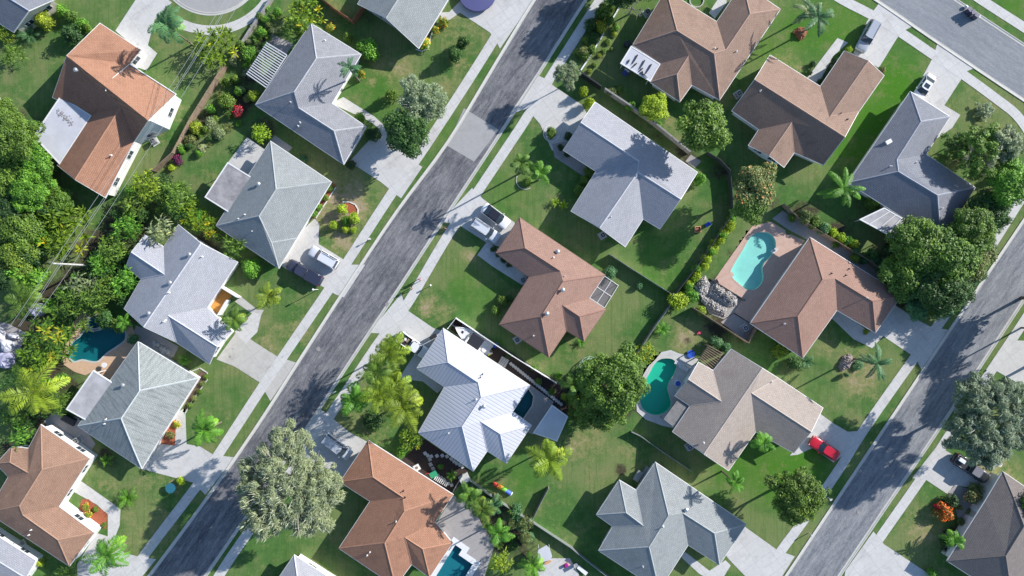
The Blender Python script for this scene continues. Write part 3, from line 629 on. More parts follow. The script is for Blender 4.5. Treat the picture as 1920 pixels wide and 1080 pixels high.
    for i in range(n):
        a, b = Vector(inn[i]), Vector(inn[(i + 1) % n]); ln = (b - a).length
        if ln < 2.2: continue
        d = (b - a).normalized(); out = Vector((d.y, -d.x)); ang = math.atan2(d.y, d.x)
        if area2([(q.x, q.y) for q in L3]) < 0: out = -out
        if i == gdi:
            mc = (a + b) / 2 + out * .03; gw = min(4.9, ln - .6); gd = MB().box((0, 0, 0), (gw, .06, 2.2))
            for k in range(1, 4): gd.box((0, 0, -1.1 + k * .55), (gw - .1, .09, .03))
            gd.obj("garage_door", M['garage'], root, loc=(mc.x, mc.y, 1.12), rz=ang); continue
        k = max(1, int(ln // 3.6))
        for q in range(k):
            mc = a + d * ln * (q + .5) / k + out * .02
            if not dr and gdi is not None and k > 1 and q == 0:
                dr = True; o = MB().box((0, 0, 0), (.95, .07, 2.05)).obj("door", M['door'], root, loc=(mc.x, mc.y, 1.05), rz=ang)
                MB().box((.36, 0, -.05), (.05, .2, .12)).obj("handle", M['metal'], o); continue
            wm, fm = window_mesh(1.5, 1.1)
            o = addobj("window", wm, root, None, (mc.x, mc.y, 1.5), ang); addobj("frame", fm, o)
    if 'j2' in verts:   # white step trim across the roof of the gabled house
        for u, v in (('p0', 'j2'),):
            tl = [P(ox + x * s, oy + y * s, z_) for x, y, z_ in ((793, 683, h['p'] + .12), (806, 622, h['p'] - .25), (970, 482, eave + .12), (1316, 705, eave + .12))]
            MB().tube([q - c for q in tl], .09, 6).obj("step_trim", M['trim'], roofo)
    # vents
    camv = Vector((0, 0, CAMH))
    for vx, vy, *kind in vents:
        X_, Y_ = ox + vx * s, oy + vy * s; dr_ = P(X_, Y_) - camv; best = None
        for f, bfv in zip(F, faces):
            if inside([px[k] for k in f], np.array([X_]), np.array([Y_]))[0]:
                pts = [p[k] for k in f]; nn = (pts[1] - pts[0]).cross(pts[-1] - pts[0])
                if len(pts) > 3 and nn.length < 1e-3: nn = (pts[2] - pts[1]).cross(pts[0] - pts[1])
                nn.normalize(); t = (pts[0] - camv).dot(nn) / dr_.dot(nn); best = camv + dr_ * t
        if best is None: continue
        q = best - c
        if kind and kind[0] == 'sky':
            MB().box((0, 0, .1), (.9, .6, .25)).obj("skylight", M['trim'], roofo, loc=q, rz=.5)
        elif kind and kind[0] == 'cap':
            MB().cyl((0, 0, -.1), .18, .45, 12).cyl((0, 0, .35), .33, .14, 12, .12).obj("roof_vent", M['metal'], roofo, loc=q)
        else:
            MB().cyl((0, 0, -.15), .07, .55, 10).cyl((0, 0, -.04), .17, .08, 12, .1).obj("vent_pipe", M['trim'] if not kind else M['dark'], roofo, loc=q)
    return root, c, p, h
ROOFCOL = {'orange': (.35, .185, .12), 'brown': (.30, .20, .16), 'terra': (.34, .195, .15), 'tan': (.33, .20, .14), 'taupe': (.37, .315, .275), 'grey': (.33, .335, .35), 'green': (.29, .31, .31), 'moss': (.32, .345, .34),
           'light': (.42, .43, .465), 'bluegrey': (.40, .405, .43), 'dark': (.24, .25, .285), 'dkbrown': (.2, .175, .165)}
def flatroof(label, tr, pts, m, z, name="patio_roof", thick=.14, posts=True, frame='trim', cat="patio roof", beams=0, slope=0.0):
    ox, oy, s = tr; w_ = [P(ox + x * s, oy + y * s, z) for x, y in pts]; c = sum(w_, Vector()) / len(w_); c.z = 0
    root = empty(name, c, label, cat)
    loc = [((q - c).x, (q - c).y) for q in w_]
    MB().poly(loc, z - thick, z).obj("roof_panel", M[m] if m in M else R_[m], root)
    n = len(loc); o2 = offset_poly(loc, -.08); o1 = offset_poly(loc, .10)
    MB().add([(a[0], a[1], z + .004 + .03) for a in o2] + [(a[0], a[1], z + .034) for a in o1] + [(a[0], a[1], z - .17) for a in o2] + [(a[0], a[1], z - .02) for a in o1],
             [(i, (i + 1) % n, n + (i + 1) % n, n + i) for i in range(n)] + [(i, (i + 1) % n, 2 * n + (i + 1) % n, 2 * n + i) for i in range(n)] + [(n + i, n + (i + 1) % n, 3 * n + (i + 1) % n, 3 * n + i) for i in range(n)]).obj("gutter", M[frame], root)
    if posts:
        for q in offset_poly(loc, .25): MB().box((q[0], q[1], (z - thick) / 2), (.1, .1, z - thick)).obj("post", M[frame], root)
    for k in range(beams):
        t = (k + 1) / (beams + 1); a = Vector(loc[0]).lerp(Vector(loc[1]), t); b = Vector(loc[3]).lerp(Vector(loc[2]), t); d = b - a
        MB().box((*((a + b) / 2), z + .05), (d.length, .10, .05), math.atan2(d.y, d.x)).obj("beam", M['trim'], root)
    return root
A1 = (0, 0, .25)
house("orange-brown gabled house with a palm shadow on its roof, beside the white flat patio roof", A1,
      {'a': (750, 175), 'j': (1055, 375), 'j2': (970, 480), 'p': (500, 418, 1), 'b': (1318, 705), 'q': (1112, 905, 1), 'r2': (905, 800, 1), 'c': (1005, 1060), 'wr': (790, 1480), 'pk': (560, 1345, 1), 'wl': (430, 1237), 'v': (680, 862), 'd': (395, 730)},
      ['a j j2 b q r2 p', 'v d p r2', 'c wr pk r2', 'wl v r2 pk', '* c q r2'], 'orange', 20, 'wall_w', 1.05, over=.35, vents=[(575, 528, 'cap'), (835, 1165), (975, 1130)])
flatroof("white flat patio roof with dark stains attached to the orange-brown gabled house", A1, [(455, 722), (682, 868), (448, 1230), (252, 1022)], 'flatwhite', 2.9)
house("grey hip roof house shaded by a palm, beside the striped pergola", (440, 30, .2778),
      {'a': (515, 50), 'b': (852, 258), 'c': (655, 588), 'd': (885, 745), 'e': (735, 1000), 'f': (140, 600), 'p': (550, 285, 1), 'q': (400, 512, 1), 's': (430, 620, 1), 't': (670, 775, 1)},
      ['a b p', 'b c s q p', 'c d t s', 'd e t', 'e f q s t', 'f a p q'], 'grey', 19, vents=[(430, 742), (443, 718), (380, 582), (610, 165)], garage=(700, 262))
house("light grey hip roof house with the brown stained patio roof", (370, 230, .2593),
      {'a': (528, 133), 'b': (968, 428), 'c': (716, 838), 'd': (588, 1052), 'f': (135, 745), 'p': (568, 480, 1), 'q': (445, 675, 1), 'k': (535, 868, 1)},
      ['a b p', 'b c k q p', 'c d k', 'd f q k', 'f a p q'], 'green', 19, vents=[(445, 445, 'cap'), (345, 665), (300, 695), (400, 785)], garage=(552, 462))
flatroof("brown stained flat patio roof attached to the light grey hip roof house", (370, 230, .2593), [(220, 290), (388, 395), (232, 648), (57, 538)], 'flatbrown', 2.95)
house("light grey gabled house with an orange courtyard nook and three roof vents", (220, 410, .2593),
      {'a': (440, 45), 'p': (602, 178, 1), 'b': (868, 315), 'c': (650, 640), 'd': (830, 820), 't': (720, 925, 1), 'e': (665, 1050), 'f': (425, 893), 's': (365, 700, 1), 'q': (188, 782, 1), 'j': (50, 650), 'i': (172, 437), 'l': (62, 347), 'u': (100, 243, 1), 'k': (200, 120), 'h': (335, 205), 'v': (342, 405, 1)},
      ['b c s f q p', 'c d t s', 'e f s t', 'a h v i j q p', 'h k u v', 'i l u v'], 'light', 18, vents=[(525, 258, 'cap'), (385, 462, 'cap'), (232, 683, 'cap'), (615, 275), (375, 535), (348, 735), (338, 745)], garage=(405, 668), gutter='trim')
house("weathered pale grey hip roof house beside the teal free-form pool", (110, 620, .2593),
      {'a': (572, 80), 'b': (1010, 345), 'm': (738, 768), 'c': (600, 998), 'd': (137, 690), 'p': (583, 435, 1), 'q': (450, 635, 1), 'k': (520, 810, 1)},
      ['a b p', 'b m k q p', 'm c k', 'c d q k', 'd a p q'], 'moss', 19, capf=1.35, vents=[(470, 392, 'cap'), (345, 640), (335, 672)], garage=(285, 848))
flatroof("pale grey flat patio roof attached to the weathered hip roof house", (110, 620, .2593), [(250, 290), (390, 380), (215, 655), (57, 568)], 'flatgrey', 2.95)
house("tan-brown shingled house with an L of white walls and a palm in front", (0, 780, .2593),
      {'a': (295, 65), 'b': (648, 308), 'c': (425, 655), 'd': (680, 845), 'e': (500, 1085), 'h': (-90, 697), 'w3': (60, 440), 'w2': (-30, 345), 'w1': (85, 222), 'g': (205, 235), 'u': (70, 335, 1), 'v': (205, 413, 1), 'p': (303, 388, 1), 'q': (138, 650, 1), 's': (162, 715, 1), 't': (418, 897, 1)},
      ['a b p', 'b c s q p', 'c d t s', 'd e t', 'e h q s t', 'g a p q h w3 v', 'w1 g v u', 'w3 w2 u v', 'w2 w1 u'], 'tan', 17, vents=[(228, 822), (213, 858)], capf=1.0, over=.3)
house("light grey gabled house partly under a tree shadow, between two back lawns", (1040, 170, .2593),
      {'a': (293, 83), 'b': (1032, 590), 't': (910, 785, 1), 'u': (762, 998), 'g': (640, 925), 'f': (511, 1128), 'r': (325, 990, 1), 'e': (120, 870), 'd': (300, 582), 'c': (65, 430), 'p': (190, 232, 1), 'q': (612, 512, 1), 's': (602, 588, 1)},
      ['a b t s q p', 'd e r s q', 'f g s r', 'g u t s', 'c d q p'], 'bluegrey', 17, vents=[(408, 912), (740, 380), (748, 372)], garage=(1075, 225))
house("terracotta hip roof house with a screened porch frame at its corner", (900, 390, .2593),
      {'a': (287, 70), 'b': (905, 485), 'c': (788, 650), 'd': (910, 735), 'e': (752, 963), 'f': (625, 888), 'g': (498, 1078), 'h': (140, 842), 'i': (355, 500), 'j': (115, 325), 'p': (325, 290, 1), 'q': (580, 455, 1), 's': (600, 530, 1), 't': (440, 785, 1), 'v': (597, 703, 1), 'w': (720, 785, 1)},
      ['a b s q p', 'f g t s b c v', 'c d w v', 'd e w', 'e f v w', 'g h t', 'h i q s t', 'i j p q', 'j a p'], 'terra', 18, capf=0.8, vents=[(560, 315, 'cap'), (532, 358), (612, 492), (597, 592, 'cap'), (483, 763, 'cap'), (388, 922)], garage=(945, 435), gutter='trimd')
house("white ribbed metal roof house beside the parked boat", (770, 600, .287),
      {'a': (212, 55), 'b': (778, 428), 'c': (665, 600), 'd': (788, 690), 'e': (625, 935), 'f': (500, 855), 'g': (408, 988), 'h': (50, 737), 'i': (222, 437), 'j': (40, 316), 'p': (243, 277, 1), 'q': (440, 408, 1), 's': (460, 505, 1), 't': (335, 695, 1), 'v': (455, 662, 1), 'w': (585, 745, 1)},
      ['a b s q p', 'f g t s b c v', 'c d w v', 'd e w', 'e f v w', 'g h t', 'h i q s t', 'i j p q', 'j a p'], 'white', 18, vents=[(468, 355, 'd'), (455, 375, 'd'), (478, 563, 'cap'), (248, 738), (428, 520)], garage=(790, 650), capw=.2)
house("orange shingled hip roof house between the great grey tree and the mulch garden", (620, 800, .2593),
      {'a': (270, 100), 'b': (885, 493), 'c': (755, 690), 'd': (880, 842), 'e': (715, 1090), 'f': (585, 995), 'g': (468, 1155), 'h': (60, 880), 'i': (285, 540), 'j': (68, 400), 'p': (305, 365, 1), 'q': (520, 510, 1), 's': (532, 612, 1), 't': (390, 840, 1), 'v': (535, 800, 1), 'w': (665, 885, 1)},
      ['a b s q p', 'f g t s b c v', 'c d w v', 'd e w', 'e f v w', 'g h t', 'h i q s t', 'i j p q', 'j a p'], 'orange', 17, capf=0.8, vents=[(525, 465, 'd'), (537, 512, 'd'), (475, 685), (285, 905), (265, 928)], garage=(650, 870), over=.9)
house("pale grey hip roof house with six roof ridges, lowest of the middle block", (1100, 830, .2315),
      {'a': (557, 160), 'b': (1292, 662), 'c': (1075, 990), 'd': (822, 828), 'e': (586, 1195), 'f': (98, 875), 'g': (213, 680), 'h': (80, 585), 'i': (265, 305), 'j': (403, 388), 'p': (662, 590, 1), 'q': (780, 572, 1), 's': (1035, 735, 1), 't': (505, 845, 1), 'u': (320, 568, 1), 'v': (460, 675, 1)},
      ['a b s q p', 'b c s', 'c d q s', 'd e t p q', 'e f t', 'f g v j a p t', 'g h u v', 'h i u', 'i j v u'], 'green', 17, capf=1.3, vents=[(803, 540, 'cap'), (455, 1000), (620, 680)], garage=(1385, 985))
house("taupe gabled house between the green kidney pool and the red car", (1240, 630, .2408),
      {'a': (545, 103), 'p': (785, 250, 1), 'k': (905, 325), 'j': (1258, 560), 't': (1168, 747, 1), 'o': (1030, 910), 'm': (735, 745), 'n': (525, 1048), 'q': (330, 918, 1), 'i': (90, 745), 'h': (225, 545), 'g': (108, 465), 'd': (212, 340, 1), 'c': (290, 205), 'b': (405, 270), 'e': (470, 512, 1), 's': (700, 443, 1)},
      ['a b e h i q p', 'b c d e', 'g h e d', 'm n q p k s', 'k j t s', 'o m s t'], 'taupe', 17, vents=[(330, 832), (860, 355), (345, 925)], garage=(1520, 810), gutter='trim')
house("terracotta hip roof house between the bright turquoise pool and its driveway", (1330, 400, .2685),
      {'a': (703, 168), 'b': (1345, 570), 'c': (1160, 833), 'd': (892, 675), 'e': (652, 1010), 'f': (288, 768), 'p': (790, 462, 1), 'q': (880, 457, 1), 's': (1140, 615, 1), 't': (617, 717, 1)},
      ['a b s q p', 'b c s', 'c d q s', 'd e t p q', 'e f t', 'f a p t'], 'terra', 17, capf=0.85, vents=[(852, 420, 'd'), (952, 433, 'd'), (975, 388, 'd'), (525, 770), (1100, 590)], garage=(1660, 590))
house("slate-grey hip roof house with the glazed patio roof, beside the white sedan", (1560, 160, .2778),
      {'a': (530, 42), 'b': (797, 212), 'c': (635, 465), 'd': (967, 690), 'e': (735, 1050), 'f': (110, 657), 'p': (600, 245, 1), 'q': (437, 500, 1), 's': (447, 582, 1), 't': (712, 742, 1)},
      ['a b p', 'b c q p', 'c d t s q', 'd e t', 'e f s t', 'f a p q s'], 'dark', 18, capf=1.25, vents=[(380, 382, 'sky'), (395, 547), (570, 520), (740, 830)], garage=(1745, 195))
house("brown gabled house with a crossing wing beside the silver van", (1370, 80, .2315),
      {'a': (320, 100), 'j': (727, 355), 'm': (922, 68), 'l': (1115, 145, 1), 'n': (1242, 266), 'x': (1035, 562), 'k': (800, 602, 1), 'q': (925, 764, 1), 'i': (750, 990), 'h': (517, 888), 'g': (433, 1008), 'f': (312, 912, 1), 'd': (146, 832), 'c': (230, 702), 'b': (12, 550), 'p': (195, 300, 1), 'e': (495, 643, 1)},
      ['a j k x q p', 'j m l k', 'n x k l', 'b c e h i q p', 'c d f e', 'g h e f'], 'brown', 19, capf=1.1, vents=[(240, 390), (890, 573, 'd'), (945, 622, 'd')], garage=(1620, 118))
house("brown hip roof house with the small white patio roof full of debris", (1140, 0, .1852),
      {'a': (587, -98), 'b': (1102, 220), 'c': (1365, -165), 'd': (1745, 92), 'e': (1130, 1010), 'h': (850, 858), 'i': (728, 1028), 'j': (430, 832), 'k': (530, 643), 'g': (250, 457), 'p': (697, 310, 1), 's': (1075, 545, 1), 'x': (1190, 507, 1), 't': (1437, 140, 1), 'u': (815, 563, 1), 'v': (697, 750, 1)},
      ['g a p', 'a b x s p', 'b c t x', 'c d t', 'd e s x t', 'h e s p g k u', 'h i v u', 'i j v', 'j k u v'], 'brown', 18, capf=0.85, vents=[(1105, 497, 'd'), (1080, 490), (1300, 520)])
flatroof("small white patio roof with dark debris beside the brown hip roof house", (1140, 0, .1852), [(235, 470), (525, 650), (425, 820), (130, 640)], 'flatwhite', 2.85)
house("dark brown hip roof house in the corner beside the black pickup", (1740, 860, .2036),
      {'a': (690, 120), 'e': (1330, 560), 'g': (780, 1330), 'b': (178, 942), 'c': (528, 392), 'q': (885, 622, 1), 's': (716, 895, 1), 'p': (795, 378, 1)},
      ['b c p q s', 'c a p', 'a e q p', 'e g s q', 'g b s'], 'dkbrown', 18, capf=0.8, garage=(1850, 920))
house("light grey hip roof house under the great grey tree, cut by the bottom edge", (480, 810, .25),
      {'a': (285, 925), 'b': (770, 1235), 'c': (500, 1640), 'd': (10, 1330), 'p': (330, 1240, 1), 'q': (450, 1330, 1)},
      ['a b q p', 'b c q', 'c d p q', 'd a p'], 'light', 18)
house("white roofed house cut by the bottom left corner", (0, 810, .25),
      {'a': (-160, 690), 'b': (268, 965), 'c': (110, 1230), 'd': (-330, 960), 'p': (-240, 830, 1), 'q': (192, 1098, 1)}, ['a b q p', 'c d p q'], 'bluegrey', 8, 'wall_w')
house("dark slate roofed house cut by the top left corner", (0, 0, .25),
      {'a': (420, -10), 'a2': (60, -240), 'c': (100, 240), 'c2': (-260, 10), 'q': (214, 80, 1), 'p': (-140, -140, 1)}, ['a a2 p q', 'c c2 p q'], 'dark', 18, 'wall_c')
house("grey gabled house cut by the top edge beside the covered trampoline", (480, 0, .25),
      {'a': (763, 28), 'a2': (980, -340), 'p': (975, 133, 1), 'p2': (1210, -240, 1), 'b': (1220, 360), 'b2': (1490, -90)}, ['a a2 p2 p', 'b b2 p2 p'], 'green', 17, 'wall_g', garage=(850, -10))
# ---------------------------------------------------------------- sheds, pergolas, cages
flatroof("white flat shed roof in the back corner of the white metal roof house", (770, 600, .287), [(925, 558), (1025, 632), (955, 790), (803, 737)], 'flatwhite', 2.5, "shed", cat="shed")
root = flatroof("glazed patio roof with white ribs behind the slate-grey house", (1560, 160, .2778), [(352, 828), (508, 918), (432, 1035), (190, 905)], 'flatgrey', 2.7, beams=3, frame='trim')
def pergola(label, tr, pts, n, z, slat, gapm=None, w_=.09):
    ox, oy, s = tr; q = [P(ox + x * s, oy + y * s, z) for x, y in pts]; c = sum(q, Vector()) / 4; c.z = 0; root = empty("pergola", c, label, "pergola")
    q = [x - c for x in q]
    for k in range(n):
        t = k / (n - 1); a = q[0].lerp(q[3], t); b = q[1].lerp(q[2], t); d = b - a
        MB().box(((a + b) / 2), (d.length, w_, .14), math.atan2(d.y, d.x)).obj("slat", M[slat], root)
    for a, b in ((q[0], q[3]), (q[1], q[2])):
        d = b - a; m_ = (a + b) / 2; MB().box((m_.x, m_.y, z - .17), (d.length, .14, .18), math.atan2(d.y, d.x)).obj("beam", M[slat], root)
    for a in q: MB().box((a.x, a.y, z / 2 - .15), (.13, .13, z - .3)).obj("post", M[slat], root)
    return root
M['slatg'] = plain('grey_white_slat', (.50, .51, .54), .5)
pergola("white slatted pergola on the garden side of the grey hip roof house", (440, 30, .2778), [(80, 388), (213, 482), (350, 262), (215, 180)], 16, 2.6, 'slatg', w_=.17)
pergola("slatted pergola by the upper wall of the taupe house", (1240, 630, .2408), [(300, 180), (400, 270), (478, 135), (368, 75)], 9, 2.4, 'woodf', w_=.10)
pergola("grey slatted pergola between the taupe house and the kidney pool", (1240, 630, .2408), [(130, 500), (20, 650), (100, 712), (212, 548)], 11, 2.4, 'greyf', w_=.13)
def cage(label, tr, pts, z, nx, ny):
    ox, oy, s = tr; q = [P(ox + x * s, oy + y * s, z) for x, y in pts]; c = sum(q, Vector()) / 4; c.z = 0; root = empty("screen_cage", c, label, "screened porch"); q = [x - c for x in q]
    def bar(a, b): MB().tube([a, b], .05, 6).obj("bar", M['trim'], root)
    for k in range(nx + 1): bar(q[0].lerp(q[1], k / nx), q[3].lerp(q[2], k / nx))
    for k in range(ny + 1): bar(q[0].lerp(q[3], k / ny), q[1].lerp(q[2], k / ny))
    for a in q: bar(a, Vector((a.x, a.y, 0)))
    m = M.get('screen')
    if not m:
        m, n, L, b = newmat("screen_mesh"); t = nd(n, "ShaderNodeBsdfTransparent"); ms = nd(n, "ShaderNodeMixShader"); ms.inputs[0].default_value = .62
        b.inputs["Base Color"].default_value = (.05, .05, .055, 1); L.new(t.outputs[0], ms.inputs[1]); L.new(b.outputs[0], ms.inputs[2]); L.new(ms.outputs[0], n["Material Output"].inputs[0]); M['screen'] = m
    MB().add([x + Vector((0, 0, -.06)) for x in q], [(0, 1, 2, 3)]).obj("screen", m, root)
cage("screened porch cage at the right corner of the terracotta house in the middle", (900, 390, .2593), [(900, 492), (1000, 560), (900, 722), (792, 650)], 2.7, 2, 2)
# ================================================================ VEGETATION MESHES
RNG = np.random.default_rng(7)
def quadmesh(name, C, U, V, var, m, fold=None):
    """C centres, U half-length vectors, V half-width vectors -> pointed leaf quads"""
    n = len(C); vs = np.stack([C - U, C + V - U * .1, C + U, C - V - U * .1], 1).reshape(-1, 3).astype(np.float32)
    me = bpy.data.meshes.new(name); me.vertices.add(4 * n); me.vertices.foreach_set("co", vs.ravel())
    me.loops.add(4 * n); me.loops.foreach_set("vertex_index", np.arange(4 * n, dtype=np.int32))
    me.polygons.add(n); me.polygons.foreach_set("loop_start", (np.arange(n) * 4).astype(np.int32)); me.update(calc_edges=True)
    at = me.attributes.new("var", 'FLOAT', 'FACE'); at.data.foreach_set("value", np.clip(var, 0, 1).astype(np.float32))
    me.materials.append(m); return me
def unit(a): return a / (np.linalg.norm(a, axis=-1, keepdims=True) + 1e-9)
def leafcloud(name, R, Hc, n, nl, leaf, m, seed, asp=.55, lr=(.24, .42), gap=0.0, vert=.45, flat=.8, ring=.72, hib=0.0, twigs=0):
    g = np.random.default_rng(seed); d = unit(g.normal(size=(nl, 3))); rad = g.uniform(.25, 1, nl) ** .5
    d[:, 2] = np.abs(d[:, 2]) * 1.3 - .45
    lc = d * rad[:, None] * np.array([R * ring, R * ring, Hc * vert]); ang = np.arctan2(lc[:, 1], lc[:, 0])
    wob = 1 + .15 * np.sin(3 * ang + g.uniform(0, 6)) + .13 * np.sin(5 * ang + g.uniform(0, 6)); lc[:, :2] *= wob[:, None]; lc[:, 2] += Hc / 2
    r = R * g.uniform(*lr, nl); lv = g.uniform(0, 1, nl)
    k = g.choice(nl, n, p=r ** 2 / (r ** 2).sum()); d = unit(g.normal(size=(n, 3)) + np.array([0, 0, .35]))
    q = lc[k] + d * (r[k] * g.uniform(.62, 1.08, n) ** 1.0)[:, None] * np.array([1, 1, flat])
    if gap:
        f = np.sin(q[:, 0] * 2.1 / leaf * .35 + seed) * np.sin(q[:, 1] * 1.9 / leaf * .35) + .4 * g.normal(size=n); q = q[f > gap - 1]; k = k[f > gap - 1]; d = d[f > gap - 1]
    n = len(q); N = unit(d * .8 + np.array([0, 0, .55]) + g.normal(size=(n, 3)) * .45)
    t = unit(np.cross(N, g.normal(size=(n, 3)))); b = np.cross(N, t); s = leaf * g.uniform(.6, 1.25, n)[:, None]
    hz = (q[:, 2] - q[:, 2].min()) / (np.ptp(q[:, 2]) + 1e-6)
    var = lv[k] * .45 + g.uniform(0, .62, n) * (1 - hib) + hib * g.uniform(0, 1, n) ** 3
    U, V = t * s / 1.4, b * s * asp / 1.4
    if twigs:   # pale bare twigs reaching out through the leaves
        k = g.choice(n, twigs); C2 = q[k] + np.array([0, 0, .12]); dd = unit(C2 * np.array([1, 1, .3]) + g.normal(size=(twigs, 3)) * R * .35 + np.array([0, 0, R * .15])); l2 = g.uniform(.5, 1.5, (twigs, 1)) * R / 9 * 1.2; sd2 = unit(np.cross(dd, np.array([0, 0, 1.0]))) * .035
        q = np.concatenate([q, C2]); U = np.concatenate([U, dd * l2 / 2]); V = np.concatenate([V, sd2]); var = np.concatenate([np.minimum(var, .8), np.ones(twigs)])
    return quadmesh(name, q, U, V, var, m)
def frond_arrays(g, base, az, el, L, lw, nseg, leafl, droop, width=1.0, twist=.0):
    """one pinnate frond: rachis quads + leaflets"""
    t = np.linspace(.06, 1, nseg); a = el - droop * t ** 1.5
    dt = L / nseg; rr = np.cumsum(np.cos(a) * dt); zz = np.cumsum(np.sin(a) * dt)
    dirh = np.array([math.cos(az), math.sin(az), 0]); side = np.array([-math.sin(az), math.cos(az), 0])
    p = base + rr[:, None] * dirh + zz[:, None] * np.array([0, 0, 1]); tan = np.cos(a)[:, None] * dirh + np.sin(a)[:, None] * np.array([0, 0, 1])
    C, U, V, W = [], [], [], []; prof = np.sin(np.clip(t, 0, 1) * math.pi * .86 + .32) ** .7
    for s in (-1, 1):
        dv = unit(tan * .55 + side * s * 1.0 + np.array([0, 0, -.28]) + g.normal(size=(nseg, 3)) * .10)
        l = leafl * prof[:, None] * g.uniform(.85, 1.1, (nseg, 1))
        C.append(p + dv * l / 2); U.append(dv * l / 2); nrm = unit(np.cross(dv, tan)); V.append(unit(np.cross(dv, nrm)) * lw / 2 * width); W.append(g.uniform(.2, .8, nseg))
    C.append(p - tan * dt / 2); U.append(tan * dt * .75); V.append(np.tile(side, (nseg, 1)) * .05 * (1.3 - t)[:, None]); W.append(np.full(nseg, .9))
    return np.concatenate(C), np.concatenate(U), np.concatenate(V), np.concatenate(W)
def palm_crown(name, L, nf, nseg, leafl, lw, m, seed, el=(1.1, -.35), droop=1.1, old=.2, base=(0, 0, 0)):
    g = np.random.default_rng(seed); acc = []
    for i in range(nf):
        u = i / (nf - 1); az = i * 2.39996 + g.uniform(-.42, .42); e = el[0] + (el[1] - el[0]) * u ** .8 + g.uniform(-.1, .1)
        c = frond_arrays(g, np.array(base, float), az, e, L * g.uniform(.66, 1.1) * (1 - .15 * (u < .2)), lw, nseg, leafl, droop * g.uniform(.65, 1.5))
        v = c[3] * .45 + g.uniform(0, .45) + (.35 if u > 1 - old else 0); acc.append((c[0], c[1], c[2], v))
    return acc
def joinq(name, acc, m): return quadmesh(name, *[np.concatenate([a[i] for a in acc]) for i in range(4)], m)
def clump(name, R, ncr, nf, L, leafl, lw, m, seed, h=(1.2, 3.2), nseg=7, droop=1.2, old=.25):
    g = np.random.default_rng(seed); acc = []
    for i in range(ncr):
        a = i * 2.4 + g.uniform(-.3, .3); rr = R * .72 * math.sqrt((i + .3) / ncr); b = (rr * math.cos(a), rr * math.sin(a), g.uniform(*h) * (1.15 - .4 * rr / R))
        acc += palm_crown("x", L, nf, nseg, leafl, lw, m, seed * 31 + i, (1.25, .0), droop, old, b)
    return joinq(name, acc, m)
def bladeclump(name, R, n, l, w_, m, seed, h=1.0, el=(1.3, .1)):
    """rosette of broad arching leaves (banana, cycad, fern)"""
    g = np.random.default_rng(seed); C, U, V, W = [], [], [], []
    for i in range(n):
        az = i * 2.4 + g.uniform(-.2, .2); e = g.uniform(el[1], el[0]); L = l * g.uniform(.75, 1.1); p = np.array([g.normal() * R * .12, g.normal() * R * .12, h * .4]); v = g.uniform(.1, .9)
        for k in range(4):
            dv = np.array([math.cos(az) * math.cos(e), math.sin(az) * math.cos(e), math.sin(e)]); sd_ = np.array([-math.sin(az), math.cos(az), 0]); q = p + dv * L / 4
            C.append((p + q) / 2); U.append(dv * L / 4 * .75); V.append(sd_ * w_ * (.6, 1.0, .95, .5)[k]); W.append(v); p = q; e -= .42
    return quadmesh(name, np.array(C), np.array(U), np.array(V), np.array(W), m)
def trunkmesh(name, limbs, r=.22, m='bark', spread=.9, top=1.0, seed=1, twigs=0, curve=0.0):
    """unit-height trunk (z 0..1) with limbs reaching outwards; horizontal unit = crown radius"""
    g = random.Random(seed); b = MB(); b.tube([(0, 0, -.02), (curve * .05, 0, .2), (curve * .12, 0, .45 if limbs else .75), (curve * .0, 0, .62 if limbs else 1.0)], [r * 1.25, r, r * .8, r * .62], 9)
    for i in range(limbs):
        a = i * 2.4 + g.uniform(-.3, .3); l = spread * g.uniform(.55, 1); z = g.uniform(.34, .55)
        p = [(0, 0, z), (math.cos(a) * l * .3, math.sin(a) * l * .3, z + .14), (math.cos(a) * l * .62, math.sin(a) * l * .62, z + .26), (math.cos(a + .1) * l, math.sin(a + .1) * l, min(.96, z + .36))]
        b.tube(p, [r * .5, r * .38, r * .25, r * .08], 6, False)
        for t in range(twigs):
            a2 = a + g.uniform(-.9, .9); s = Vector(p[g.choice((1, 2, 2))]); l2 = l * g.uniform(.25, .6); e = s + Vector((math.cos(a2) * l2, math.sin(a2) * l2, g.uniform(.08, .3)))
            b.tube([s, s.lerp(e, .5) + Vector((0, 0, .03)), e], [r * .22, r * .14, r * .05], 5, False)
    return b.mesh(name, M[m], True)
TM = {}
def V_(key, fn, k):
    if key not in TM: TM[key] = [fn(s) for s in range(1, k + 1)]
    return TM[key]
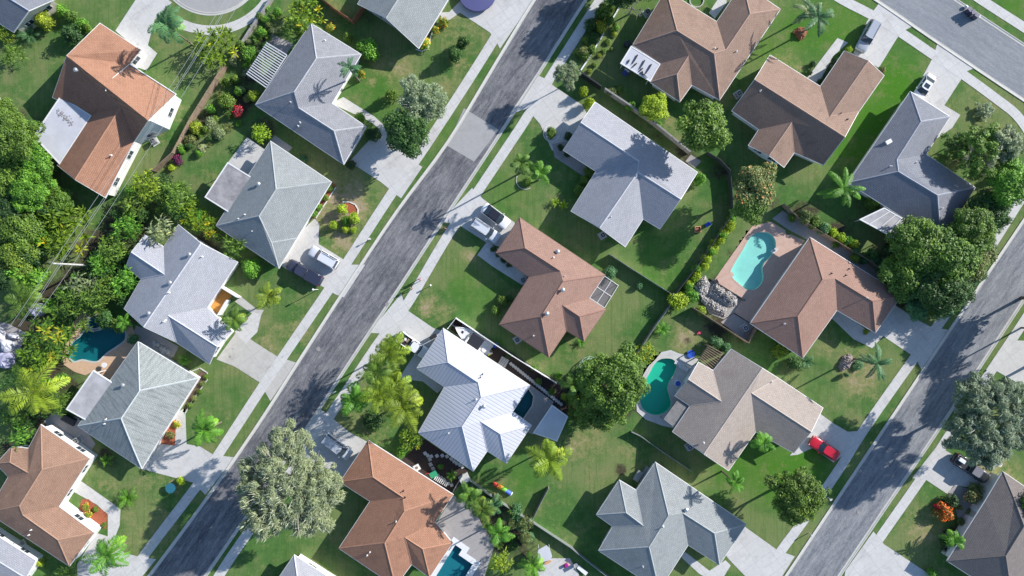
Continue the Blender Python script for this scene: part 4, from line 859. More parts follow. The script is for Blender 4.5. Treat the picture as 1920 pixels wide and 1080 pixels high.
K = {   # kind: (crown meshes builder, variants, natural radius, natural crown height, trunk key, category, crown base fraction)
 'tree': (lambda s: leafcloud("crown", 4, 4.4, 12500, 75, .29, M['leaf'], 10 + s, lr=(.14, .36), ring=.8), 3, 4.0, 4.4),
 'bigtree': (lambda s: leafcloud("crown", 6, 5.5, 30000, 170, .30, M['leaf'], 20 + s, lr=(.10, .24), ring=.86), 2, 6.0, 5.5),
 'greattree': (lambda s: leafcloud("crown", 9, 7.5, 52000, 420, .44, M['feather'], 30 + s, asp=.20, lr=(.04, .11), ring=.93, hib=.1, twigs=3600), 1, 9.0, 7.5),
 'feather': (lambda s: leafcloud("crown", 5, 4.8, 15000, 130, .36, M['feather'], 40 + s, asp=.22, lr=(.08, .18), ring=.88, hib=.2, twigs=900), 2, 5.0, 4.8),
 'sparse': (lambda s: leafcloud("crown", 4.5, 4, 6000, 70, .34, M['feather'], 50 + s, asp=.35, lr=(.08, .18), ring=.9, twigs=500), 2, 4.5, 4.0),
 'flowertree': (lambda s: leafcloud("crown", 4.5, 4.4, 12000, 60, .28, M['flower'], 60 + s, hib=.5, lr=(.16, .3)), 2, 4.5, 4.4),
 'bush': (lambda s: leafcloud("bush", 1.2, 1.7, 1500, 16, .15, M['leaf'], 70 + s, lr=(.3, .5), ring=.6), 4, 1.2, 1.7),
 'ball': (lambda s: leafcloud("bush", 1.6, 2.2, 3600, 40, .15, M['leaf'], 80 + s, lr=(.3, .36), ring=.66, asp=.7), 2, 1.6, 2.2),
 'flowerbush': (lambda s: leafcloud("bush", 1.2, 1.6, 1500, 18, .16, M['flower'], 90 + s, hib=.9, lr=(.25, .45)), 2, 1.2, 1.6),
 'croton': (lambda s: bladeclumpmulti("clump", 3, 26, s), 3, 3.0, 2.6),
 'areca': (lambda s: bananamulti("clump", 2.6, 19, 100 + s, (.75, 1.25), .75, (1.2, 3.0), 11), 4, 3.1, 3.4),
 'banana': (lambda s: bananamulti("clump", 2.4, 7, s), 2, 2.9, 3.0),
 'cycad': (lambda s: joinq("rosette", palm_crown("x", 1.5, 22, 12, .34, .07, M['frond'], 110 + s, (1.2, .05), .9, 0, (0, 0, .4)), M['frond']), 2, 1.5, 1.3),
 'coco': (lambda s: joinq("crown", palm_crown("x", 3.9, 16, 24, 1.0, .13, M['frond'], 120 + s, (1.15, -.45), 1.15, .22), M['frond']), 4, 3.7, 3.0),
 'palm': (lambda s: joinq("crown", palm_crown("x", 2.7, 13, 22, .72, .14, M['frond'], 140 + s, (1.1, -.3), 1.2, .1), M['frond']), 3, 2.5, 2.2),
 'queen': (lambda s: joinq("crown", palm_crown("x", 3.6, 11, 34, .62, .13, M['frond'], 160 + s, (.9, -.1), .95, .0), M['frond']), 3, 3.4, 2.4),
 'bare': (lambda s: trunkmesh("crown", 9, .05, 'palebark', 1.0, 1, 5 + s, 9), 1, 1.0, 1.0),
}
def bladeclumpmulti(name, R, nc, seed):
    g = np.random.default_rng(seed + 300); Cs = [[], [], [], []]
    for i in range(nc):
        a = i * 2.4 + g.uniform(-.3, .3); rr = R * .8 * math.sqrt((i + .3) / nc); b = np.array([rr * math.cos(a), rr * math.sin(a), g.uniform(.9, 2.1) * (1.15 - .45 * rr / R)]); hue = g.uniform(0, .55) if g.random() < .75 else g.uniform(.7, 1)
        for k in range(15):
            az = k * 2.4 + g.uniform(-.2, .2); e = g.uniform(.0, 1.3); L = g.uniform(.55, .95); p = b.copy()
            for q in range(2):
                dv = np.array([math.cos(az) * math.cos(e), math.sin(az) * math.cos(e), math.sin(e)]); q2 = p + dv * L / 2
                Cs[0].append((p + q2) / 2); Cs[1].append(dv * L / 2 * .7); Cs[2].append(np.array([-math.sin(az), math.cos(az), 0]) * .085); Cs[3].append(hue * .75 + g.uniform(0, .3)); p = q2; e -= .7
    return quadmesh(name, *[np.array(x) for x in Cs], M['croton'])
def bananamulti(name, R, nc, seed, ll=(1.1, 1.7), wf=1.0, hh=(1.2, 2.2), nb=10):
    g = np.random.default_rng(seed + 400); Cs = [[], [], [], []]
    for i in range(nc):
        a = i * 2.4 + g.uniform(-.3, .3); rr = R * .75 * math.sqrt((i + .2) / nc); b = np.array([rr * math.cos(a), rr * math.sin(a), g.uniform(*hh) * (1.12 - .35 * rr / R)])
        for k in range(nb):
            az = k * 2.4 + g.uniform(-.2, .2); e = g.uniform(.2, 1.25); L = g.uniform(*ll); p = b.copy(); v = g.uniform(.1, .85)
            for q in range(4):
                dv = np.array([math.cos(az) * math.cos(e), math.sin(az) * math.cos(e), math.sin(e)]); q2 = p + dv * L / 4
                Cs[0].append((p + q2) / 2); Cs[1].append(dv * L / 4 * .7); Cs[2].append(np.array([-math.sin(az), math.cos(az), 0]) * (.09 * wf, .16 * wf, .15 * wf, .08 * wf)[q]); Cs[3].append(v + g.uniform(-.1, .1)); p = q2; e -= .45
    return quadmesh(name, *[np.array(x) for x in Cs], M['frond'])
CB = 1.3
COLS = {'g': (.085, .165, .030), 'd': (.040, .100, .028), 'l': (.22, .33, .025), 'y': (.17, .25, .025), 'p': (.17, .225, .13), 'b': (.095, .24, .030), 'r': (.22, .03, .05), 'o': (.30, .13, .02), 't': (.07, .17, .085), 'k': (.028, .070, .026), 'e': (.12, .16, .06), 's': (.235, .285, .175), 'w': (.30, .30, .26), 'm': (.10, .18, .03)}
TRK = {}
def trunk_for(kind):
    if kind in TRK: return TRK[kind]
    if kind in ('coco', 'palm', 'queen'): t = trunkmesh("trunk", 0, .13, 'bark', curve=1.0)
    elif kind in ('greattree', 'feather', 'sparse'): t = trunkmesh("trunk", 13, .035, 'palebark', .80, seed=4, twigs=5)
    else: t = trunkmesh("trunk", 6, .05, 'bark', .75, seed=3, twigs=1)
    TRK[kind] = t; return t
NAMES = {'tree': ('tree', 'tree'), 'bigtree': ('tree', 'tree'), 'greattree': ('tree', 'tree'), 'feather': ('tree', 'tree'), 'sparse': ('tree', 'tree'), 'flowertree': ('flowering_tree', 'tree'), 'bush': ('bush', 'bush'), 'ball': ('clipped_bush', 'bush'), 'flowerbush': ('flowering_bush', 'bush'),
         'croton': ('tropical_plant', 'plant'), 'areca': ('areca_palm', 'palm'), 'banana': ('banana_plant', 'plant'), 'cycad': ('cycad', 'plant'), 'coco': ('coconut_palm', 'palm'), 'palm': ('palm', 'palm'), 'queen': ('palm', 'palm'), 'bare': ('bare_tree', 'tree')}
SEQ = [0]
def plant(kind, px, py, r, h, colr, label, group=None, zs=1.0, xy=(1, 1, 0)):
    """px,py: crown centre in the photo; r: crown radius in photo px; h: total height in m"""
    fn, nv, Rn, Hn = K[kind]; SEQ[0] += 1; i = SEQ[0]; ms = V_(kind, fn, nv); me = ms[i % nv]; g = random.Random(i * 17)
    nm, cat = NAMES[kind]; R = r / PPM * (CAMH - h * .75) / CAMH; s = R / Rn; rz = g.uniform(0, 6.28); hs = s * zs
    base = P(px, py, h * .8); base.z = 0; cl = tuple(v * CB for v in COLS[colr]) if isinstance(colr, str) else colr; j = g.uniform(.88, 1.12); col = (cl[0] * j * g.uniform(.93, 1.07), cl[1] * j, cl[2] * j, 1)
    if kind in ('bush', 'ball', 'flowerbush', 'croton', 'cycad', 'areca', 'banana'):
        o = addobj(nm, me, None, None, base, rz); o.scale = (s * xy[0], s * xy[1], h / Hn * zs); o.color = col
        if xy[0] != xy[1]: o.rotation_euler.z = xy[2]
        o.location.z = 0 if kind not in ('bush', 'ball', 'flowerbush') else -.12 * h / Hn
        return tag(o, label, cat, group)
    root = empty(nm, base, label, cat, group, rz)
    if kind == 'bare':
        o = addobj("crown", me, root); o.scale = (R, R, h); o.color = col; return root
    tr = addobj("trunk", trunk_for(kind), root)
    if kind in ('coco', 'palm', 'queen'):
        tr.scale = (1, 1, h * .82); cr = addobj("crown", me, root, None, (0, 0, h * .80)); cr.scale = (s, s, s)
    else:
        ch = Hn * hs; ch = min(ch, h * .85); tr.scale = (R, R, h - ch * .12); cr = addobj("crown", me, root, None, (0, 0, h - ch)); cr.scale = (s, s, ch / Hn)
    cr.color = col; return root
# ================================================================ PLANTS, ONE BY ONE  (kind, px, py, radius px, height m, colour, label)
GHEDGE = "shrubs in the lime hedge left of the turquoise pool"
PL = [
('ball',75,35,21,2.6,'y',"round yellow-green bush beside the dark slate roof in the upper left corner"),
('bush',112,15,15,2.2,'b',"green shrub topmost in the short row above the orange-brown roof"),
('bush',129,28,14,2.0,'g',"green shrub second from the top in the short row above the orange-brown roof"),
('bush',146,41,14,2.0,'b',"green shrub third from the top in the short row above the orange-brown roof"),
('bush',160,50,10,1.6,'m',"small green shrub lowest in the short row above the orange-brown roof"),
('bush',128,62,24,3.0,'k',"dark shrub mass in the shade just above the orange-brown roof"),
('cycad',49,61,23,1.8,'t',"blue-green rosette cycad below the dark slate roof"),
('areca',16,100,30,3.4,'m',"large yellow-green palm clump at the left edge of the upper left lawn"),
('areca',4,62,22,3.0,'y',"yellowish palm clump at the left edge above the larger clump"),
('palm',312,46,40,10,'t',"tall green palm whose shadow falls on the orange-brown roof"),
('croton',398,80,48,4.2,'y',"wide yellow-green leafy clump under the power lines below the cul-de-sac"),
('bush',463,98,19,2.4,'b',"bright green shrub above the striped pergola"),
('bush',447,83,12,2.0,'g',"green shrub upper left of the bright one above the pergola"),
('bush',424,149,11,1.6,'g',"small green shrub by the wooden fence, left one of a pair"),
('bush',439,147,10,1.6,'m',"small green shrub by the wooden fence, right one of a pair"),
('ball',446,169,12,1.6,'b',"small round shrub left of the striped pergola's lower corner"),
('bush',420,186,19,2.2,'m',"wide olive shrub beside the wooden fence left of the pergola"),
('ball',474,177,15,2.2,'y',"yellow-green round bush under the lower corner of the pergola"),
('bush',393,203,11,1.4,'b',"bright little shrub by the wooden fence above the pale planting"),
('flowerbush',445,207,14,1.4,'r',"red leaved shrub left of the grey hip roof house"),
('areca',485,248,25,3.2,'l',"lime bushy palm between the two grey hip roof houses"),
('bush',366,238,16,1.8,'y',"yellow-green shrub in the pale garden bed by the wooden fence"),
('bush',393,228,14,1.5,'p',"pale grey-green shrub in the garden bed by the wooden fence"),
('bush',352,262,14,1.6,'e',"olive shrub in the garden bed, lowest by the wooden fence"),
('bush',408,250,14,1.4,'p',"pale shrub between the garden bed and the small back lawn"),
('bush',378,277,11,1.2,'s',"pale grey shrub above the small back lawn"),
('bush',337,279,10,1.4,'b',"bright green shrub beside the purple one"),
('flowerbush',332,298,12,1.4,(.10,.03,.10),"purple leaved shrub by the end of the wooden fence"),
('bush',319,313,9,1.4,'l',"lime shrub below the purple one at the end of the fence"),
# left woods
('bigtree',18,255,52,10,'g',"bright green tree at the left edge beside the white flat patio roof"),
('tree',10,320,46,7.0,'g',"green tree at the left edge below the bright one"),
('tree',62,300,34,6.5,'b',"bright green tree nearest the lower corner of the white flat patio roof"),
('bigtree',50,350,46,6.8,'b',"bright green tree below the orange-brown house's lower corner"),
('tree',6,385,34,6.0,'k',"dark tree at the left edge above the pale leaved tree"),
('croton',112,430,59,5.5,'y',"great yellow-green leafy clump under the power lines left of the utility pole"),
('tree',28,430,44,6.0,'g',"mid green tree left of the great yellow-green clump"),
('tree',22,480,40,5.6,'m',"olive tree at the left edge below the mid green one"),
('bush',75,395,26,3.0,'b',"green shrub above the great yellow-green clump"),
('areca',270,345,40,4.0,'y',"yellow-green palm clump just right of the orange-brown house's lower corner"),
('areca',322,366,43,4.4,'m',"big olive palm clump left of the brown stained patio roof"),
('banana',243,388,36,3.6,'m',"banana plant on the upper end of the tropical belt"),
('areca',232,424,37,3.8,'b',"green palm clump in the tropical belt right of the power lines"),
('banana',291,432,36,5.5,'p',"pale banana plant over the upper corner of the three-vent grey house"),
('croton',352,395,30,3.0,'y',"yellow-green leafy clump left of the light grey hip roof house, upper one"),
('croton',374,412,27,3.0,'y',"yellow-green leafy clump left of the light grey hip roof house, middle one"),
('croton',396,430,25,2.8,'y',"yellow-green leafy clump left of the light grey hip roof house, lower one"),
('areca',205,466,39,4.0,'m',"olive palm clump right of the utility pole"),
('areca',186,494,36,3.6,'b',"green palm clump under the utility pole's foot"),
('banana',146,534,39,3.6,'p',"pale banana plant left of the tropical thicket by the pool"),
('areca',229,528,40,4.2,'b',"bright palm clump touching the left corner of the three-vent grey house"),
('areca',196,540,37,4.0,'m',"olive palm clump in the thicket above the teal pool"),
('areca',167,565,40,3.8,'g',"green palm clump in the thicket above left of the teal pool"),
('areca',126,566,42,3.6,'g',"green palm clump in the thicket between the power lines and the teal pool"),
('palm',232,604,19,4.0,'b',"small bright palm overhanging the right end of the teal pool"),
('bush',245,636,13,2.0,'t',"dark green shrub between the teal pool and the weathered hip roof"),
('banana',434,464,32,4.5,'m',"banana plant between the light grey hip roof and the round clipped bush"),
('ball',466,502,24,2.6,'b',"large round clipped bush at the lower corner of the light grey hip roof house"),
('cycad',342,676,15,1.6,'b',"small green palm between the three-vent house and the weathered hip roof"),
('palm',438,600,28,6.6,'g',"palm standing by the courtyard nook of the three-vent grey house"),
('coco',42,562,46,6.5,'m',"palm with long fronds crossing the power lines at the left edge"),
('croton',88,635,57,3.6,'m',"green and orange leafy clump left of the tan pool deck"),
('croton',60,665,39,3.2,'y',"yellowish leafy clump beside the covered white junk at the left edge"),
('coco',62,735,64,7.0,'y',"huge yellow-green palm left of the pale grey flat patio roof"),
('areca',20,770,43,4.0,'g',"green palm clump at the left edge above the tan-brown house"),
('banana',30,822,30,4.0,'b',"banana plant over the upper left edge of the tan-brown roof"),
('areca',104,760,31,3.6,'g',"green palm clump below the huge yellow-green palm"),
('palm',383,806,36,7.2,'b',"green palm on the front lawn of the weathered hip roof house"),
('flowerbush',318,815,10,.8,'e',"small flowering plant in the bed by the weathered house's driveway"),
('flowerbush',330,797,8,.7,'l',"yellow flowering plant in the bed by the weathered house's driveway"),
('cycad',195,864,14,1.6,'b',"small palm between the weathered hip roof and the tan-brown house"),
('cycad',234,936,22,1.8,'b',"wide leafy palm on the lawn right of the tan-brown house"),
('cycad',224,946,14,1.4,'g',"smaller leafy palm touching the wide one on the tan-brown house's lawn"),
('coco',200,1043,50,6.5,'b',"big bright palm in front of the tan-brown house near the bottom edge"),
('bush',72,1058,11,1.2,'y',"yellow-green shrub beside the white roof in the bottom left corner"),
('areca',122,1074,26,2.6,'g',"green fern clump at the bottom edge beside the tan-brown house"),
('flowerbush',160,951,9,.8,'y',"yellow flowers in the courtyard bed, upper plant"),
('flowerbush',164,966,8,.8,'y',"yellow flowers in the courtyard bed, lower plant"),
('bush',178,955,7,.6,'g',"small green plant in the courtyard bed beside the yellow flowers"),
('bush',194,985,6,.6,'m',"small green plant at the far end of the courtyard bed"),
('ball',337,903,10,1.0,'l',"small lime bush by the teal birdbath on the lawn"),
# top, between pergola house and street
('croton',566,22,41,4.6,'y',"tall yellow and green leafy clump at the top edge left of the red wood fence"),
('areca',542,50,27,3.6,'g',"green palm clump over the top corner of the pergola house"),
('bush',487,58,12,1.6,'b',"small green shrub left of the pergola house's top corner"),
('bush',498,85,12,1.8,'b',"small green shrub just above the striped pergola"),
('bush',518,20,10,1.4,'b',"small green shrub beside the concrete wall at the top edge"),
('flowerbush',619,50,10,1.4,'y',"small yellow-orange bush at the top corner of the pergola house"),
('ball',651,66,12,1.8,'m',"small round bush left of the large clipped bush"),
('ball',686,88,27,3.0,'b',"large round clipped bush beside the palm at the pergola house"),
('queen',655,126,25,8.5,'t',"blue-green palm at the right corner of the pergola house roof"),
('flowerbush',677,138,9,1.4,'y',"small yellow flowering shrub under the blue-green palm"),
('flowerbush',832,39,11,1.4,'y',"yellow-green shrub topmost along the right wall of the top grey house"),
('flowerbush',815,55,10,1.4,'y',"yellow-green shrub second along the right wall of the top grey house"),
('flowerbush',797,80,12,1.4,'l',"yellow-green shrub lowest along the right wall of the top grey house"),
('ball',867,76,15,3.0,'d',"dark round bush, upper right one of the pair on the upper lawn"),
('ball',851,99,17,3.2,'d',"dark round bush, lower left one of the pair on the upper lawn"),
('bush',732,175,15,3.0,'g',"single upright shrub on the lawn right of the pergola house"),
('feather',788,190,52,7.5,'s',"pale grey-green feathery tree by the sidewalk"),
('tree',765,246,46,7.5,'d',"dark green tree touching the pale feathery tree by the sidewalk"),
('ball',673,220,14,1.6,'b',"small round bush along the curved front path"),
('ball',698,250,17,2.2,'k',"dark round bush inside the bend of the curved front path"),
('ball',657,308,11,1.4,'k',"dark round bush at the lower corner of the pergola house"),
('bush',640,393,13,2.2,'l',"lime shrub, upper part of the little garden island by the worn lawn"),
('bush',661,409,14,2.2,'l',"lime shrub, right part of the little garden island"),
('bush',645,413,11,2.0,'b',"green shrub in the middle of the little garden island"),
('bush',624,421,11,1.8,'l',"lime shrub, left part of the little garden island"),
('bush',646,428,9,1.4,'l',"small lime shrub, lower part of the little garden island"),
('bush',661,431,8,1.2,'l',"small lime shrub, lower right in the little garden island"),
('bush',618,352,9,1.0,'g',"green shrub topmost in the red bed beside the light grey hip roof"),
('bush',608,370,9,1.0,'m',"green shrub second in the red bed beside the light grey hip roof"),
('bush',598,388,9,1.0,'b',"green shrub third in the red bed beside the light grey hip roof"),
('bush',589,401,9,1.0,'b',"green shrub lowest in the red bed beside the light grey hip roof"),
('coco',503,556,31,6,'y',"yellow-green palm on the lawn right of the large clipped bush"),
('bush',566,300,12,.8,'t',"low blue-green plant between the two grey hip roof houses"),
('bush',442,782,0.1,.1,'g',"x"),
# top right street side
('flowerbush',1130,45,15,2.4,'y',"yellowish bush between the sidewalk and the rope-edged garden"),
('bush',1130,18,18,3.0,'g',"green bush above the yellowish one near the top edge"),
('bush',1108,40,14,3.0,'d',"dark bush left of the yellowish one by the sidewalk"),
('bush',1095,95,13,1.6,'e',"dry brownish bush by the shaded sidewalk"),
('bush',1155,48,10,1.2,'b',"low bright bush inside the long garden edge"),
('feather',1063,141,27,6.5,'p',"small pale green tree over the sidewalk at the shaded driveway"),
('bush',1096,168,12,2.4,'l',"lime bush, upper one beside the pale street tree"),
('bush',1106,190,13,2.4,'l',"lime bush, lower one beside the pale street tree"),
('ball',1034,247,13,1.8,'g',"green bush in the white-edged ring by the shaded driveway"),
('ball',1066,254,10,1.4,'k',"dark round bush at the left corner of the tree-shaded grey house"),
('bare',1188,8,30,4.5,'w',"leafless pale tree at the top edge"),
('tree',1228,201,28,4.0,'l',"lime green tree behind the tree-shaded grey house"),
('tree',1318,237,52,10,'g',"large round green tree between the brown hip roof and the tree-shaded grey house"),
('bush',1184,198,12,1.4,'b',"small green shrub by the grey block wall"),
('bush',1148,170,12,1.6,'e',"pale thin shrub by the dark corner of the grey block wall"),
('bush',1235,232,8,.9,'b',"tiny bright shrub below the lime green tree"),
('bush',1160,165,10,1.2,'g',"green shrub right of the pale thin one by the grey block wall"),
('palm',978,306,26,10,'g',"palm on the corner lawn, left one of a close pair"),
('palm',1013,322,25,9.5,'b',"palm on the corner lawn, right one of a close pair"),
('bush',990,340,12,1.2,'g',"low shrub in the ring under the pair of palms"),
('cycad',1041,379,11,1.2,'l',"small light green fan plant, left of a pair beside the grey gabled house"),
('cycad',1057,384,11,1.2,'l',"small light green fan plant, right of a pair beside the grey gabled house"),
('ball',1105,321,13,1.8,'g',"round clipped bush, top one of three against the grey gabled house"),
('ball',1097,338,13,1.8,'g',"round clipped bush, middle one of three against the grey gabled house"),
('ball',1087,355,12,1.8,'g',"round clipped bush, bottom one of three against the grey gabled house"),
('bush',1052,275,8,1.2,'k',"dark shrub, upper one in the narrow bed beside the grey gabled house"),
('bush',1064,287,8,1.2,'k',"dark shrub, lower one in the narrow bed beside the grey gabled house"),
('bush',1314,334,14,2.2,'b',"bright shrub at the right corner of the grey gabled house"),
('flowertree',1420,352,52,8.5,'e',"tree with pinkish blossoms above the turquoise pool"),
('tree',1405,385,34,8,'g',"green tree leaning on the blossoming tree above the pool"),
('ball',941,564,13,1.6,'g',"round bush in the shade left of the terracotta middle house, upper right of a pair"),
('ball',928,584,13,1.6,'g',"round bush in the shade left of the terracotta middle house, lower left of a pair"),
('bush',956,561,9,1.0,'d',"small dark shrub touching the shaded left wall of the terracotta middle house"),
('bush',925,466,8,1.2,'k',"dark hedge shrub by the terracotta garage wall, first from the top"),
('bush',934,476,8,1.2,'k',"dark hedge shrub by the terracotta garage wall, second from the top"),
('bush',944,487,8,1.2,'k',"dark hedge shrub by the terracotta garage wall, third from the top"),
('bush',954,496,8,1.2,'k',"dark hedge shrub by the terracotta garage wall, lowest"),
('ball',1145,512,16,2.0,'t',"round blue-green bush beside the screened porch cage"),
('bush',1200,536,9,1.2,'t',"small bush in the shade right of the screened porch cage"),
('queen',1535,33,40,8.5,'t',"large feathery blue-green palm on the top right lawn"),
('queen',1515,20,30,5.5,'p',"pale feathery palm just left of the large one on the top right lawn"),
('bush',1593,91,8,1.2,'l',"lime shrub at the garage corner beside the silver van"),
('bush',1583,103,9,1.0,'k',"dark shrub topmost along the wing of the brown gabled house"),
('bush',1573,116,9,1.0,'k',"dark shrub second along the wing of the brown gabled house"),
('bush',1562,129,9,1.0,'k',"dark shrub third along the wing of the brown gabled house"),
('bush',1552,141,9,1.0,'k',"dark shrub fourth along the wing of the brown gabled house"),
('bush',1541,153,9,1.0,'k',"dark shrub lowest along the wing of the brown gabled house"),
('bush',1526,119,8,.9,'k',"dark low plant beside the shaded walk, upper one"),
('bush',1519,133,8,.9,'k',"dark low plant beside the shaded walk, lower one"),
('flowerbush',1656,130,8,1.2,'e',"reddish bush at the right corner of the brown gabled house"),
('sparse',1850,206,19,1.2,'s',"low ring of pale plants on the corner lawn"),
('sparse',1850,285,58,8,'m',"open branched tree right of the slate-grey house"),
('sparse',1800,270,30,4.4,'g',"thin tree beside the walk of the slate-grey house"),
('tree',1905,345,44,8,'b',"bright green tree at the right edge above the sidewalk"),
('sparse',1890,270,40,8,'s',"pale open tree at the right edge of the corner lawn"),
('queen',1582,354,42,6.5,'b',"bright green palm left of the slate-grey house"),
('bush',1645,380,18,2.6,'m',"olive shrub over the corner of the glazed patio roof"),
('bush',1512,404,18,2.4,'e',"brownish shrub, left one along the back fence under the bright palm"),
('bush',1532,415,16,2.4,'g',"green shrub, middle one along the back fence under the bright palm"),
('bush',1549,428,15,2.4,'t',"green shrub, right one along the back fence under the bright palm"),
('bush',1564,437,13,2.0,'l',"lime hedge shrub first from the left below the bright palm"),
('bush',1578,444,13,2.0,'l',"lime hedge shrub second from the left below the bright palm"),
('bush',1592,451,13,2.0,'b',"lime hedge shrub third from the left below the bright palm"),
('bush',1606,458,12,2.0,'l',"lime hedge shrub last from the left below the bright palm"),
('bush',1640,476,16,1.8,'d',"dark shrub between the lime hedge and the big trees"),
('bigtree',1736,466,64,7.5,'g',"broad green tree over the lower end of the slate-grey house"),
('bigtree',1830,430,48,7.5,'g',"green tree touching the sidewalk right of the slate-grey house"),
('tree',1792,482,56,8.2,'g',"dark green tree in the middle of the roadside grove"),
('bigtree',1772,536,58,7.2,'d',"dark green tree at the lower end of the roadside grove"),
('tree',1705,515,50,6,'g',"green tree on the left of the roadside grove"),
('tree',1828,480,44,6.0,'e',"olive tree overhanging the sidewalk in the roadside grove"),
('tree',1860,395,42,6.0,'d',"dark tree at the upper end of the roadside grove"),
('bush',1668,498,18,2.4,'t',"blue-green shrub at the left foot of the roadside grove"),
('bush',1672,540,14,1.8,'d',"dark shrub beside the terracotta roof under the grove"),
# middle
('cycad',1243,618,16,1.6,'b',"small palm in the garden above the green kidney pool"),
('croton',1211,663,24,2.2,'y',"yellow-green leafy clump left of the green kidney pool"),
('bigtree',1150,722,70,9.5,'g',"great dense dark green tree beside the green kidney pool"),
('tree',1128,768,44,6.4,'g',"green tree joined to the lower left of the great dense tree"),
('palm',1078,722,28,8.5,'m',"palm left of the great dense tree"),
('palm',1092,762,26,5.0,'g',"palm between the white shed roof and the great dense tree"),
('cycad',1090,643,11,1.0,'b',"small plant at the lower wing of the terracotta house"),
('bush',1275,566,24,2.6,'l',"lime bush at the lower end of the lime hedge by the rubble"),
('bush',1300,555,16,2.2,'b',"green bush beside the rubble piles"),
('bush',1318,583,11,1.8,'y',"small yellow-green bush below the rubble piles"),
('bush',1345,642,17,2.2,'t',"blue-green shrub at the top corner of the taupe house"),
('bush',1362,652,12,2.0,'t',"blue-green shrub just right of the one at the taupe house's top corner"),
('coco',731,660,48,9,'y',"yellow-green palm topmost of the street palm grove"),
('coco',704,698,42,8.5,'m',"green palm second down in the street palm grove"),
('palm',664,748,38,8,'b',"green palm leftmost in the street palm grove"),
('coco',712,742,46,9,'y',"green palm in the centre of the street palm grove"),
('coco',757,762,54,9.5,'y',"yellow palm rightmost and largest in the street palm grove"),
('palm',742,722,36,7.5,'y',"yellow palm between the top and the largest palms of the street grove"),
('croton',768,826,26,3.4,'y',"yellow leafy clump between the white metal roof and the orange roof"),
('bush',751,848,14,1.8,'b',"bright green bush at the edge of the orange roof"),
('bush',700,790,26,1.6,'d',"low dark shrub under the street palm grove"),
('greattree',533,920,109,13,'s',"great grey-green spreading tree over the street at the bottom"),
('palm',881,932,30,8,'g',"palm at the right corner of the orange roof, upper one of the group"),
('palm',905,955,30,8,'m',"palm in the group right of the orange roof, middle one"),
('palm',936,1000,30,7.5,'b',"palm in the group right of the orange roof, lowest one by the pool"),
('palm',925,948,22,7,'t',"palm in the group right of the orange roof, nearest the back fence"),
('areca',940,1060,30,4.0,'y',"yellow-green palm clump at the bottom edge right of the blue pool"),
('cycad',846,893,12,1.2,'b',"bright green plant in the dark mulch garden, larger one"),
('bush',826,876,7,.6,'b',"bright green plant in the dark mulch garden, smaller one"),
('coco',1030,864,54,9,'y',"big yellow-green palm below the white flat shed roof"),
('palm',1000,1062,30,5.0,'b',"palm at the bottom edge beside the hexagonal white canopy"),
('areca',985,985,20,3.0,'e',"pale brownish clump at the end of the white fence"),
('bush',968,958,15,2.2,'t',"blue-green shrub by the white fence"),
('tree',984,1010,12,2.4,'e',"small brownish tree below the pale clump by the fence"),
('palm',1379,906,22,8,'b',"palm with a thin long shadow right of the pale six-ridge roof"),
('palm',1431,830,27,7,'b',"palm in the front angle of the taupe house"),
('bush',1468,659,19,2.4,'y',"yellow-green shrub at the lower left corner of the terracotta pool house"),
('cycad',1516,679,17,1.6,'t',"spiky green plant right of the terracotta pool house's lower corner"),
('bush',1494,684,18,1.8,'d',"dark shrub between the yellow-green shrub and the spiky plant"),
('queen',1645,682,38,8.5,'t',"large blue-green palm on the patchy lawn by the driveway"),
('bush',1590,704,6,1.4,'t',"tiny round bush with a dark shadow on the patchy lawn"),
('bush',1610,685,13,.8,'t',"low blue-green plant beside the grey stump"),
('bush',1625,623,7,.8,'y',"small yellow-green plant at the terracotta garage corner"),
('greattree',1872,790,96,11.5,(.27,.33,.22),"large grey-green tree at the right edge above the black pickup"),
('bigtree',1500,934,56,8.5,'g',"dark round leafy tree on the verge left of the right-hand street"),
('flowerbush',1776,964,20,2.2,'o',"bright orange bush on the lawn beside the dark brown house"),
('flowerbush',1762,953,8,1.6,(.35,.03,.05),"small red bush touching the bright orange one"),
('palm',1790,1012,24,3.4,'b',"bright green palm at the left edge of the dark brown roof"),
('flowerbush',1828,932,19,2.2,'e',"olive shrub between the black pickup and the dark brown roof"),
('bush',1790,940,16,2.0,'k',"dark shrub above the bright orange bush"),
('bush',1750,1075,12,1.4,'b',"green shrub at the bottom edge beside the dark brown roof"),
('bush',900,-8,10,1.0,'g',"green shrub at the top edge by the covered trampoline"),
('tree',1990,560,60,9.5,'g',"tall tree outside the right edge shading the right-hand street"),
('tree',2010,690,56,9.0,'g',"tall tree outside the right edge shading the lower driveway"),
('coco',1985,620,50,9.0,'g',"tall palm outside the right edge beside the street"),
('tree',1215,-60,60,9.0,'g',"tall tree outside the top edge shading the main street"),
('tree',1165,-20,34,7.0,'d',"tree at the top edge beside the main street"),
('tree',1960,960,50,6,'g',"tree outside the right edge behind the dark brown house"),
]
for k, a in enumerate(PL):
    if a[6] != "x": plant(*a)
for i, (x, y) in enumerate(zip(np.linspace(1378, 1292, 17), np.linspace(408, 536, 17))):
    plant('bush', x + (i % 3 - 1) * 3, y + (i % 2) * 3, 10.5 + (i * 7 % 5) * .6, 1.7 + (i % 3) * .2, 'l' if i % 4 else 'b', "lime green shrub in the long hedge between the back lawn and the turquoise pool", GHEDGE)
for i, (x, y, r) in enumerate([(1132, 95, 7), (1124, 103, 6), (1140, 78, 8), (1152, 62, 8), (1115, 120, 7), (1106, 132, 6), (1147, 92, 5)]):
    plant('bush', x, y, r, .6, 'y' if i % 2 else 'm', "low yellow-green plant in the narrow strip beside the long garden edge", "low plants along the long garden edge")
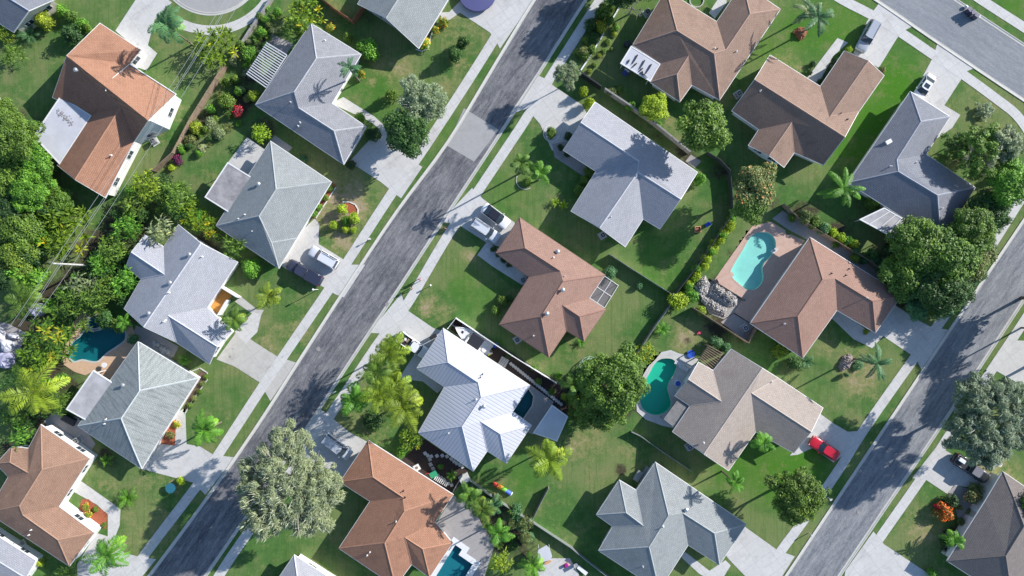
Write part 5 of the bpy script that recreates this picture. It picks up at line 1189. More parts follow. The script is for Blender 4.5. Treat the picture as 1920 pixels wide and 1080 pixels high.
for i, (x, y) in enumerate([(385, 706), (380, 720), (372, 735), (363, 748), (355, 760)]):
    plant('bush', x, y, 7, .6, ('m', 'e')[i % 2], "low plant in the curved bed on the street side of the weathered hip roof", "low plants in the curved bed")
for i, (x, y) in enumerate([(1010, 715), (1035, 735), (1048, 705), (1060, 745), (952, 668), (1000, 690)]):
    plant('bush', x, y, 9 if i < 4 else 7, .9, 'gmbydb'[i], "small green plant in the dark side yard behind the white metal roof", "small plants in the dark side yard")

def scatter(poly, n, kinds, cols, rr, hh, label, group, seed, avoid=None):
    g = random.Random(seed); xs = [p[0] for p in poly]; ys = [p[1] for p in poly]; k = 0; t = 0; pts = []
    while k < n and t < 4000:
        t += 1; x, y = g.uniform(min(xs), max(xs)), g.uniform(min(ys), max(ys)); r = g.uniform(*rr)
        if not inside(poly, np.array([x]), np.array([y]))[0] or any(math.hypot(x - a, y - b) < (r + c) * .55 for a, b, c in pts): continue
        pts.append((x, y, r)); plant(g.choice(kinds), x, y, r, g.uniform(*hh), g.choice(cols), label, group); k += 1
scatter([(500, 0), (440, 100), (395, 190), (330, 275), (345, 300), (420, 262), (470, 205), (468, 150), (500, 110), (530, 60)], 46, ['bush', 'bush', 'cycad'], 'gbmdpe', (6, 12), (.6, 1.5), "low mixed shrub in the beds between the wooden fence and the pergola house", "low mixed shrubs by the wooden fence", 1)
scatter([(330, 330), (400, 400), (415, 450), (330, 395), (240, 440), (235, 620), (130, 620), (60, 600), (110, 520), (170, 470), (215, 400), (250, 340)], 42, ['areca', 'banana', 'areca', 'bush'], 'gbmdd', (13, 24), (1.8, 3.0), "lower leafy plant in the tropical belt right of the power lines", "filler plants of the tropical belt", 2)
scatter([(0, 190), (30, 215), (80, 300), (120, 380), (60, 420), (60, 520), (0, 540)], 26, ['tree', 'bush'], 'gdkb', (18, 30), (3.5, 6.0), "small tree filling the woods at the left edge", "small trees of the left woods", 3)
scatter([(0, 680), (30, 690), (130, 700), (120, 770), (70, 800), (0, 800)], 16, ['areca', 'banana', 'bush'], 'gbdm', (12, 22), (1.6, 3.0), "leafy plant under the huge yellow-green palm at the left edge", "plants under the huge left palm", 4)
scatter([(1650, 470), (1700, 440), (1880, 380), (1900, 410), (1800, 580), (1730, 590), (1655, 520)], 20, ['tree', 'bush'], 'gdtk', (16, 28), (3.0, 5.5), "small tree filling the roadside grove below the slate-grey house", "small trees of the roadside grove", 5)
scatter([(1070, 690), (1110, 690), (1120, 790), (1085, 800), (1060, 760)], 10, ['areca', 'bush', 'banana'], 'gdbm', (10, 18), (1.5, 3.0), "leafy plant at the left foot of the great dense tree", "plants at the foot of the great dense tree", 6)
scatter([(905, 925), (960, 955), (1000, 990), (985, 1030), (930, 1030), (900, 970)], 14, ['areca', 'bush', 'cycad'], 'gdte', (10, 17), (1.2, 2.6), "shrub between the blue pool's palms and the white fence", "shrubs behind the blue pool", 7)
scatter([(1470, 395), (1500, 395), (1640, 470), (1660, 520), (1640, 505), (1560, 452), (1480, 410)], 12, ['bush'], 'gdtm', (8, 13), (1.2, 2.2), "small shrub along the long fence under the bright palm", "small shrubs along the long back fence", 8)
scatter([(1790, 920), (1830, 900), (1850, 930), (1810, 980), (1780, 1040), (1760, 1000)], 10, ['bush', 'cycad'], 'gdke', (7, 12), (.8, 1.6), "dark low shrub before the dark brown roof's left wall", "dark low shrubs by the dark brown house", 9)
scatter([(1820, 240), (1900, 230), (1920, 330), (1850, 340), (1780, 290)], 14, ['bush', 'sparse'], 'gmpe', (9, 18), (1.0, 2.6), "loose shrub under the open trees right of the slate-grey house", "loose shrubs under the open trees", 10)
scatter([(1085, 0), (1165, 0), (1095, 125), (1075, 110), (1130, 10)], 12, ['bush'], 'gdkm', (8, 13), (1.0, 2.2), "shrub between the shaded sidewalk and the rope garden edge", "shrubs behind the shaded sidewalk", 11)
# ================================================================ VEHICLES
PAINT = {}
def paint(c, metal=0.0):
    if c not in PAINT: PAINT[c] = plain("car_paint", c, 0.3, metal, 0.5, 0.7)
    return PAINT[c]
M['lampr'] = plain("tail_lamp_red", (0.45, 0.02, 0.02), 0.25); M['lampw'] = plain("head_lamp_clear", (0.75, 0.75, 0.72), 0.15); M['rim'] = plain("alloy_rim", (0.5, 0.5, 0.52), 0.3, 0.8)
def car(kind, px, py, ang, col, label, L=None, roofcol=None, extra=None, group=None):
    """ang: heading of the nose in the photo, degrees clockwise from right"""
    W = 1.86; sp = {'sedan': (4.7, 1.45), 'suv': (4.85, 1.75), 'van': (5.0, 1.78), 'pickup': (5.7, 1.85), 'coupe': (4.7, 1.32)}[kind]; L = L or sp[0]; Hh = sp[1]
    c = P(px, py, .8); c.z = .03; root = empty("car" if kind != 'pickup' else "pickup_truck", c, label, "pickup truck" if kind == 'pickup' else ("van" if kind == 'van' else "car"), group, -math.radians(ang))
    h = L / 2; hood = {'sedan': .92, 'coupe': .86, 'suv': 1.08, 'van': 1.05, 'pickup': 1.15}[kind]; trunk = {'sedan': .98, 'coupe': .95, 'suv': 1.08, 'van': 1.05, 'pickup': 1.05}[kind]
    cab = {'sedan': (-.38, -.20, .12, .27), 'coupe': (-.44, -.30, .04, .20), 'suv': (-.48, -.44, .12, .26), 'van': (-.485, -.45, .17, .33), 'pickup': (-.06, -.03, .20, .29)}[kind]
    # lofted lower body
    st = []; N = 22
    for i in range(N + 1):
        u = -1 + 2 * i / N; x = u * h; wd = W / 2 * (1 - .16 * max(0, (abs(u) - .80) / .2) ** 2 - (.02 if abs(u) < .5 else 0)); f = .5 + .5 * u
        if f > .5 + cab[3]: t = (f - .5 - cab[3]) / max(.01, .5 - cab[3]); zt = hood * (1 - .17 * t * t) - (.05 if t > .95 else 0)
        elif f < .5 + cab[0]: zt = trunk * (1 - .06 * (1 - f / max(.01, .5 + cab[0])))
        else: zt = (hood + trunk) / 2 + .02
        z0 = .26 + (.12 * max(0, (abs(u) - .9) / .1))
        st.append([(x, 0, zt), (x, wd * .62, zt - .015), (x, wd * .88, zt - .07), (x, wd * .985, zt * .80), (x, wd, zt * .62), (x, wd * .97, z0 + .12), (x, wd * .86, z0), (x, 0, z0)])
    b = MB(); n = 14; vs = []
    for s in st: vs += s + [(p[0], -p[1], p[2]) for p in reversed(s[1:-1])]
    fs = []
    for i in range(N):
        for k in range(n): fs.append((i * n + k, i * n + (k + 1) % n, (i + 1) * n + (k + 1) % n, (i + 1) * n + k))
    fs += [tuple(range(n)), tuple(N * n + k for k in reversed(range(n)))]
    pm = paint(col)
    body = b.add(vs, fs)
    if kind == 'pickup':   # bed walls raised round an open bed
        x0, x1 = -h + .12, cab[0] * L - .05; m_ = (x0 + x1) / 2; zz = 1.22
        for yy in (-.83, .83): body.box((m_, yy, zz), (x1 - x0, .13, .34))
        body.box((x0 + .03, 0, zz), (.10, 1.55, .34)); body.box((x1 + .02, 0, zz + .02), (.08, 1.55, .40))
    body = body.obj("body", pm, root, True)
    if kind == 'pickup': MB().box(((-h + .12 + cab[0] * L - .05) / 2, 0, 1.075), (cab[0] * L + h - .25, 1.5, .03)).obj("bed_liner", M['dark'], root)
    # greenhouse
    zb = (hood + trunk) / 2 - .02; zr = Hh; xs = [cab[0] * L, cab[1] * L, cab[2] * L, cab[3] * L]; wb, wt = W / 2 * .90, W / 2 * (.70 if kind in ('sedan', 'coupe') else .76)
    base = [(xs[0], -wb), (xs[3] - .15, -wb), (xs[3], 0), (xs[3] - .15, wb), (xs[0], wb)]; top = [(xs[1], -wt), (xs[2] - .06, -wt), (xs[2], 0), (xs[2] - .06, wt), (xs[1], wt)]
    nB = 5; MB().add([(x, y, zb) for x, y in base] + [(x, y, zr - .05) for x, y in top], [(i, (i + 1) % nB, nB + (i + 1) % nB, nB + i) for i in range(nB)]).obj("cabin", paint(roofcol) if roofcol and kind == "sedan" else pm, root)
    rp = [(xs[1] + .02, -wt + .1), (xs[1] + .1, -wt), (xs[2] - .2, -wt), (xs[2] - .05, -wt + .12), (xs[2] + .02, 0), (xs[2] - .05, wt - .12), (xs[2] - .2, wt), (xs[1] + .1, wt), (xs[1] + .02, wt - .1)]
    MB().poly(rp, zr - .06, zr - .02).obj("roof", paint(roofcol) if roofcol else pm, root, bevel=.015)
    def pane(nm, q, inset=.06, off=.012):
        q = [Vector(v) for v in q]; c_ = sum(q, Vector()) / len(q); nn = (q[1] - q[0]).cross(q[2] - q[0]).normalized()
        if nn.dot(c_ - Vector((0, 0, zb - .3))) < 0: nn = -nn
        q = [v + (c_ - v).normalized() * inset + nn * off for v in q]; MB().add(q, [tuple(range(len(q)))]).obj(nm, M['glass'], root)
    zq = zr - .05
    pane("windshield", [(xs[3] - .15, -wb, zb), (xs[3], 0, zb), (xs[2], 0, zq), (xs[2] - .06, -wt, zq)], .0); pane("windshield", [(xs[3], 0, zb), (xs[3] - .15, wb, zb), (xs[2] - .06, wt, zq), (xs[2], 0, zq)], .0)
    pane("rear_window", [(xs[0], -wb, zb), (xs[0], wb, zb), (xs[1], wt, zq), (xs[1], -wt, zq)], .10 if kind != "sedan" else .04) if kind != "coupe" else None
    xm0, xm1 = (xs[0] + xs[3]) / 2, (xs[1] + xs[2]) / 2
    for s in (-1, 1):
        pane("side_window", [(xs[0] + .1, s * wb, zb + .02), (xm0, s * wb, zb + .02), (xm1, s * wt, zq), (xs[1], s * wt, zq)], .09); pane("side_window", [(xm0, s * wb, zb + .02), (xs[3] - .25, s * wb, zb + .02), (xs[2] - .1, s * wt, zq), (xm1, s * wt, zq)], .09)
        MB().box((xs[3] - .45, s * (W / 2 + .10), zb + .03), (.16, .22, .15)).obj("mirror", pm, root, bevel=.03)
        MB().box((h - .16, s * .62, hood * .72), (.16, .38, .14)).obj("headlight", M['lampw'], root, bevel=.03)
        MB().box((-h + .10, s * .70, trunk * .80), (.12, .30, .18)).obj("tail_light", M['lampr'], root, bevel=.03)
        for xx in (h * .64, -h * .62):
            wo = MB().tube([(xx, s * .70, .33), (xx, s * .93, .33)], .335, 20).obj("wheel", M['rubber'], root); MB().tube([(xx, s * .90, .33), (xx, s * .945, .33)], .2, 14).obj("rim", M['rim'], wo)
        if kind in ('suv', 'van'): MB().tube([(xs[1] + .2, s * (wt - .07), zr + .04), (xs[2] - .3, s * (wt - .07), zr + .04)], .025, 6).obj("roof_rail", M['dark'] if kind == 'suv' else M['metal'], root)
    MB().box((-h + .02, 0, .50), (.10, 1.5, .18)).obj("bumper", M['dark'], root, bevel=.03); MB().box((h - .03, 0, .45), (.08, 1.4, .18)).obj("bumper", M['dark'], root, bevel=.03)
    if extra == 'sunroof': MB().box(((xs[1] + xs[2]) / 2 + .1, 0, zr - .012), (.7, .85, .02)).obj("sunroof", M['glass'], root)
    if extra == 'load':
        g = random.Random(3)
        for k in range(7): MB().box((-h + .5 + k * .2, g.uniform(-.5, .5), 1.2), (g.uniform(.3, .6), g.uniform(.2, .5), g.uniform(.2, .4)), g.uniform(0, 3)).obj("cargo", (M['woodf'], M['whitef'], M['dark'])[k % 3], root)
    if extra == 'tools': MB().box((-h + 1.0, .15, 1.28), (1.1, .62, .36)).obj("tool_box", M['whitef'], root, bevel=.04)
    if extra == 'tonneau': MB().box(((-h + cab[0] * L) / 2 + .02, 0, 1.40), (cab[0] * L + h - .2, 1.6, .04)).obj("bed_cover", paint((.03, .035, .06)), root)
    return root
car('suv', 1627, 68, 118, (.33, .36, .41), "silver suv parked by the lime shrub beside the brown gabled house", 5.1)
car('sedan', 1733, 164, 124, (.72, .72, .73), "white sedan with a sunroof by the slate-grey roof at the upper right", 4.5, extra='sunroof')
car('suv', 607, 483, 210, (.62, .64, .70), "white-silver suv beside the dark pickup truck on the left driveway", 4.9)
car('pickup', 571, 511, 209, (.035, .04, .07), "dark blue pickup with a covered bed beside the white-silver suv", 6.0, extra='tonneau')
car('sedan', 929, 405, 37, (.72, .73, .74), "white car with a dark roof above the silver suv by the terracotta house", 4.9, roofcol=(.02, .02, .03))
car('suv', 910, 432, 34, (.55, .57, .61), "silver suv with roof rails below the white dark-roofed car", 5.0)
car('pickup', 774, 647, 34, (.70, .71, .72), "white pickup with a loaded bed beside the white metal roof house", 5.4, extra='load')
car('van', 632, 837, 37, (.48, .51, .57), "silver minivan beside the great grey tree at the orange roof house", 5.1)
car('coupe', 1546, 841, 212, (.50, .012, .03), "bright red car on the driveway of the taupe house", 4.9)
car('pickup', 1820, 878, 34, (.025, .028, .032), "black pickup with a white box in its bed beside the dark brown house", 6.3, roofcol=(.19, .18, .19), extra='tools')
# boat
def boat():
    root = empty("boat", P(887, 635, .8).to_2d().to_3d(), "white motorboat with a dark canopy beside the white metal roof house", "boat", rz=-math.radians(214))
    L = 6.4; b = MB(); N = 14; vs = []
    for i in range(N + 1):
        u = i / N; x = -L / 2 + L * u; w_ = 1.12 * (1 - max(0, (u - .45) / .55) ** 2.2) + .02
        vs += [(x, w_, 1.3 + .25 * u * u), (x, w_ * .86, .8 + .3 * u ** 3), (x, 0, .5 + .75 * u ** 4), (x, -w_ * .86, .8 + .3 * u ** 3), (x, -w_, 1.3 + .25 * u * u)]
    fs = [(i * 5 + k, i * 5 + k + 1, i * 5 + k + 6, i * 5 + k + 5) for i in range(N) for k in range(4)] + [(0, 1, 2, 3, 4)]
    b.add(vs, fs).obj("hull", M['whitef'], root, True)
    d = MB(); vs = []
    for i in range(N + 1):
        u = i / N; x = -L / 2 + L * u; w_ = (1.12 * (1 - max(0, (u - .45) / .55) ** 2.2) + .02); z = (1.28 + .25 * u * u) - (0 if u > .62 else .45)
        vs += [(x, w_ * (.97 if u > .62 else .82), z), (x, -w_ * (.97 if u > .62 else .82), z)]
    d.add(vs, [(2 * i, 2 * i + 1, 2 * i + 3, 2 * i + 2) for i in range(N)]).obj("deck", M['trim'], root)
    rim = [Vector(((-L / 2 + L * i / N), (1.12 * (1 - max(0, (i / N - .45) / .55) ** 2.2) + .02), 1.33 + .25 * (i / N) ** 2)) for i in range(N + 1)]
    for s in (1, -1): MB().tube([(p.x, p.y * s, p.z) for p in rim], .06, 6).obj("gunwale", M['whitef'], root)
    MB().box((-.55, 0, 2.35), (2.1, 1.9, .07)).obj("canopy", M['dark'], root, bevel=.03)
    for x in (-1.4, .3):
        for y in (-.85, .85): MB().tube([(x, y, 1.2), (x, y, 2.33)], .025, 6).obj("canopy_post", M['metal'], root)
    MB().box((1.9, 0, 1.47), (.35, .35, .05)).obj("hatch", M['dark'], root); MB().box((-L / 2 - .2, 0, 1.25), (.45, .35, .7)).obj("outboard_motor", M['dark'], root, bevel=.08)
    MB().box((.7, 0, 1.6), (.06, 1.3, .4)).obj("windscreen", M['glass'], root)
    t = empty("boat_trailer", P(887, 635, .3).to_2d().to_3d(), "galvanised trailer under the white motorboat", "trailer", rz=-math.radians(214))
    for y in (-.9, .9): MB().box((0, y, .42), (5.2, .10, .12)).obj("rail", M['metal'], t); MB().tube([(-1.2, y * 1.05, .32), (-1.2, y * 1.27, .32)], .32, 16).obj("wheel", M['rubber'], t)
    MB().box((3.4, 0, .42), (1.9, .1, .1)).obj("tongue", M['metal'], t); MB().box((-1.2, 0, .42), (.1, 2.0, .1)).obj("axle", M['metal'], t)
boat()
# ================================================================ PEOPLE
def person(px, py, face, shirt, trousers, hair, label, pose=0.0, hgt=1.68):
    c = P(px, py, .9); c.z = 0.04; root = empty("person", c, label, "person", None, face); k = hgt / 1.7
    def skin(name, js, eds, rads, m, rootv=0):
        me = bpy.data.meshes.new(name); me.from_pydata([tuple(x * k for x in j) for j in js], eds, []); me.materials.append(m); o = addobj(name, me, root)
        sm = o.modifiers.new("s", 'SKIN'); 
        for i, r in enumerate(rads): me.skin_vertices[0].data[i].radius = (r * k, r * k)
        me.skin_vertices[0].data[rootv].use_root = True
        ss = o.modifiers.new("d", 'SUBSURF'); ss.levels = 1; ss.render_levels = 2; return o
    sw = pose
    J = [(0, 0, .92), (0, 0, 1.12), (0, 0, 1.36), (0, 0, 1.47), (.015, 0, 1.56), (.01, 0, 1.66),
         (0, .10, .88), (sw * .5, .11, .48), (sw * .75 - .05, .11, .09), (sw * .75 + .12, .12, .04), (0, -.10, .88), (-sw * .4, -.11, .48), (-sw * .9, -.11, .10), (-sw * .9 + .15, -.12, .05),
         (0, .19, 1.38), (-sw * .3, .25, 1.10), (.12 - sw * .2, .26, .88), (.16 - sw * .2, .25, .80), (0, -.19, 1.38), (sw * .3, -.25, 1.10), (.12 + sw * .3, -.26, .90), (.16 + sw * .3, -.25, .82)]
    E = [(0, 1), (1, 2), (2, 3), (3, 4), (4, 5), (0, 6), (6, 7), (7, 8), (8, 9), (0, 10), (10, 11), (11, 12), (12, 13), (2, 14), (14, 15), (15, 16), (16, 17), (2, 18), (18, 19), (19, 20), (20, 21)]
    Rr = [.12, .11, .12, .05, .085, .06, .08, .055, .036, .03, .08, .055, .036, .03, .055, .04, .028, .028, .055, .04, .028, .028]
    sk = plain("skin", (.45, .27, .19), .6); body = skin("body", J, E, Rr, sk)
    skin("shirt", [J[0], J[1], J[2], (0, 0, 1.43), J[14], (-sw * .15, .23, 1.24), J[18], (sw * .15, -.23, 1.24)], [(0, 1), (1, 2), (2, 3), (2, 4), (4, 5), (2, 6), (6, 7)], [.145, .135, .145, .075, .075, .06, .075, .06], plain("shirt_cloth", shirt, .8))
    skin("trousers", [(0, 0, .95), J[6], J[7], (J[8][0], J[8][1], .2), J[10], J[11], (J[12][0], J[12][1], .2)], [(0, 1), (1, 2), (2, 3), (0, 4), (4, 5), (5, 6)], [.14, .10, .075, .06, .10, .075, .06], plain("trouser_cloth", trousers, .8))
    skin("hair", [(-.02, 0, 1.60), (-.03, 0, 1.67), (0, 0, 1.70)], [(0, 1), (1, 2)], [.095, .10, .08], plain("hair", hair, .7))
    return root
person(787, 524, math.radians(235), (.55, .25, .33), (.10, .08, .12), (.08, .05, .03), "person in a pink top walking on the sidewalk past the front lawn", .28)
person(771, 541, math.radians(55), (.04, .04, .05), (.05, .05, .06), (.03, .02, .02), "person in dark clothes beside the sidewalk, facing the one in pink", .2, 1.6)
person(834, 428, math.radians(240), (.30, .07, .10), (.08, .06, .07), (.06, .04, .03), "person in dark red on the verge by the two parked cars' driveway", .3)
# ================================================================ SMALL THINGS
def ac(px, py, rz, label):
    c = P(px, py, .5); c.z = 0; r = empty("air_conditioner", c, label, "air conditioner", None, rz)
    MB().box((0, 0, .06), (1.15, 1.15, .12)).obj("pad", M['conc'], r); MB().box((0, 0, .5), (.85, .85, .76)).obj("cabinet", M['metal'], r, bevel=.03)
    f = MB().cyl((0, 0, .885), .34, .02, 20).obj("fan_grille", M['dark'], r)
    b = MB()
    for k in range(4): b.box((math.cos(k * 1.57) * .17, math.sin(k * 1.57) * .17, .912), (.3, .06, .01), k * 1.57)
    b.cyl((0, 0, .905), .07, .03, 10).obj("fan_blade", M['metal'], f)
for x, y, l in ((1130, 441, "air conditioner against the lower wall of the tree-shaded grey gabled house"), (970, 637, "air conditioner beside the terracotta house's lower left wall"), (1385, 176, "air conditioner by the left gable of the brown gabled house"), (1293, 838, "air conditioner in the shade behind the taupe house"),
                (288, 265, "air conditioner beside the white wall of the orange-brown house"), (144, 826, "air conditioner between the tan-brown house and the weathered hip roof"), (38, 1022, "air conditioner between the tan-brown house and the white roof"), (1397, 615, "air conditioner at the left corner of the terracotta pool house"), (1214, 23, "air conditioner by the left wall of the brown hip roof house"), (981, 525, "air conditioner unit in the entry angle of the terracotta middle house")):
    ac(x, y, .55, l)
def mailbox(px, py, label, h=1.15, lamp=False):
    c = P(px, py, h); c.z = 0; r = empty("lamp_post" if lamp else "mailbox", c, label, "lamp post" if lamp else "mailbox", None, .5)
    MB().tube([(0, 0, 0), (0, 0, h - .15)], .05 if lamp else .06, 8).obj("post", M['trim'], r)
    if lamp: MB().cyl((0, 0, h - .15), .13, .28, 8).cyl((0, 0, h + .13), .17, .12, 8, .03).obj("lantern", M['trim'], r)
    else: MB().box((0, 0, h), (.5, .24, .26)).obj("box", M['trim'], r, bevel=.08); MB().box((-.2, -.14, h + .08), (.03, .02, .2)).obj("flag", M['lampr'], r)
mailbox(692, 448, "white mailbox on the verge beside the worn front lawn"); mailbox(807, 535, "white lamp post on the green lawn by the two walkers", 1.1, True); mailbox(587, 543, "white lamp post with a long shadow beside the yellow-green lawn palm", 2.6, True)
mailbox(626, 736, "white mailbox in the shade of the street palm grove"); mailbox(1808, 573, "white mailbox on the verge by the roadside grove"); mailbox(1523, 1004, "white mailbox under the dark round verge tree"); mailbox(1558, 1077 - 140, "white mailbox on the verge beside the dark round tree's edge")
def bin_(px, py, rz, label, m):
    c = P(px, py, .5); c.z = .03; r = empty("wheeled_bin", c, label, "bin", None, rz)
    MB().box((0, 0, .5), (.5, .55, .95), 0, 1.15).obj("bin_body", m, r); MB().box((0, 0, 1.02), (.64, .7, .07)).obj("lid", m, r, bevel=.02)
    for s in (-1, 1): MB().tube([(-.28, s * .22, .12), (-.28, s * .3, .12)], .12, 10).obj("wheel", M['rubber'], r)
pur = plain("purple_plastic", (.07, .07, .12), .5)
bin_(1815, 20, .6, "dark wheeled bin nearest the top edge by the pale road's kerb", pur); bin_(1821, 25, .2, "dark wheeled bin in the middle of the kerbside group", pur); bin_(1828, 31, .9, "dark wheeled bin with a pale bag against it by the kerb", pur)
for x, y, l in ((1811, 13, "white rubbish bag at the upper end of the kerbside bins"), (1820, 21, "white rubbish bag among the kerbside bins"), (1834, 31, "white rubbish bag at the lower end of the kerbside bins")):
    o = addobj("rubbish_bag", leafcloud("bag", .01, .01, 4, 1, .001, M['whitef'], 1)); bm = bmesh.new(); bmesh.ops.create_icosphere(bm, subdivisions=3, radius=.28)
    for v in bm.verts: v.co *= 1 + .12 * math.sin(v.co.x * 17 + x) * math.cos(v.co.y * 15); v.co.z *= .8
    me = bpy.data.meshes.new("rubbish_bag"); bm.to_mesh(me); bm.free(); me.materials.append(M['whitef']); o.data = me; o.location = P(x, y, .2) ; o.location.z = .27; tag(o, l, "rubbish bag")
# rubble piles
def rubble(pts, hgt, seed, label, m='gravel'):
    g = np.random.default_rng(seed); w_ = [P(*q) for q in pts]; xs = [p.x for p in w_]; ys = [p.y for p in w_]; n = 111; c = sum(w_, Vector()) / len(w_)
    bm = bmesh.new(); gx_ = np.linspace(min(xs), max(xs), n); gy_ = np.linspace(min(ys), max(ys), n); XX, YY = np.meshgrid(gx_, gy_); ins = inside([(p.x, p.y) for p in w_], XX, YY)
    D = np.full(XX.shape, 9.0)
    for i in range(len(w_)):
        a, b = w_[i], w_[(i + 1) % len(w_)]; d = b - a; t = np.clip(((XX - a.x) * d.x + (YY - a.y) * d.y) / d.length_squared, 0, 1); D = np.minimum(D, np.hypot(XX - a.x - t * d.x, YY - a.y - t * d.y))
    Z = np.where(ins, hgt * (1 - np.exp(-D * .9)) * (1 + .35 * np.sin(XX * 3.1 + seed) * np.sin(YY * 3.7)) + (g.uniform(-.22, .28, XX.shape) + np.kron(g.uniform(-.12, .3, (37, 37)), np.ones((3, 3)))[:n, :n]) * np.minimum(1, D), -.05)
    vg = [[bm.verts.new((XX[j, i] - c.x, YY[j, i] - c.y, Z[j, i])) if ins[j, i] else None for i in range(n)] for j in range(n)]
    for j in range(n - 1):
        for i in range(n - 1):
            q = (vg[j][i], vg[j][i + 1], vg[j + 1][i + 1], vg[j + 1][i])
            if all(q): bm.faces.new(q)
    rg = random.Random(seed); cand = [(j, i) for j in range(2, n - 2) for i in range(2, n - 2) if ins[j, i]]
    for k in range(int(min(650, len(cand) * .12))):
        j, i = rg.choice(cand); s_ = rg.uniform(.06, .20); r_ = bmesh.ops.create_cube(bm, size=1.0, matrix=Matrix.Translation((XX[j, i] - c.x, YY[j, i] - c.y, Z[j, i] + s_ * .3)) @ Matrix.Rotation(rg.uniform(0, 3), 4, (rg.random(), rg.random(), rg.random() + .1)) @ Matrix.Diagonal((s_ * rg.uniform(.8, 2.4), s_, s_ * .7, 1)))
    me = bpy.data.meshes.new("rubble_pile"); bm.to_mesh(me); bm.free(); o = addobj("rubble_pile", me, None, M[m], (c.x, c.y, .03)); tag(o, label, "rubble pile")
M['rub'] = mat("broken_rubble", (0.44, 0.41, 0.38), 0.95, 0.5, 5, 0.9, 9)
R4 = (1290, 490, .1018)
rubble(T(*R4, [(300, 260), (400, 400), (340, 600), (100, 640), (120, 470), (220, 320)]), .9, 3, "rubble pile beside the lime hedge, upper left of the two big heaps", 'rub')
rubble(T(*R4, [(500, 380), (900, 620), (900, 800), (740, 840), (380, 620), (420, 480)]), 1.0, 5, "rubble pile touching the pink pool deck", 'rub')
rubble(T(*R4, [(200, 600), (430, 690), (710, 870), (680, 1010), (480, 950), (260, 760)]), .7, 8, "rubble pile lowest, below the other two heaps by the pool", 'rub')
M['stumpw'] = mat("grey_dead_wood", (0.36, 0.30, 0.27), 0.95, 0.3, 5, 0.8, 14)
rubble([(1572, 688), (1580, 668), (1594, 664), (1600, 676), (1592, 688), (1578, 695)], 1.1, 11, "heap of grey dead wood on the patchy lawn below the terracotta house", 'stumpw')
rubble([(1487, 60), (1498, 52), (1514, 54), (1510, 68), (1500, 76)], .8, 12, "reddish brown heap of fallen fronds under the large feathery palm", 'redwood')
# debris strokes on the small white patio roof
r = empty("fallen_branches", P(1182, 118, 2.9), "dark dead branches lying on the small white patio roof", "branches")
for (x0, y0, x1, y1) in ((300, 555, 245, 650), (290, 640, 240, 690), (372, 610, 320, 700), (350, 690, 312, 730), (440, 650, 380, 750), (215, 605, 195, 650), (330, 735, 400, 790), (345, 720, 350, 760)):
    a, b = P(1140 + x0 * .1852, y0 * .1852, 2.93), P(1140 + x1 * .1852, y1 * .1852, 2.93); c = r.location
    MB().tube([a - c + Vector((0, 0, .04)), a.lerp(b, .5) - c + Vector((.05, .03, .06)), b - c + Vector((0, 0, .04))], [.10, .09, .04], 6).obj("branch", M['dark'], r)
M['litter'] = plain('grey_litter', (.33, .31, .31), .9); g = random.Random(4); b = MB(); o_ = P(123, 218, 2.95)
for k in range(60):
    t = g.random(); x, y = 108 + 27 * t + g.gauss(0, 2.2), 210 + 20 * t + g.gauss(0, 4); q = P(x, y, 2.95) - o_; b.box((q.x, q.y, .01 + k * .0004), (g.uniform(.08, .26), g.uniform(.06, .16), .02), g.uniform(0, 3))
o = b.obj("leaf_litter", M['litter'], None); o.location = o_; tag(o, "dark leaf litter lying on the white flat patio roof", "leaf litter", kind="stuff")
# climbing dome
def dome():
    c = P(1107, 690, .7); c.z = 0; r = empty("climbing_dome", c, "pale green climbing dome of bars beside the great dense tree", "climbing dome"); bm = bmesh.new(); bmesh.ops.create_icosphere(bm, subdivisions=2, radius=1.75)
    gm = plain("green_painted_steel", (.35, .52, .40), .4)
    b = MB()
    for e in bm.edges:
        a, q = e.verts[0].co, e.verts[1].co
        if a.z > -.1 and q.z > -.1: b.tube([(a.x, a.y, max(0, a.z)), (q.x, q.y, max(0, q.z))], .035, 5)
    b.obj("bars", gm, r); bm.free()
dome()
# covered trampoline
c = P(895, -14, .8); c.z = 0; r = empty("trampoline", c, "large round blue covered trampoline cut by the top edge", "trampoline"); b = MB()
N = 28; vs = [(0, 0, 1.0)] + [(2.9 * math.cos(a), 2.9 * math.sin(a), .85) for a in np.linspace(0, 2 * math.pi, N, False)] + [(2.95 * math.cos(a), 2.95 * math.sin(a), .6) for a in np.linspace(0, 2 * math.pi, N, False)]
b.add(vs, [(0, 1 + i, 1 + (i + 1) % N) for i in range(N)] + [(1 + i, 1 + N + i, 1 + N + (i + 1) % N, 1 + (i + 1) % N) for i in range(N)]).obj("cover", plain("blue_vinyl", (.085, .09, .21), .5), r)  # cover's blue is dulled and darkened, shade put into the colour
for k in range(6): MB().tube([(2.7 * math.cos(k), 2.7 * math.sin(k), 0), (2.7 * math.cos(k), 2.7 * math.sin(k), .8)], .04, 6).obj("leg", M['metal'], r)
# rainbow tube toy
r = empty("play_tunnel", P(941, 915, .5).to_2d().to_3d(), "red, orange, green and blue play tunnel on the grass behind the white metal roof", "play tunnel")
pts = [P(925, 906, .35), P(933, 911, .35), P(941, 915, .35), P(949, 920, .35), P(958, 926, .35)]; c = r.location
for i, cc in enumerate(((.55, .04, .02), (.8, .28, .02), (.18, .5, .03), (.08, .15, .6))):
    MB().tube([pts[i] - c, pts[i + 1] - c], .32, 16).obj("segment", plain("nylon", cc, .6), r)
MB().tube([pts[4] - c, pts[4] - c + (pts[4] - pts[3]).normalized() * .12], .36, 16).obj("end_ring", M['whitef'], r)
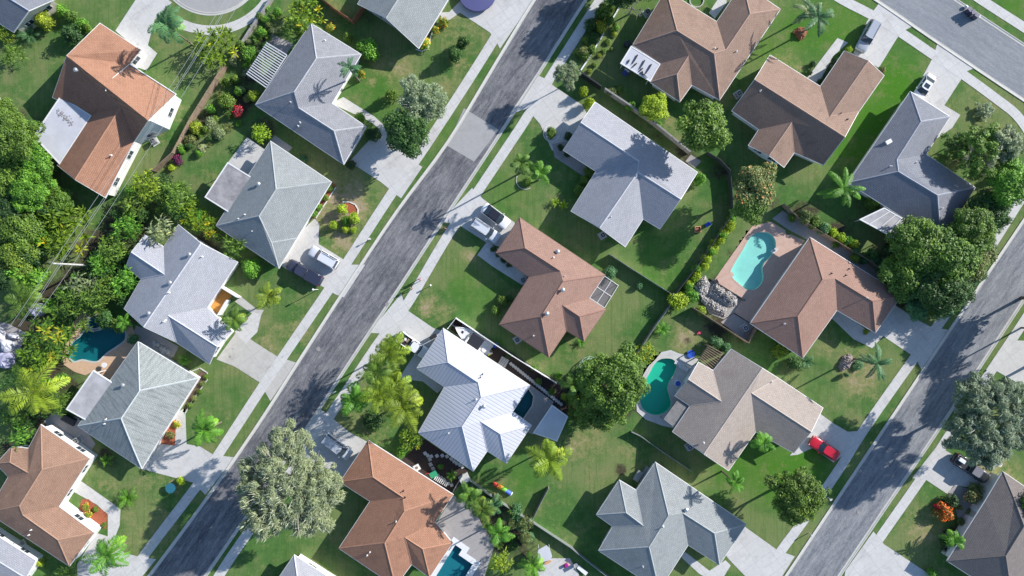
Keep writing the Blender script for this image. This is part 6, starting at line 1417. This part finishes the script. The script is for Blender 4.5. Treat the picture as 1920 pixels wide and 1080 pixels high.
# hexagonal canopy / spa lid at the bottom
r = empty("hexagonal_canopy", P(1022, 1039, 2).to_2d().to_3d(), "pale hexagonal canopy roof in the back yard at the bottom edge", "canopy"); c = r.location
pl = [P(960 + x * .0833, 1000 + y * .0833, 2.1) for x, y in ((590, 370), (770, 270), (850, 350), (905, 520), (860, 600), (620, 670), (580, 560))]
MB().poly([((p - c).x, (p - c).y) for p in pl], 2.0, 2.1).obj("roof_panel", R_['flatwhite'], r)
for p in pl[::2]: q = (p - c) * .93; MB().tube([(q.x, q.y, 0), (q.x, q.y, 2.0)], .05, 6).obj("post", M['trim'], r)
pl2 = offset_poly([((p - c).x, (p - c).y) for p in pl], -.6); pl3 = offset_poly([((p - c).x, (p - c).y) for p in pl], -.45)
# table, fire pit etc.
def simple(name, px, py, label, cat, parts, rz=.5, z=0.0):
    c = P(px, py, .4); c.z = z; r = empty(name, c, label, cat, None, rz)
    for nm, kind, cc, d, m in parts:
        if kind == 'b': MB().box(cc, d).obj(nm, m, r, bevel=.015)
        else: MB().cyl(cc, d[0], d[1], 20, d[2] if len(d) > 2 else None).obj(nm, m, r)
    return r
tanw = plain("orange_wood", (.55, .30, .14), .6); blue = plain("blue_plastic", (.03, .10, .5), .4); tealp = plain("teal_glaze", (.03, .14, .19), .3); pink = plain("pink_plastic", (.65, .07, .12), .5); redp = plain("red_plastic", (.55, .03, .03), .4); grn = plain("green_plastic", (.03, .28, .14), .5)
simple("fire_pit", 1309, 430, "small square wooden fire pit in the middle of the shaded back lawn", "fire pit", [("side", 'b', (0, .42, .2), (.95, .12, .4), tanw), ("side", 'b', (0, -.42, .2), (.95, .12, .4), tanw), ("side", 'b', (.42, 0, .2), (.12, .7, .4), tanw), ("side", 'b', (-.42, 0, .2), (.12, .7, .4), tanw), ("bowl", 'c', (0, 0, .05), (.33, .2), M['redwood'])], .05)
simple("kids_chair", 1327, 421, "small blue plastic play seat right of the square fire pit", "play seat", [("seat", 'b', (0, 0, .3), (.8, .6, .15), blue), ("backrest", 'b', (.35, 0, .5), (.12, .6, .5), blue), ("leg", 'b', (0, 0, .12), (.6, .45, .2), blue)])
simple("birdbath", 322, 914, "teal glazed birdbath on the lawn by the tan-brown house", "birdbath", [("basin", 'c', (0, 0, .55), (.45, .25, .8), tealp), ("pedestal", 'c', (0, 0, 0), (.35, .55, .2), tealp)])
simple("paddling_toy", 1296, 664, "bright blue plastic toy by the green kidney pool's deck", "toy", [("bowl", 'c', (0, 0, 0), (.45, .25, .6), blue), ("rim", 'c', (0, 0, .25), (.62, .05), blue)])
simple("pool_float", 1312, 624, "pink toy in the dark yard above the green kidney pool", "toy", [("body", 'c', (0, 0, 0), (.3, .3, .2), pink), ("wing", 'b', (0, 0, .22), (.8, .25, .1), pink)])
simple("hot_tub", 1271, 719, "small round blue-lidded tub beside the green kidney pool", "tub", [("tub", 'c', (0, 0, 0), (.5, .5), M['whitef']), ("lid", 'c', (0, 0, .5), (.42, .06), blue)])
simple("pool_slide_ladder", 1452, 470, "pale steps at the curved upper end of the turquoise pool", "pool steps", [("step", 'b', (0, 0, .2), (.8, .5, .4), M['trim']), ("step", 'b', (.3, .1, .5), (.5, .5, .25), M['conc'])])
simple("garden_table", 198, 684, "white round table on the tan pool deck", "table", [("tabletop", 'c', (0, 0, .7), (.42, .05), M['trim']), ("leg", 'c', (0, 0, .06), (.06, .64), M['trim'])], z=.06)
simple("pool_cover_roller", 1360, 520, "long pink bench at the lower left corner of the turquoise pool", "bench", [("seat", 'b', (0, 0, .4), (2.6, .7, .1), M['deck_pink']), ("leg", 'b', (-1, 0, .2), (.15, .6, .35), M['deck_pink']), ("leg", 'b', (1, 0, .2), (.15, .6, .35), M['deck_pink'])], .45, .06)
simple("planter_pot", 802, 892, "red pot against the orange roof in the mulch garden", "pot", [("pot", 'c', (0, 0, 0), (.35, .6, .45), redp), ("soil", 'c', (0, 0, .55), (.38, .06), M['mulch'])])
simple("storage_tub", 813, 889, "green box in the mulch garden beside the red pot", "box", [("tub", 'b', (0, 0, .3), (1.1, .8, .6), grn), ("lid", 'b', (0, 0, .63), (1.2, .9, .08), grn)])
simple("garden_bench", 827, 902, "white slatted bench lying along the orange roof in the mulch garden", "bench", [("leg", 'b', (-1.0, 0, .2), (.1, .6, .4), M['trim']), ("leg", 'b', (1.0, 0, .2), (.1, .6, .4), M['trim'])] + [("slat", 'b', (-1.05 + k * .3, 0, .43), (.14, .75, .05), M['trim']) for k in range(8)], -.52)
simple("square_table", 782, 876, "white square table at the orange roof's edge in the mulch garden", "table", [("tabletop", 'b', (0, 0, .7), (.95, .95, .06), M['trim']), ("center", 'c', (0, 0, .74), (.22, .05), M['woodf']), ("leg", 'b', (0, 0, .34), (.5, .5, .66), M['trim'])])
simple("garden_shed_base", 871, 897, "grey concrete block box by the gate of the mulch garden", "utility box", [("box", 'b', (0, 0, .3), (1.5, 1.3, .6), M['conc']), ("lid", 'b', (0, 0, .63), (1.6, 1.4, .06), M['conc'])])
simple("yellow_crate", 918, 662, "yellow and white crate in the dark side yard behind the boat", "crate", [("crate", 'b', (0, 0, .25), (.8, .6, .5), plain("yellow_plastic", (.6, .6, .05), .5)), ("lid", 'b', (.1, 0, .53), (.6, .5, .06), M['whitef'])])
simple("grey_drum", 908, 655, "grey drum in the side yard behind the boat", "drum", [("drum", 'c', (0, 0, 0), (.35, .9), M['metal']), ("lid", 'c', (0, 0, .9), (.38, .06), M['whitef'])])
simple("white_box", 929, 648, "white and blue cooler box by the white fence behind the boat", "cooler", [("box", 'b', (0, 0, .25), (.8, .5, .5), M['whitef']), ("lid", 'b', (0, 0, .54), (.85, .55, .08), blue)])
simple("pallet", 944, 679, "slatted pallet in the side yard of the white metal roof house", "pallet", [("slat", 'b', (0, -.6 + k * .2, .18), (1.3, .11, .05), M['trim']) for k in range(7)] + [("bearer", 'b', (x, 0, .09), (.1, 1.3, .12), M['woodf']) for x in (-.5, 0, .5)], -.5)
simple("chair", 1080, 1060, "folding chair frame on the back yard patio at the bottom edge", "chair", [("seat", 'b', (0, 0, .42), (.6, .6, .06), M['metal']), ("backrest", 'b', (-.3, 0, .7), (.06, .6, .5), M['metal']), ("leg", 'b', (.2, .2, .2), (.06, .06, .4), M['metal']), ("leg", 'b', (.2, -.2, .2), (.06, .06, .4), M['metal'])])
simple("toy_car", 1061, 1061, "crimson toy on the back yard patio at the bottom edge", "toy", [("body", 'b', (0, 0, .2), (.8, .5, .3), pink), ("seat", 'c', (.1, 0, .35), (.25, .2), plain("purple_paint", (.3, .02, .3), .4))])
simple("lounger", 1092, 1070, "white lounger at the bottom edge of the back yard patio", "lounger", [("frame", 'b', (0, 0, .3), (1.8, .6, .08), M['whitef']), ("leg", 'b', (-.7, 0, .14), (.08, .5, .28), M['whitef']), ("leg", 'b', (.7, 0, .14), (.08, .5, .28), M['whitef'])], -.7)
simple("bench", 1027, 1054, "orange bench under the edge of the pale hexagonal canopy", "bench", [("seat", 'b', (0, 0, .45), (1.1, .4, .08), tanw), ("leg", 'b', (0, 0, .2), (.8, .3, .4), tanw)])
for k_, (x_, y_) in enumerate(((1274, 683), (1282, 690))): simple("lounger", x_, y_, ("white slatted lounger nearest the green kidney pool, by its upper right edge", "white slatted lounger nearest the taupe house, beside the kidney pool")[k_], "lounger", [("slat", 'b', (-.7 + q * .23, 0, .32), (.13, .6, .05), M['whitef']) for q in range(7)] + [("leg", 'b', (-.6, 0, .15), (.06, .5, .3), M['whitef']), ("leg", 'b', (.6, 0, .15), (.06, .5, .3), M['whitef'])], -.5)
simple("barbecue", 813, 631, "dark covered barbecue in the garage corner beside the white pickup", "barbecue", [("firebox", 'b', (0, 0, .8), (1.1, .6, .4), M['dark']), ("cabinet", 'b', (0, 0, .3), (.9, .5, .6), M['dark'])])
simple("outdoor_sofa", 128, 787, "dark covered sofa on the shaded patio behind the pale patio roof", "sofa", [("seat", 'b', (0, 0, .25), (2.2, 1.1, .45), M['dark']), ("backrest", 'b', (0, .5, .6), (2.2, .25, .5), M['dark'])], -.5)
simple("patio_chair", 1172, 137, "blue patio chair in the shade below the small white patio roof", "chair", [("seat", 'b', (0, 0, .45), (.9, .8, .1), plain("blue_canvas", (.05, .07, .22), .7)), ("leg", 'b', (0, 0, .2), (.7, .6, .35), M['metal']), ("backrest", 'b', (0, .4, .75), (.9, .08, .5), M['trim'])], -.6)
simple("grill", 1176, 84, "dark grill beside the left wall of the brown hip roof house", "barbecue", [("firebox", 'b', (0, 0, .8), (1.0, .8, .4), M['dark']), ("cart", 'b', (0, 0, .3), (.8, .6, .6), M['dark'])])
simple("window_unit", 1870 - 4, 869, "pale stacked pots beside the dark brown roof and the black pickup", "pots", [("pot", 'c', (0, 0, 0), (.35, .5, .42), M['conc']), ("pot", 'c', (.6, -.5, 0), (.3, .4, .36), M['whitef'])])
simple("fire_hydrant", 1846, 868, "dark round garden ornament on the dry grass above the black pickup", "ornament", [("base", 'c', (0, 0, 0), (.38, .3, .3), M['dark']), ("top", 'c', (0, 0, .3), (.16, .25, .1), M['metal'])])
simple("storage_box", 1196, 892, "pale grey storage box on the slab left of the six-ridge roof", "storage box", [("box", 'b', (0, 0, .3), (.8, 1.6, .6), M['metal']), ("lid", 'b', (0, 0, .63), (.9, 1.7, .07), M['metal'])], -.55)
# junk on the left edge
def tarp(pts, z, label, m, seed):
    g = random.Random(seed); w_ = [P(*q) for q in pts]; c = sum(w_, Vector()) / len(w_); bm = bmesh.new()
    lp = smooth_loop([(p.x - c.x, p.y - c.y) for p in w_], 3); ctr = bm.verts.new((0, 0, z)); ring1 = [bm.verts.new((x * .55, y * .55, z * g.uniform(.75, 1.1))) for x, y in lp]; ring2 = [bm.verts.new((x * .9, y * .9, z * g.uniform(.45, .8))) for x, y in lp]; ring3 = [bm.verts.new((x, y, .02)) for x, y in lp]; n = len(lp)
    for i in range(n):
        j = (i + 1) % n; bm.faces.new((ctr, ring1[i], ring1[j])); bm.faces.new((ring1[i], ring2[i], ring2[j], ring1[j])); bm.faces.new((ring2[i], ring3[i], ring3[j], ring2[j]))
    me = bpy.data.meshes.new("tarp"); bm.to_mesh(me); bm.free(); o = addobj("tarpaulin", me, None, m, (c.x, c.y, .03)); tag(o, label, "tarpaulin")
wt_ = mat("white_tarp", (.50, .50, .53), .6, .15, 2); lt_ = mat("lilac_tarp", (.30, .30, .40), .6, .2, 2)
J7 = (0, 560, .1296)
tarp(T(*J7, [(-60, 380), (60, 440), (100, 560), (40, 680), (-80, 700)]), 1.2, "white sheet over junk at the left edge, uppermost", wt_, 1)
tarp(T(*J7, [(60, 600), (180, 600), (240, 690), (150, 780), (50, 730)]), 1.0, "white crumpled sheet in the middle of the junk at the left edge", wt_, 2)
tarp(T(*J7, [(-60, 820), (120, 760), (230, 840), (200, 980), (100, 1010), (-60, 940)]), 1.1, "lilac crumpled sheet lowest in the junk at the left edge", lt_, 3)
tarp(T(*J7, [(140, 490), (290, 520), (300, 580), (180, 560)]), .8, "pale sheet on the upper right of the junk at the left edge", wt_, 4)
hardm = struct(sheet("patio", T(*J7, [(-80, 340), (100, 350), (390, 500), (260, 800), (100, 1010), (-80, 960)]), 0.028, M['conc_dark']))
tarp(T(*J7, [(460, 120), (560, 60), (700, 100), (680, 200), (560, 260), (480, 220)]), 1.3, "lilac-grey heap under the power lines by the big leafy clump", lt_, 7)
# stones in the rock yard and stepping stones
stone_m = mat("pale_stone", (.36, .37, .37), .9, .25, 3); paver_m = mat("pale_paver", (.50, .49, .47), .9, .12, 4)
bm = bmesh.new(); bmesh.ops.create_icosphere(bm, subdivisions=2, radius=1)
for v in bm.verts: v.co *= 1 + .15 * math.sin(v.co.x * 4 + 1) * math.cos(v.co.y * 5)
stone_me = bpy.data.meshes.new("stone"); bm.to_mesh(stone_me); bm.free(); stone_me.materials.append(stone_m); g = random.Random(9)
for k in range(34):
    t, s = g.random(), g.random(); x = 289 + 34 * t - 6 * s; y = 640 + 21 * t + 11 * s; o = addobj("rock", stone_me, None, None, P(x, y), g.uniform(0, 3)); o.location.z = .08; q = g.uniform(.18, .42); o.scale = (q, q * .8, q * .6)
    tag(o, "pale rock in the stony bed between the three-vent grey house and the weathered hip roof", "rock", "rocks in the stony bed")
pav = MB().box((0, 0, .05), (.50, .50, .08)).mesh("paver", paver_m)
def pavers(pts, label, group, s=1.0, z=.02):
    for x, y in pts: o = addobj("stepping_stone", pav, None, None, P(x, y), .5 + g.uniform(-.15, .15)); o.location.z = z; o.scale = (s, s, 1); tag(o, label, "stepping stone", group)
Wt = (770, 600, .287)
pavers(T(*Wt, [(95, 870), (112, 885), (135, 890), (172, 887), (207, 885), (238, 890), (265, 905), (283, 922), (300, 935), (320, 945), (338, 958), (125, 908), (130, 942), (147, 970), (165, 1000), (178, 1018), (198, 1032), (215, 1042)]) + T(770, 860, .1203, [(315, 92), (348, 155), (375, 220), (430, 265), (480, 300), (525, 335), (590, 385), (640, 410), (300, 10)]), "pale square stepping stone in the dark mulch garden beside the orange roof", "stepping stones in the mulch garden")
pavers([(958 + (1052 - 958) * t / 21, 682 + (758 - 682) * t / 21) for t in range(22)], "pale square stepping stone in the row along the white fence behind the white house", "stepping stones along the white fence", .9)
# white rings and edges
def ringwall(pts, label, z=.18, w_=.14, m='kerb', name="garden_edging"):
    L = [P(*q) for q in pts]; c = sum(L, Vector()) / len(L); root = None; b = MB()
    for i in range(len(L) - 1):
        a, q = L[i] - c, L[i + 1] - c; d = q - a; b.box((*((a + q) / 2)[:2], z / 2), (d.length + .04, w_, z), math.atan2(d.y, d.x))
    o = b.obj(name, M[m], None); o.location = c; tag(o, label, "garden edging")
circ = lambda x, y, r, a0=0, a1=6.283, n=22, ry=None: [(x + r * math.cos(a), y + (ry or r) * math.sin(a)) for a in np.linspace(a0, a1, n)]
ringwall(circ(1306, 1, 13), "cream planter ring at the top edge in front of the brown hip roof house")
ringwall(circ(1034, 250, 15, .3, 4.5), "white edging round the green bush by the shaded driveway", m='whitef', z=.1)
ringwall(circ(985, 338, 17, 1.0, 3.6), "pale ring under the pair of palms", z=.1)
ringwall(T(480, 270, Q, [(600, 325), (450, 555)]), "white edging of the red bed beside the light grey hip roof house", z=.12, m='whitef')
ringwall(T(480, 270, Q, [(650, 435), (700, 435), (745, 455), (765, 490), (765, 525)]), "white curved edging of the little garden island", m='whitef', z=.12)
ringwall(T(0, 540, Q, [(1440, 625), (1500, 600), (1555, 635), (1555, 690), (1440, 850), (1390, 940)]), "pale curved edging of the bed beside the weathered hip roof", z=.12)
ringwall([(1172, -5), (1168, 2), (1155, 25), (1140, 48), (1122, 80), (1104, 110), (1089, 132)], "long pale rope edging of the garden strip at the top", m='whitef', z=.25, w_=.2)
ringwall(T(480, 0, Q, [(1200, 370), (1240, 385), (1290, 370), (1310, 270), (1330, 230)]), "white edging at the lower corner of the top grey house", m='whitef', z=.12)
for x_, y_, l_ in ((597, 654, "round manhole cover in the main street opposite the stained driveway"), (726, 571, "small round drain cover on the main street kerb by the wide driveway"), (1610, 960, "round manhole cover in the right-hand street")):
    q_ = P(x_, y_); o = MB().cyl((0, 0, .0), .33, .045, 20).obj("manhole_cover", M['greyf'], None); o.location = q_; tag(o, l_, "manhole cover")
# ================================================================ FENCES
POST = {}
def fence(name, pts, h, m, label, th=.06, post=2.4, pm=None, cat="fence"):
    L = [P(*q) for q in pts]; c = L[0]; root = empty(name, c, label, cat); pm = pm or m
    if (pm, h) not in POST: POST[(pm, h)] = MB().box((0, 0, h / 2 + .03), (.11, .11, h + .06)).mesh("post", M[pm])
    for i in range(len(L) - 1):
        a, q = L[i] - c, L[i + 1] - c; d = q - a; MB().box((*((a + q) / 2)[:2], h / 2), (d.length, th, h), math.atan2(d.y, d.x)).obj("panel", M[m], root)
        n = max(1, int(d.length / post))
        for k in range(n + (i == len(L) - 2)):
            t = k / n; o = addobj("post", POST[(pm, h)], root, None, a.lerp(q, t), math.atan2(d.y, d.x))
    return root
fence("wooden_fence", [(427, 128), (365, 227), (332, 290), (296, 322)], 1.7, 'woodf', "weathered wooden fence between the orange-brown house's lawn and the shrub beds")
fence("block_wall", [(514, -4), (494, 28), (474, 56), (440, 110)], .9, 'greyf', "low pale concrete wall running down from the top edge left of the pergola house", .3, 99, cat="wall")
fence("block_wall", [(-5, 178), (20, 215), (42, 258), (64, 283), (100, 340), (130, 388)], .5, 'greyf', "low grey wall along the left woods below the orange-brown house", .3, 99, cat="wall")
fence("wooden_fence", [(598, -4), (632, 24), (665, 46), (685, 17)], 1.8, 'redwood', "reddish wooden fence enclosing a dark yard at the top edge")
fence("block_wall", [(1087, 142), (1125, 168)], 1.9, 'dark', "dark wall end beside the shaded driveway", .2, 99, cat="wall")
fence("block_wall", [(1132, 171), (1180, 203), (1225, 235), (1258, 262), (1290, 288)], 1.6, 'greyf', "long grey block wall behind the tree-shaded grey gabled house", .22, 99, cat="wall")
fence("wooden_fence", [(1322, 288), (1345, 302), (1364, 322), (1368, 365), (1370, 400), (1312, 488), (1262, 553)], 1.5, 'darkf', "dark fence round the right side of the shaded back lawn")
fence("wire_fence", [(1142, 478), (1175, 500), (1240, 541), (1263, 555)], 1.3, 'metal', "pale thin fence along the lower left side of the shaded back lawn", .03)
fence("wire_fence", [(1268, 555), (1230, 605), (1187, 670)], 1.3, 'greyf', "grey fence from the lime hedge down to the kidney pool", .05)
fence("wooden_fence", [(1296, 577), (1345, 608), (1397, 641), (1413, 612)], 1.7, 'woodf', "brown fence below the rubble piles")
fence("wire_fence", [(1330, 523), (1345, 532), (1395, 563)], .5, 'dark', "dark low board at the edge between the rubble and the pink deck", .15, 99, cat="edging board")
fence("wooden_fence", [(1464, 385), (1490, 410), (1550, 447), (1625, 492), (1660, 520), (1690, 548)], 1.6, 'woodf', "long wooden fence behind the turquoise pool and the terracotta house")
fence("white_fence", [(841, 615), (856, 596), (960, 665), (1042, 716)], 1.8, 'whitef', "white vinyl fence beside the parked boat")
fence("wire_fence", [(1183, 808), (1200, 816), (1240, 845), (1293, 880)], 1.1, 'metal', "pale fence between the kidney pool yard and the six-ridge roof", .05)
fence("white_fence", [(1000, 977), (1035, 1000), (1070, 1023), (1100, 1048), (1150, 1086)], 1.1, 'metal', "white fence beside the hexagonal canopy's yard", .08)
fence("wire_fence", [(1028, 912), (1014, 938), (999, 968)], 1.3, 'greyf', "short grey fence left of the lawn above the white fence", .05)
fence("wire_fence", [(883, 898), (915, 922), (960, 952), (998, 976)], 1.3, 'metal', "thin pale fence behind the play tunnel", .04)
fence("wire_fence", [(868, 888), (856, 908), (846, 926)], 1.5, 'metal', "short fence closing the mulch garden beside the orange roof", .04)
fence("white_fence", [(410, 548), (441, 551), (470, 570)][:0] + [(416, 535), (452, 557)], 1.5, 'whitef', "short white wall of the courtyard nook of the three-vent grey house", .2, 99, cat="wall")
fence("white_fence", [(432, 563), (416, 590)], 1.5, 'whitef', "white end wall of the orange courtyard nook", .2, 99, cat="wall")
struct(sheet("patio", T(220, 410, .2593, [(650, 640), (760, 490), (830, 560), (740, 695)]), 0.05, mat("orange_tile_floor", (.50, .24, .06), .8, .25, 3)))
struct(sheet("path", T(220, 410, .2593, [(850, 600), (890, 560), (1010, 655), (1060, 660), (960, 860), (930, 800), (980, 690)]), 0.032, M['conc_old']))
struct(sheet("patio", T(900, 390, .2593, [(890, 500), (985, 560), (890, 712), (790, 650)]), 0.03, M['conc_dark']))
# ================================================================ UTILITY POLE AND LINES
ph = 8.6; pc = P(100, 494, ph); pc.z = 0
r = empty("utility_pole", pc, "wooden utility pole leaning out of the green thicket with power lines", "utility pole")
MB().tube([(0, 0, 0), (0, 0, ph)], [.17, .11], 12).obj("pole", mat("pole_wood", (.46, .45, .43), .9, .15, 2), r)
MB().box((0, 0, ph - .5), (1.9, .12, .12), -.3).obj("crossarm", M['metal'], r)
wire_m = plain("aluminium_wire", (.45, .47, .48), .4, .3)
for i, (off, top, bot) in enumerate((((-3, 0), (425, -4), (20, 610)), ((9, 4), (434, -4), (34, 612)), ((12, 6), (437, -4), (37, 612)), ((30, 12), (452, 0), (62, 600)))):
    at_ = P(100 + off[0], 494 + off[1], ph - (.1 if i < 3 else 1.2)); a = P(*top, 8.8); q = P(*bot, 8.4); c = (a + q) / 2; pts = []
    for s0, s1 in ((a, at_), (at_, q)):
        for k in range(9):
            t = k / 8; p = s0.lerp(s1, t); p.z -= .5 * 4 * t * (1 - t) * (s0 - s1).length / 45; pts.append(p - at_)
    o = MB().tube(pts, .021, 5, False).obj("power_line", wire_m, None, loc=at_); tag(o, ("power line nearest the left, crossing over the orange-brown roof's lower corner", "second power line from the left over the tropical belt", "third power line from the left, close beside the second", "power line farthest right over the tropical belt")[i], "power line")
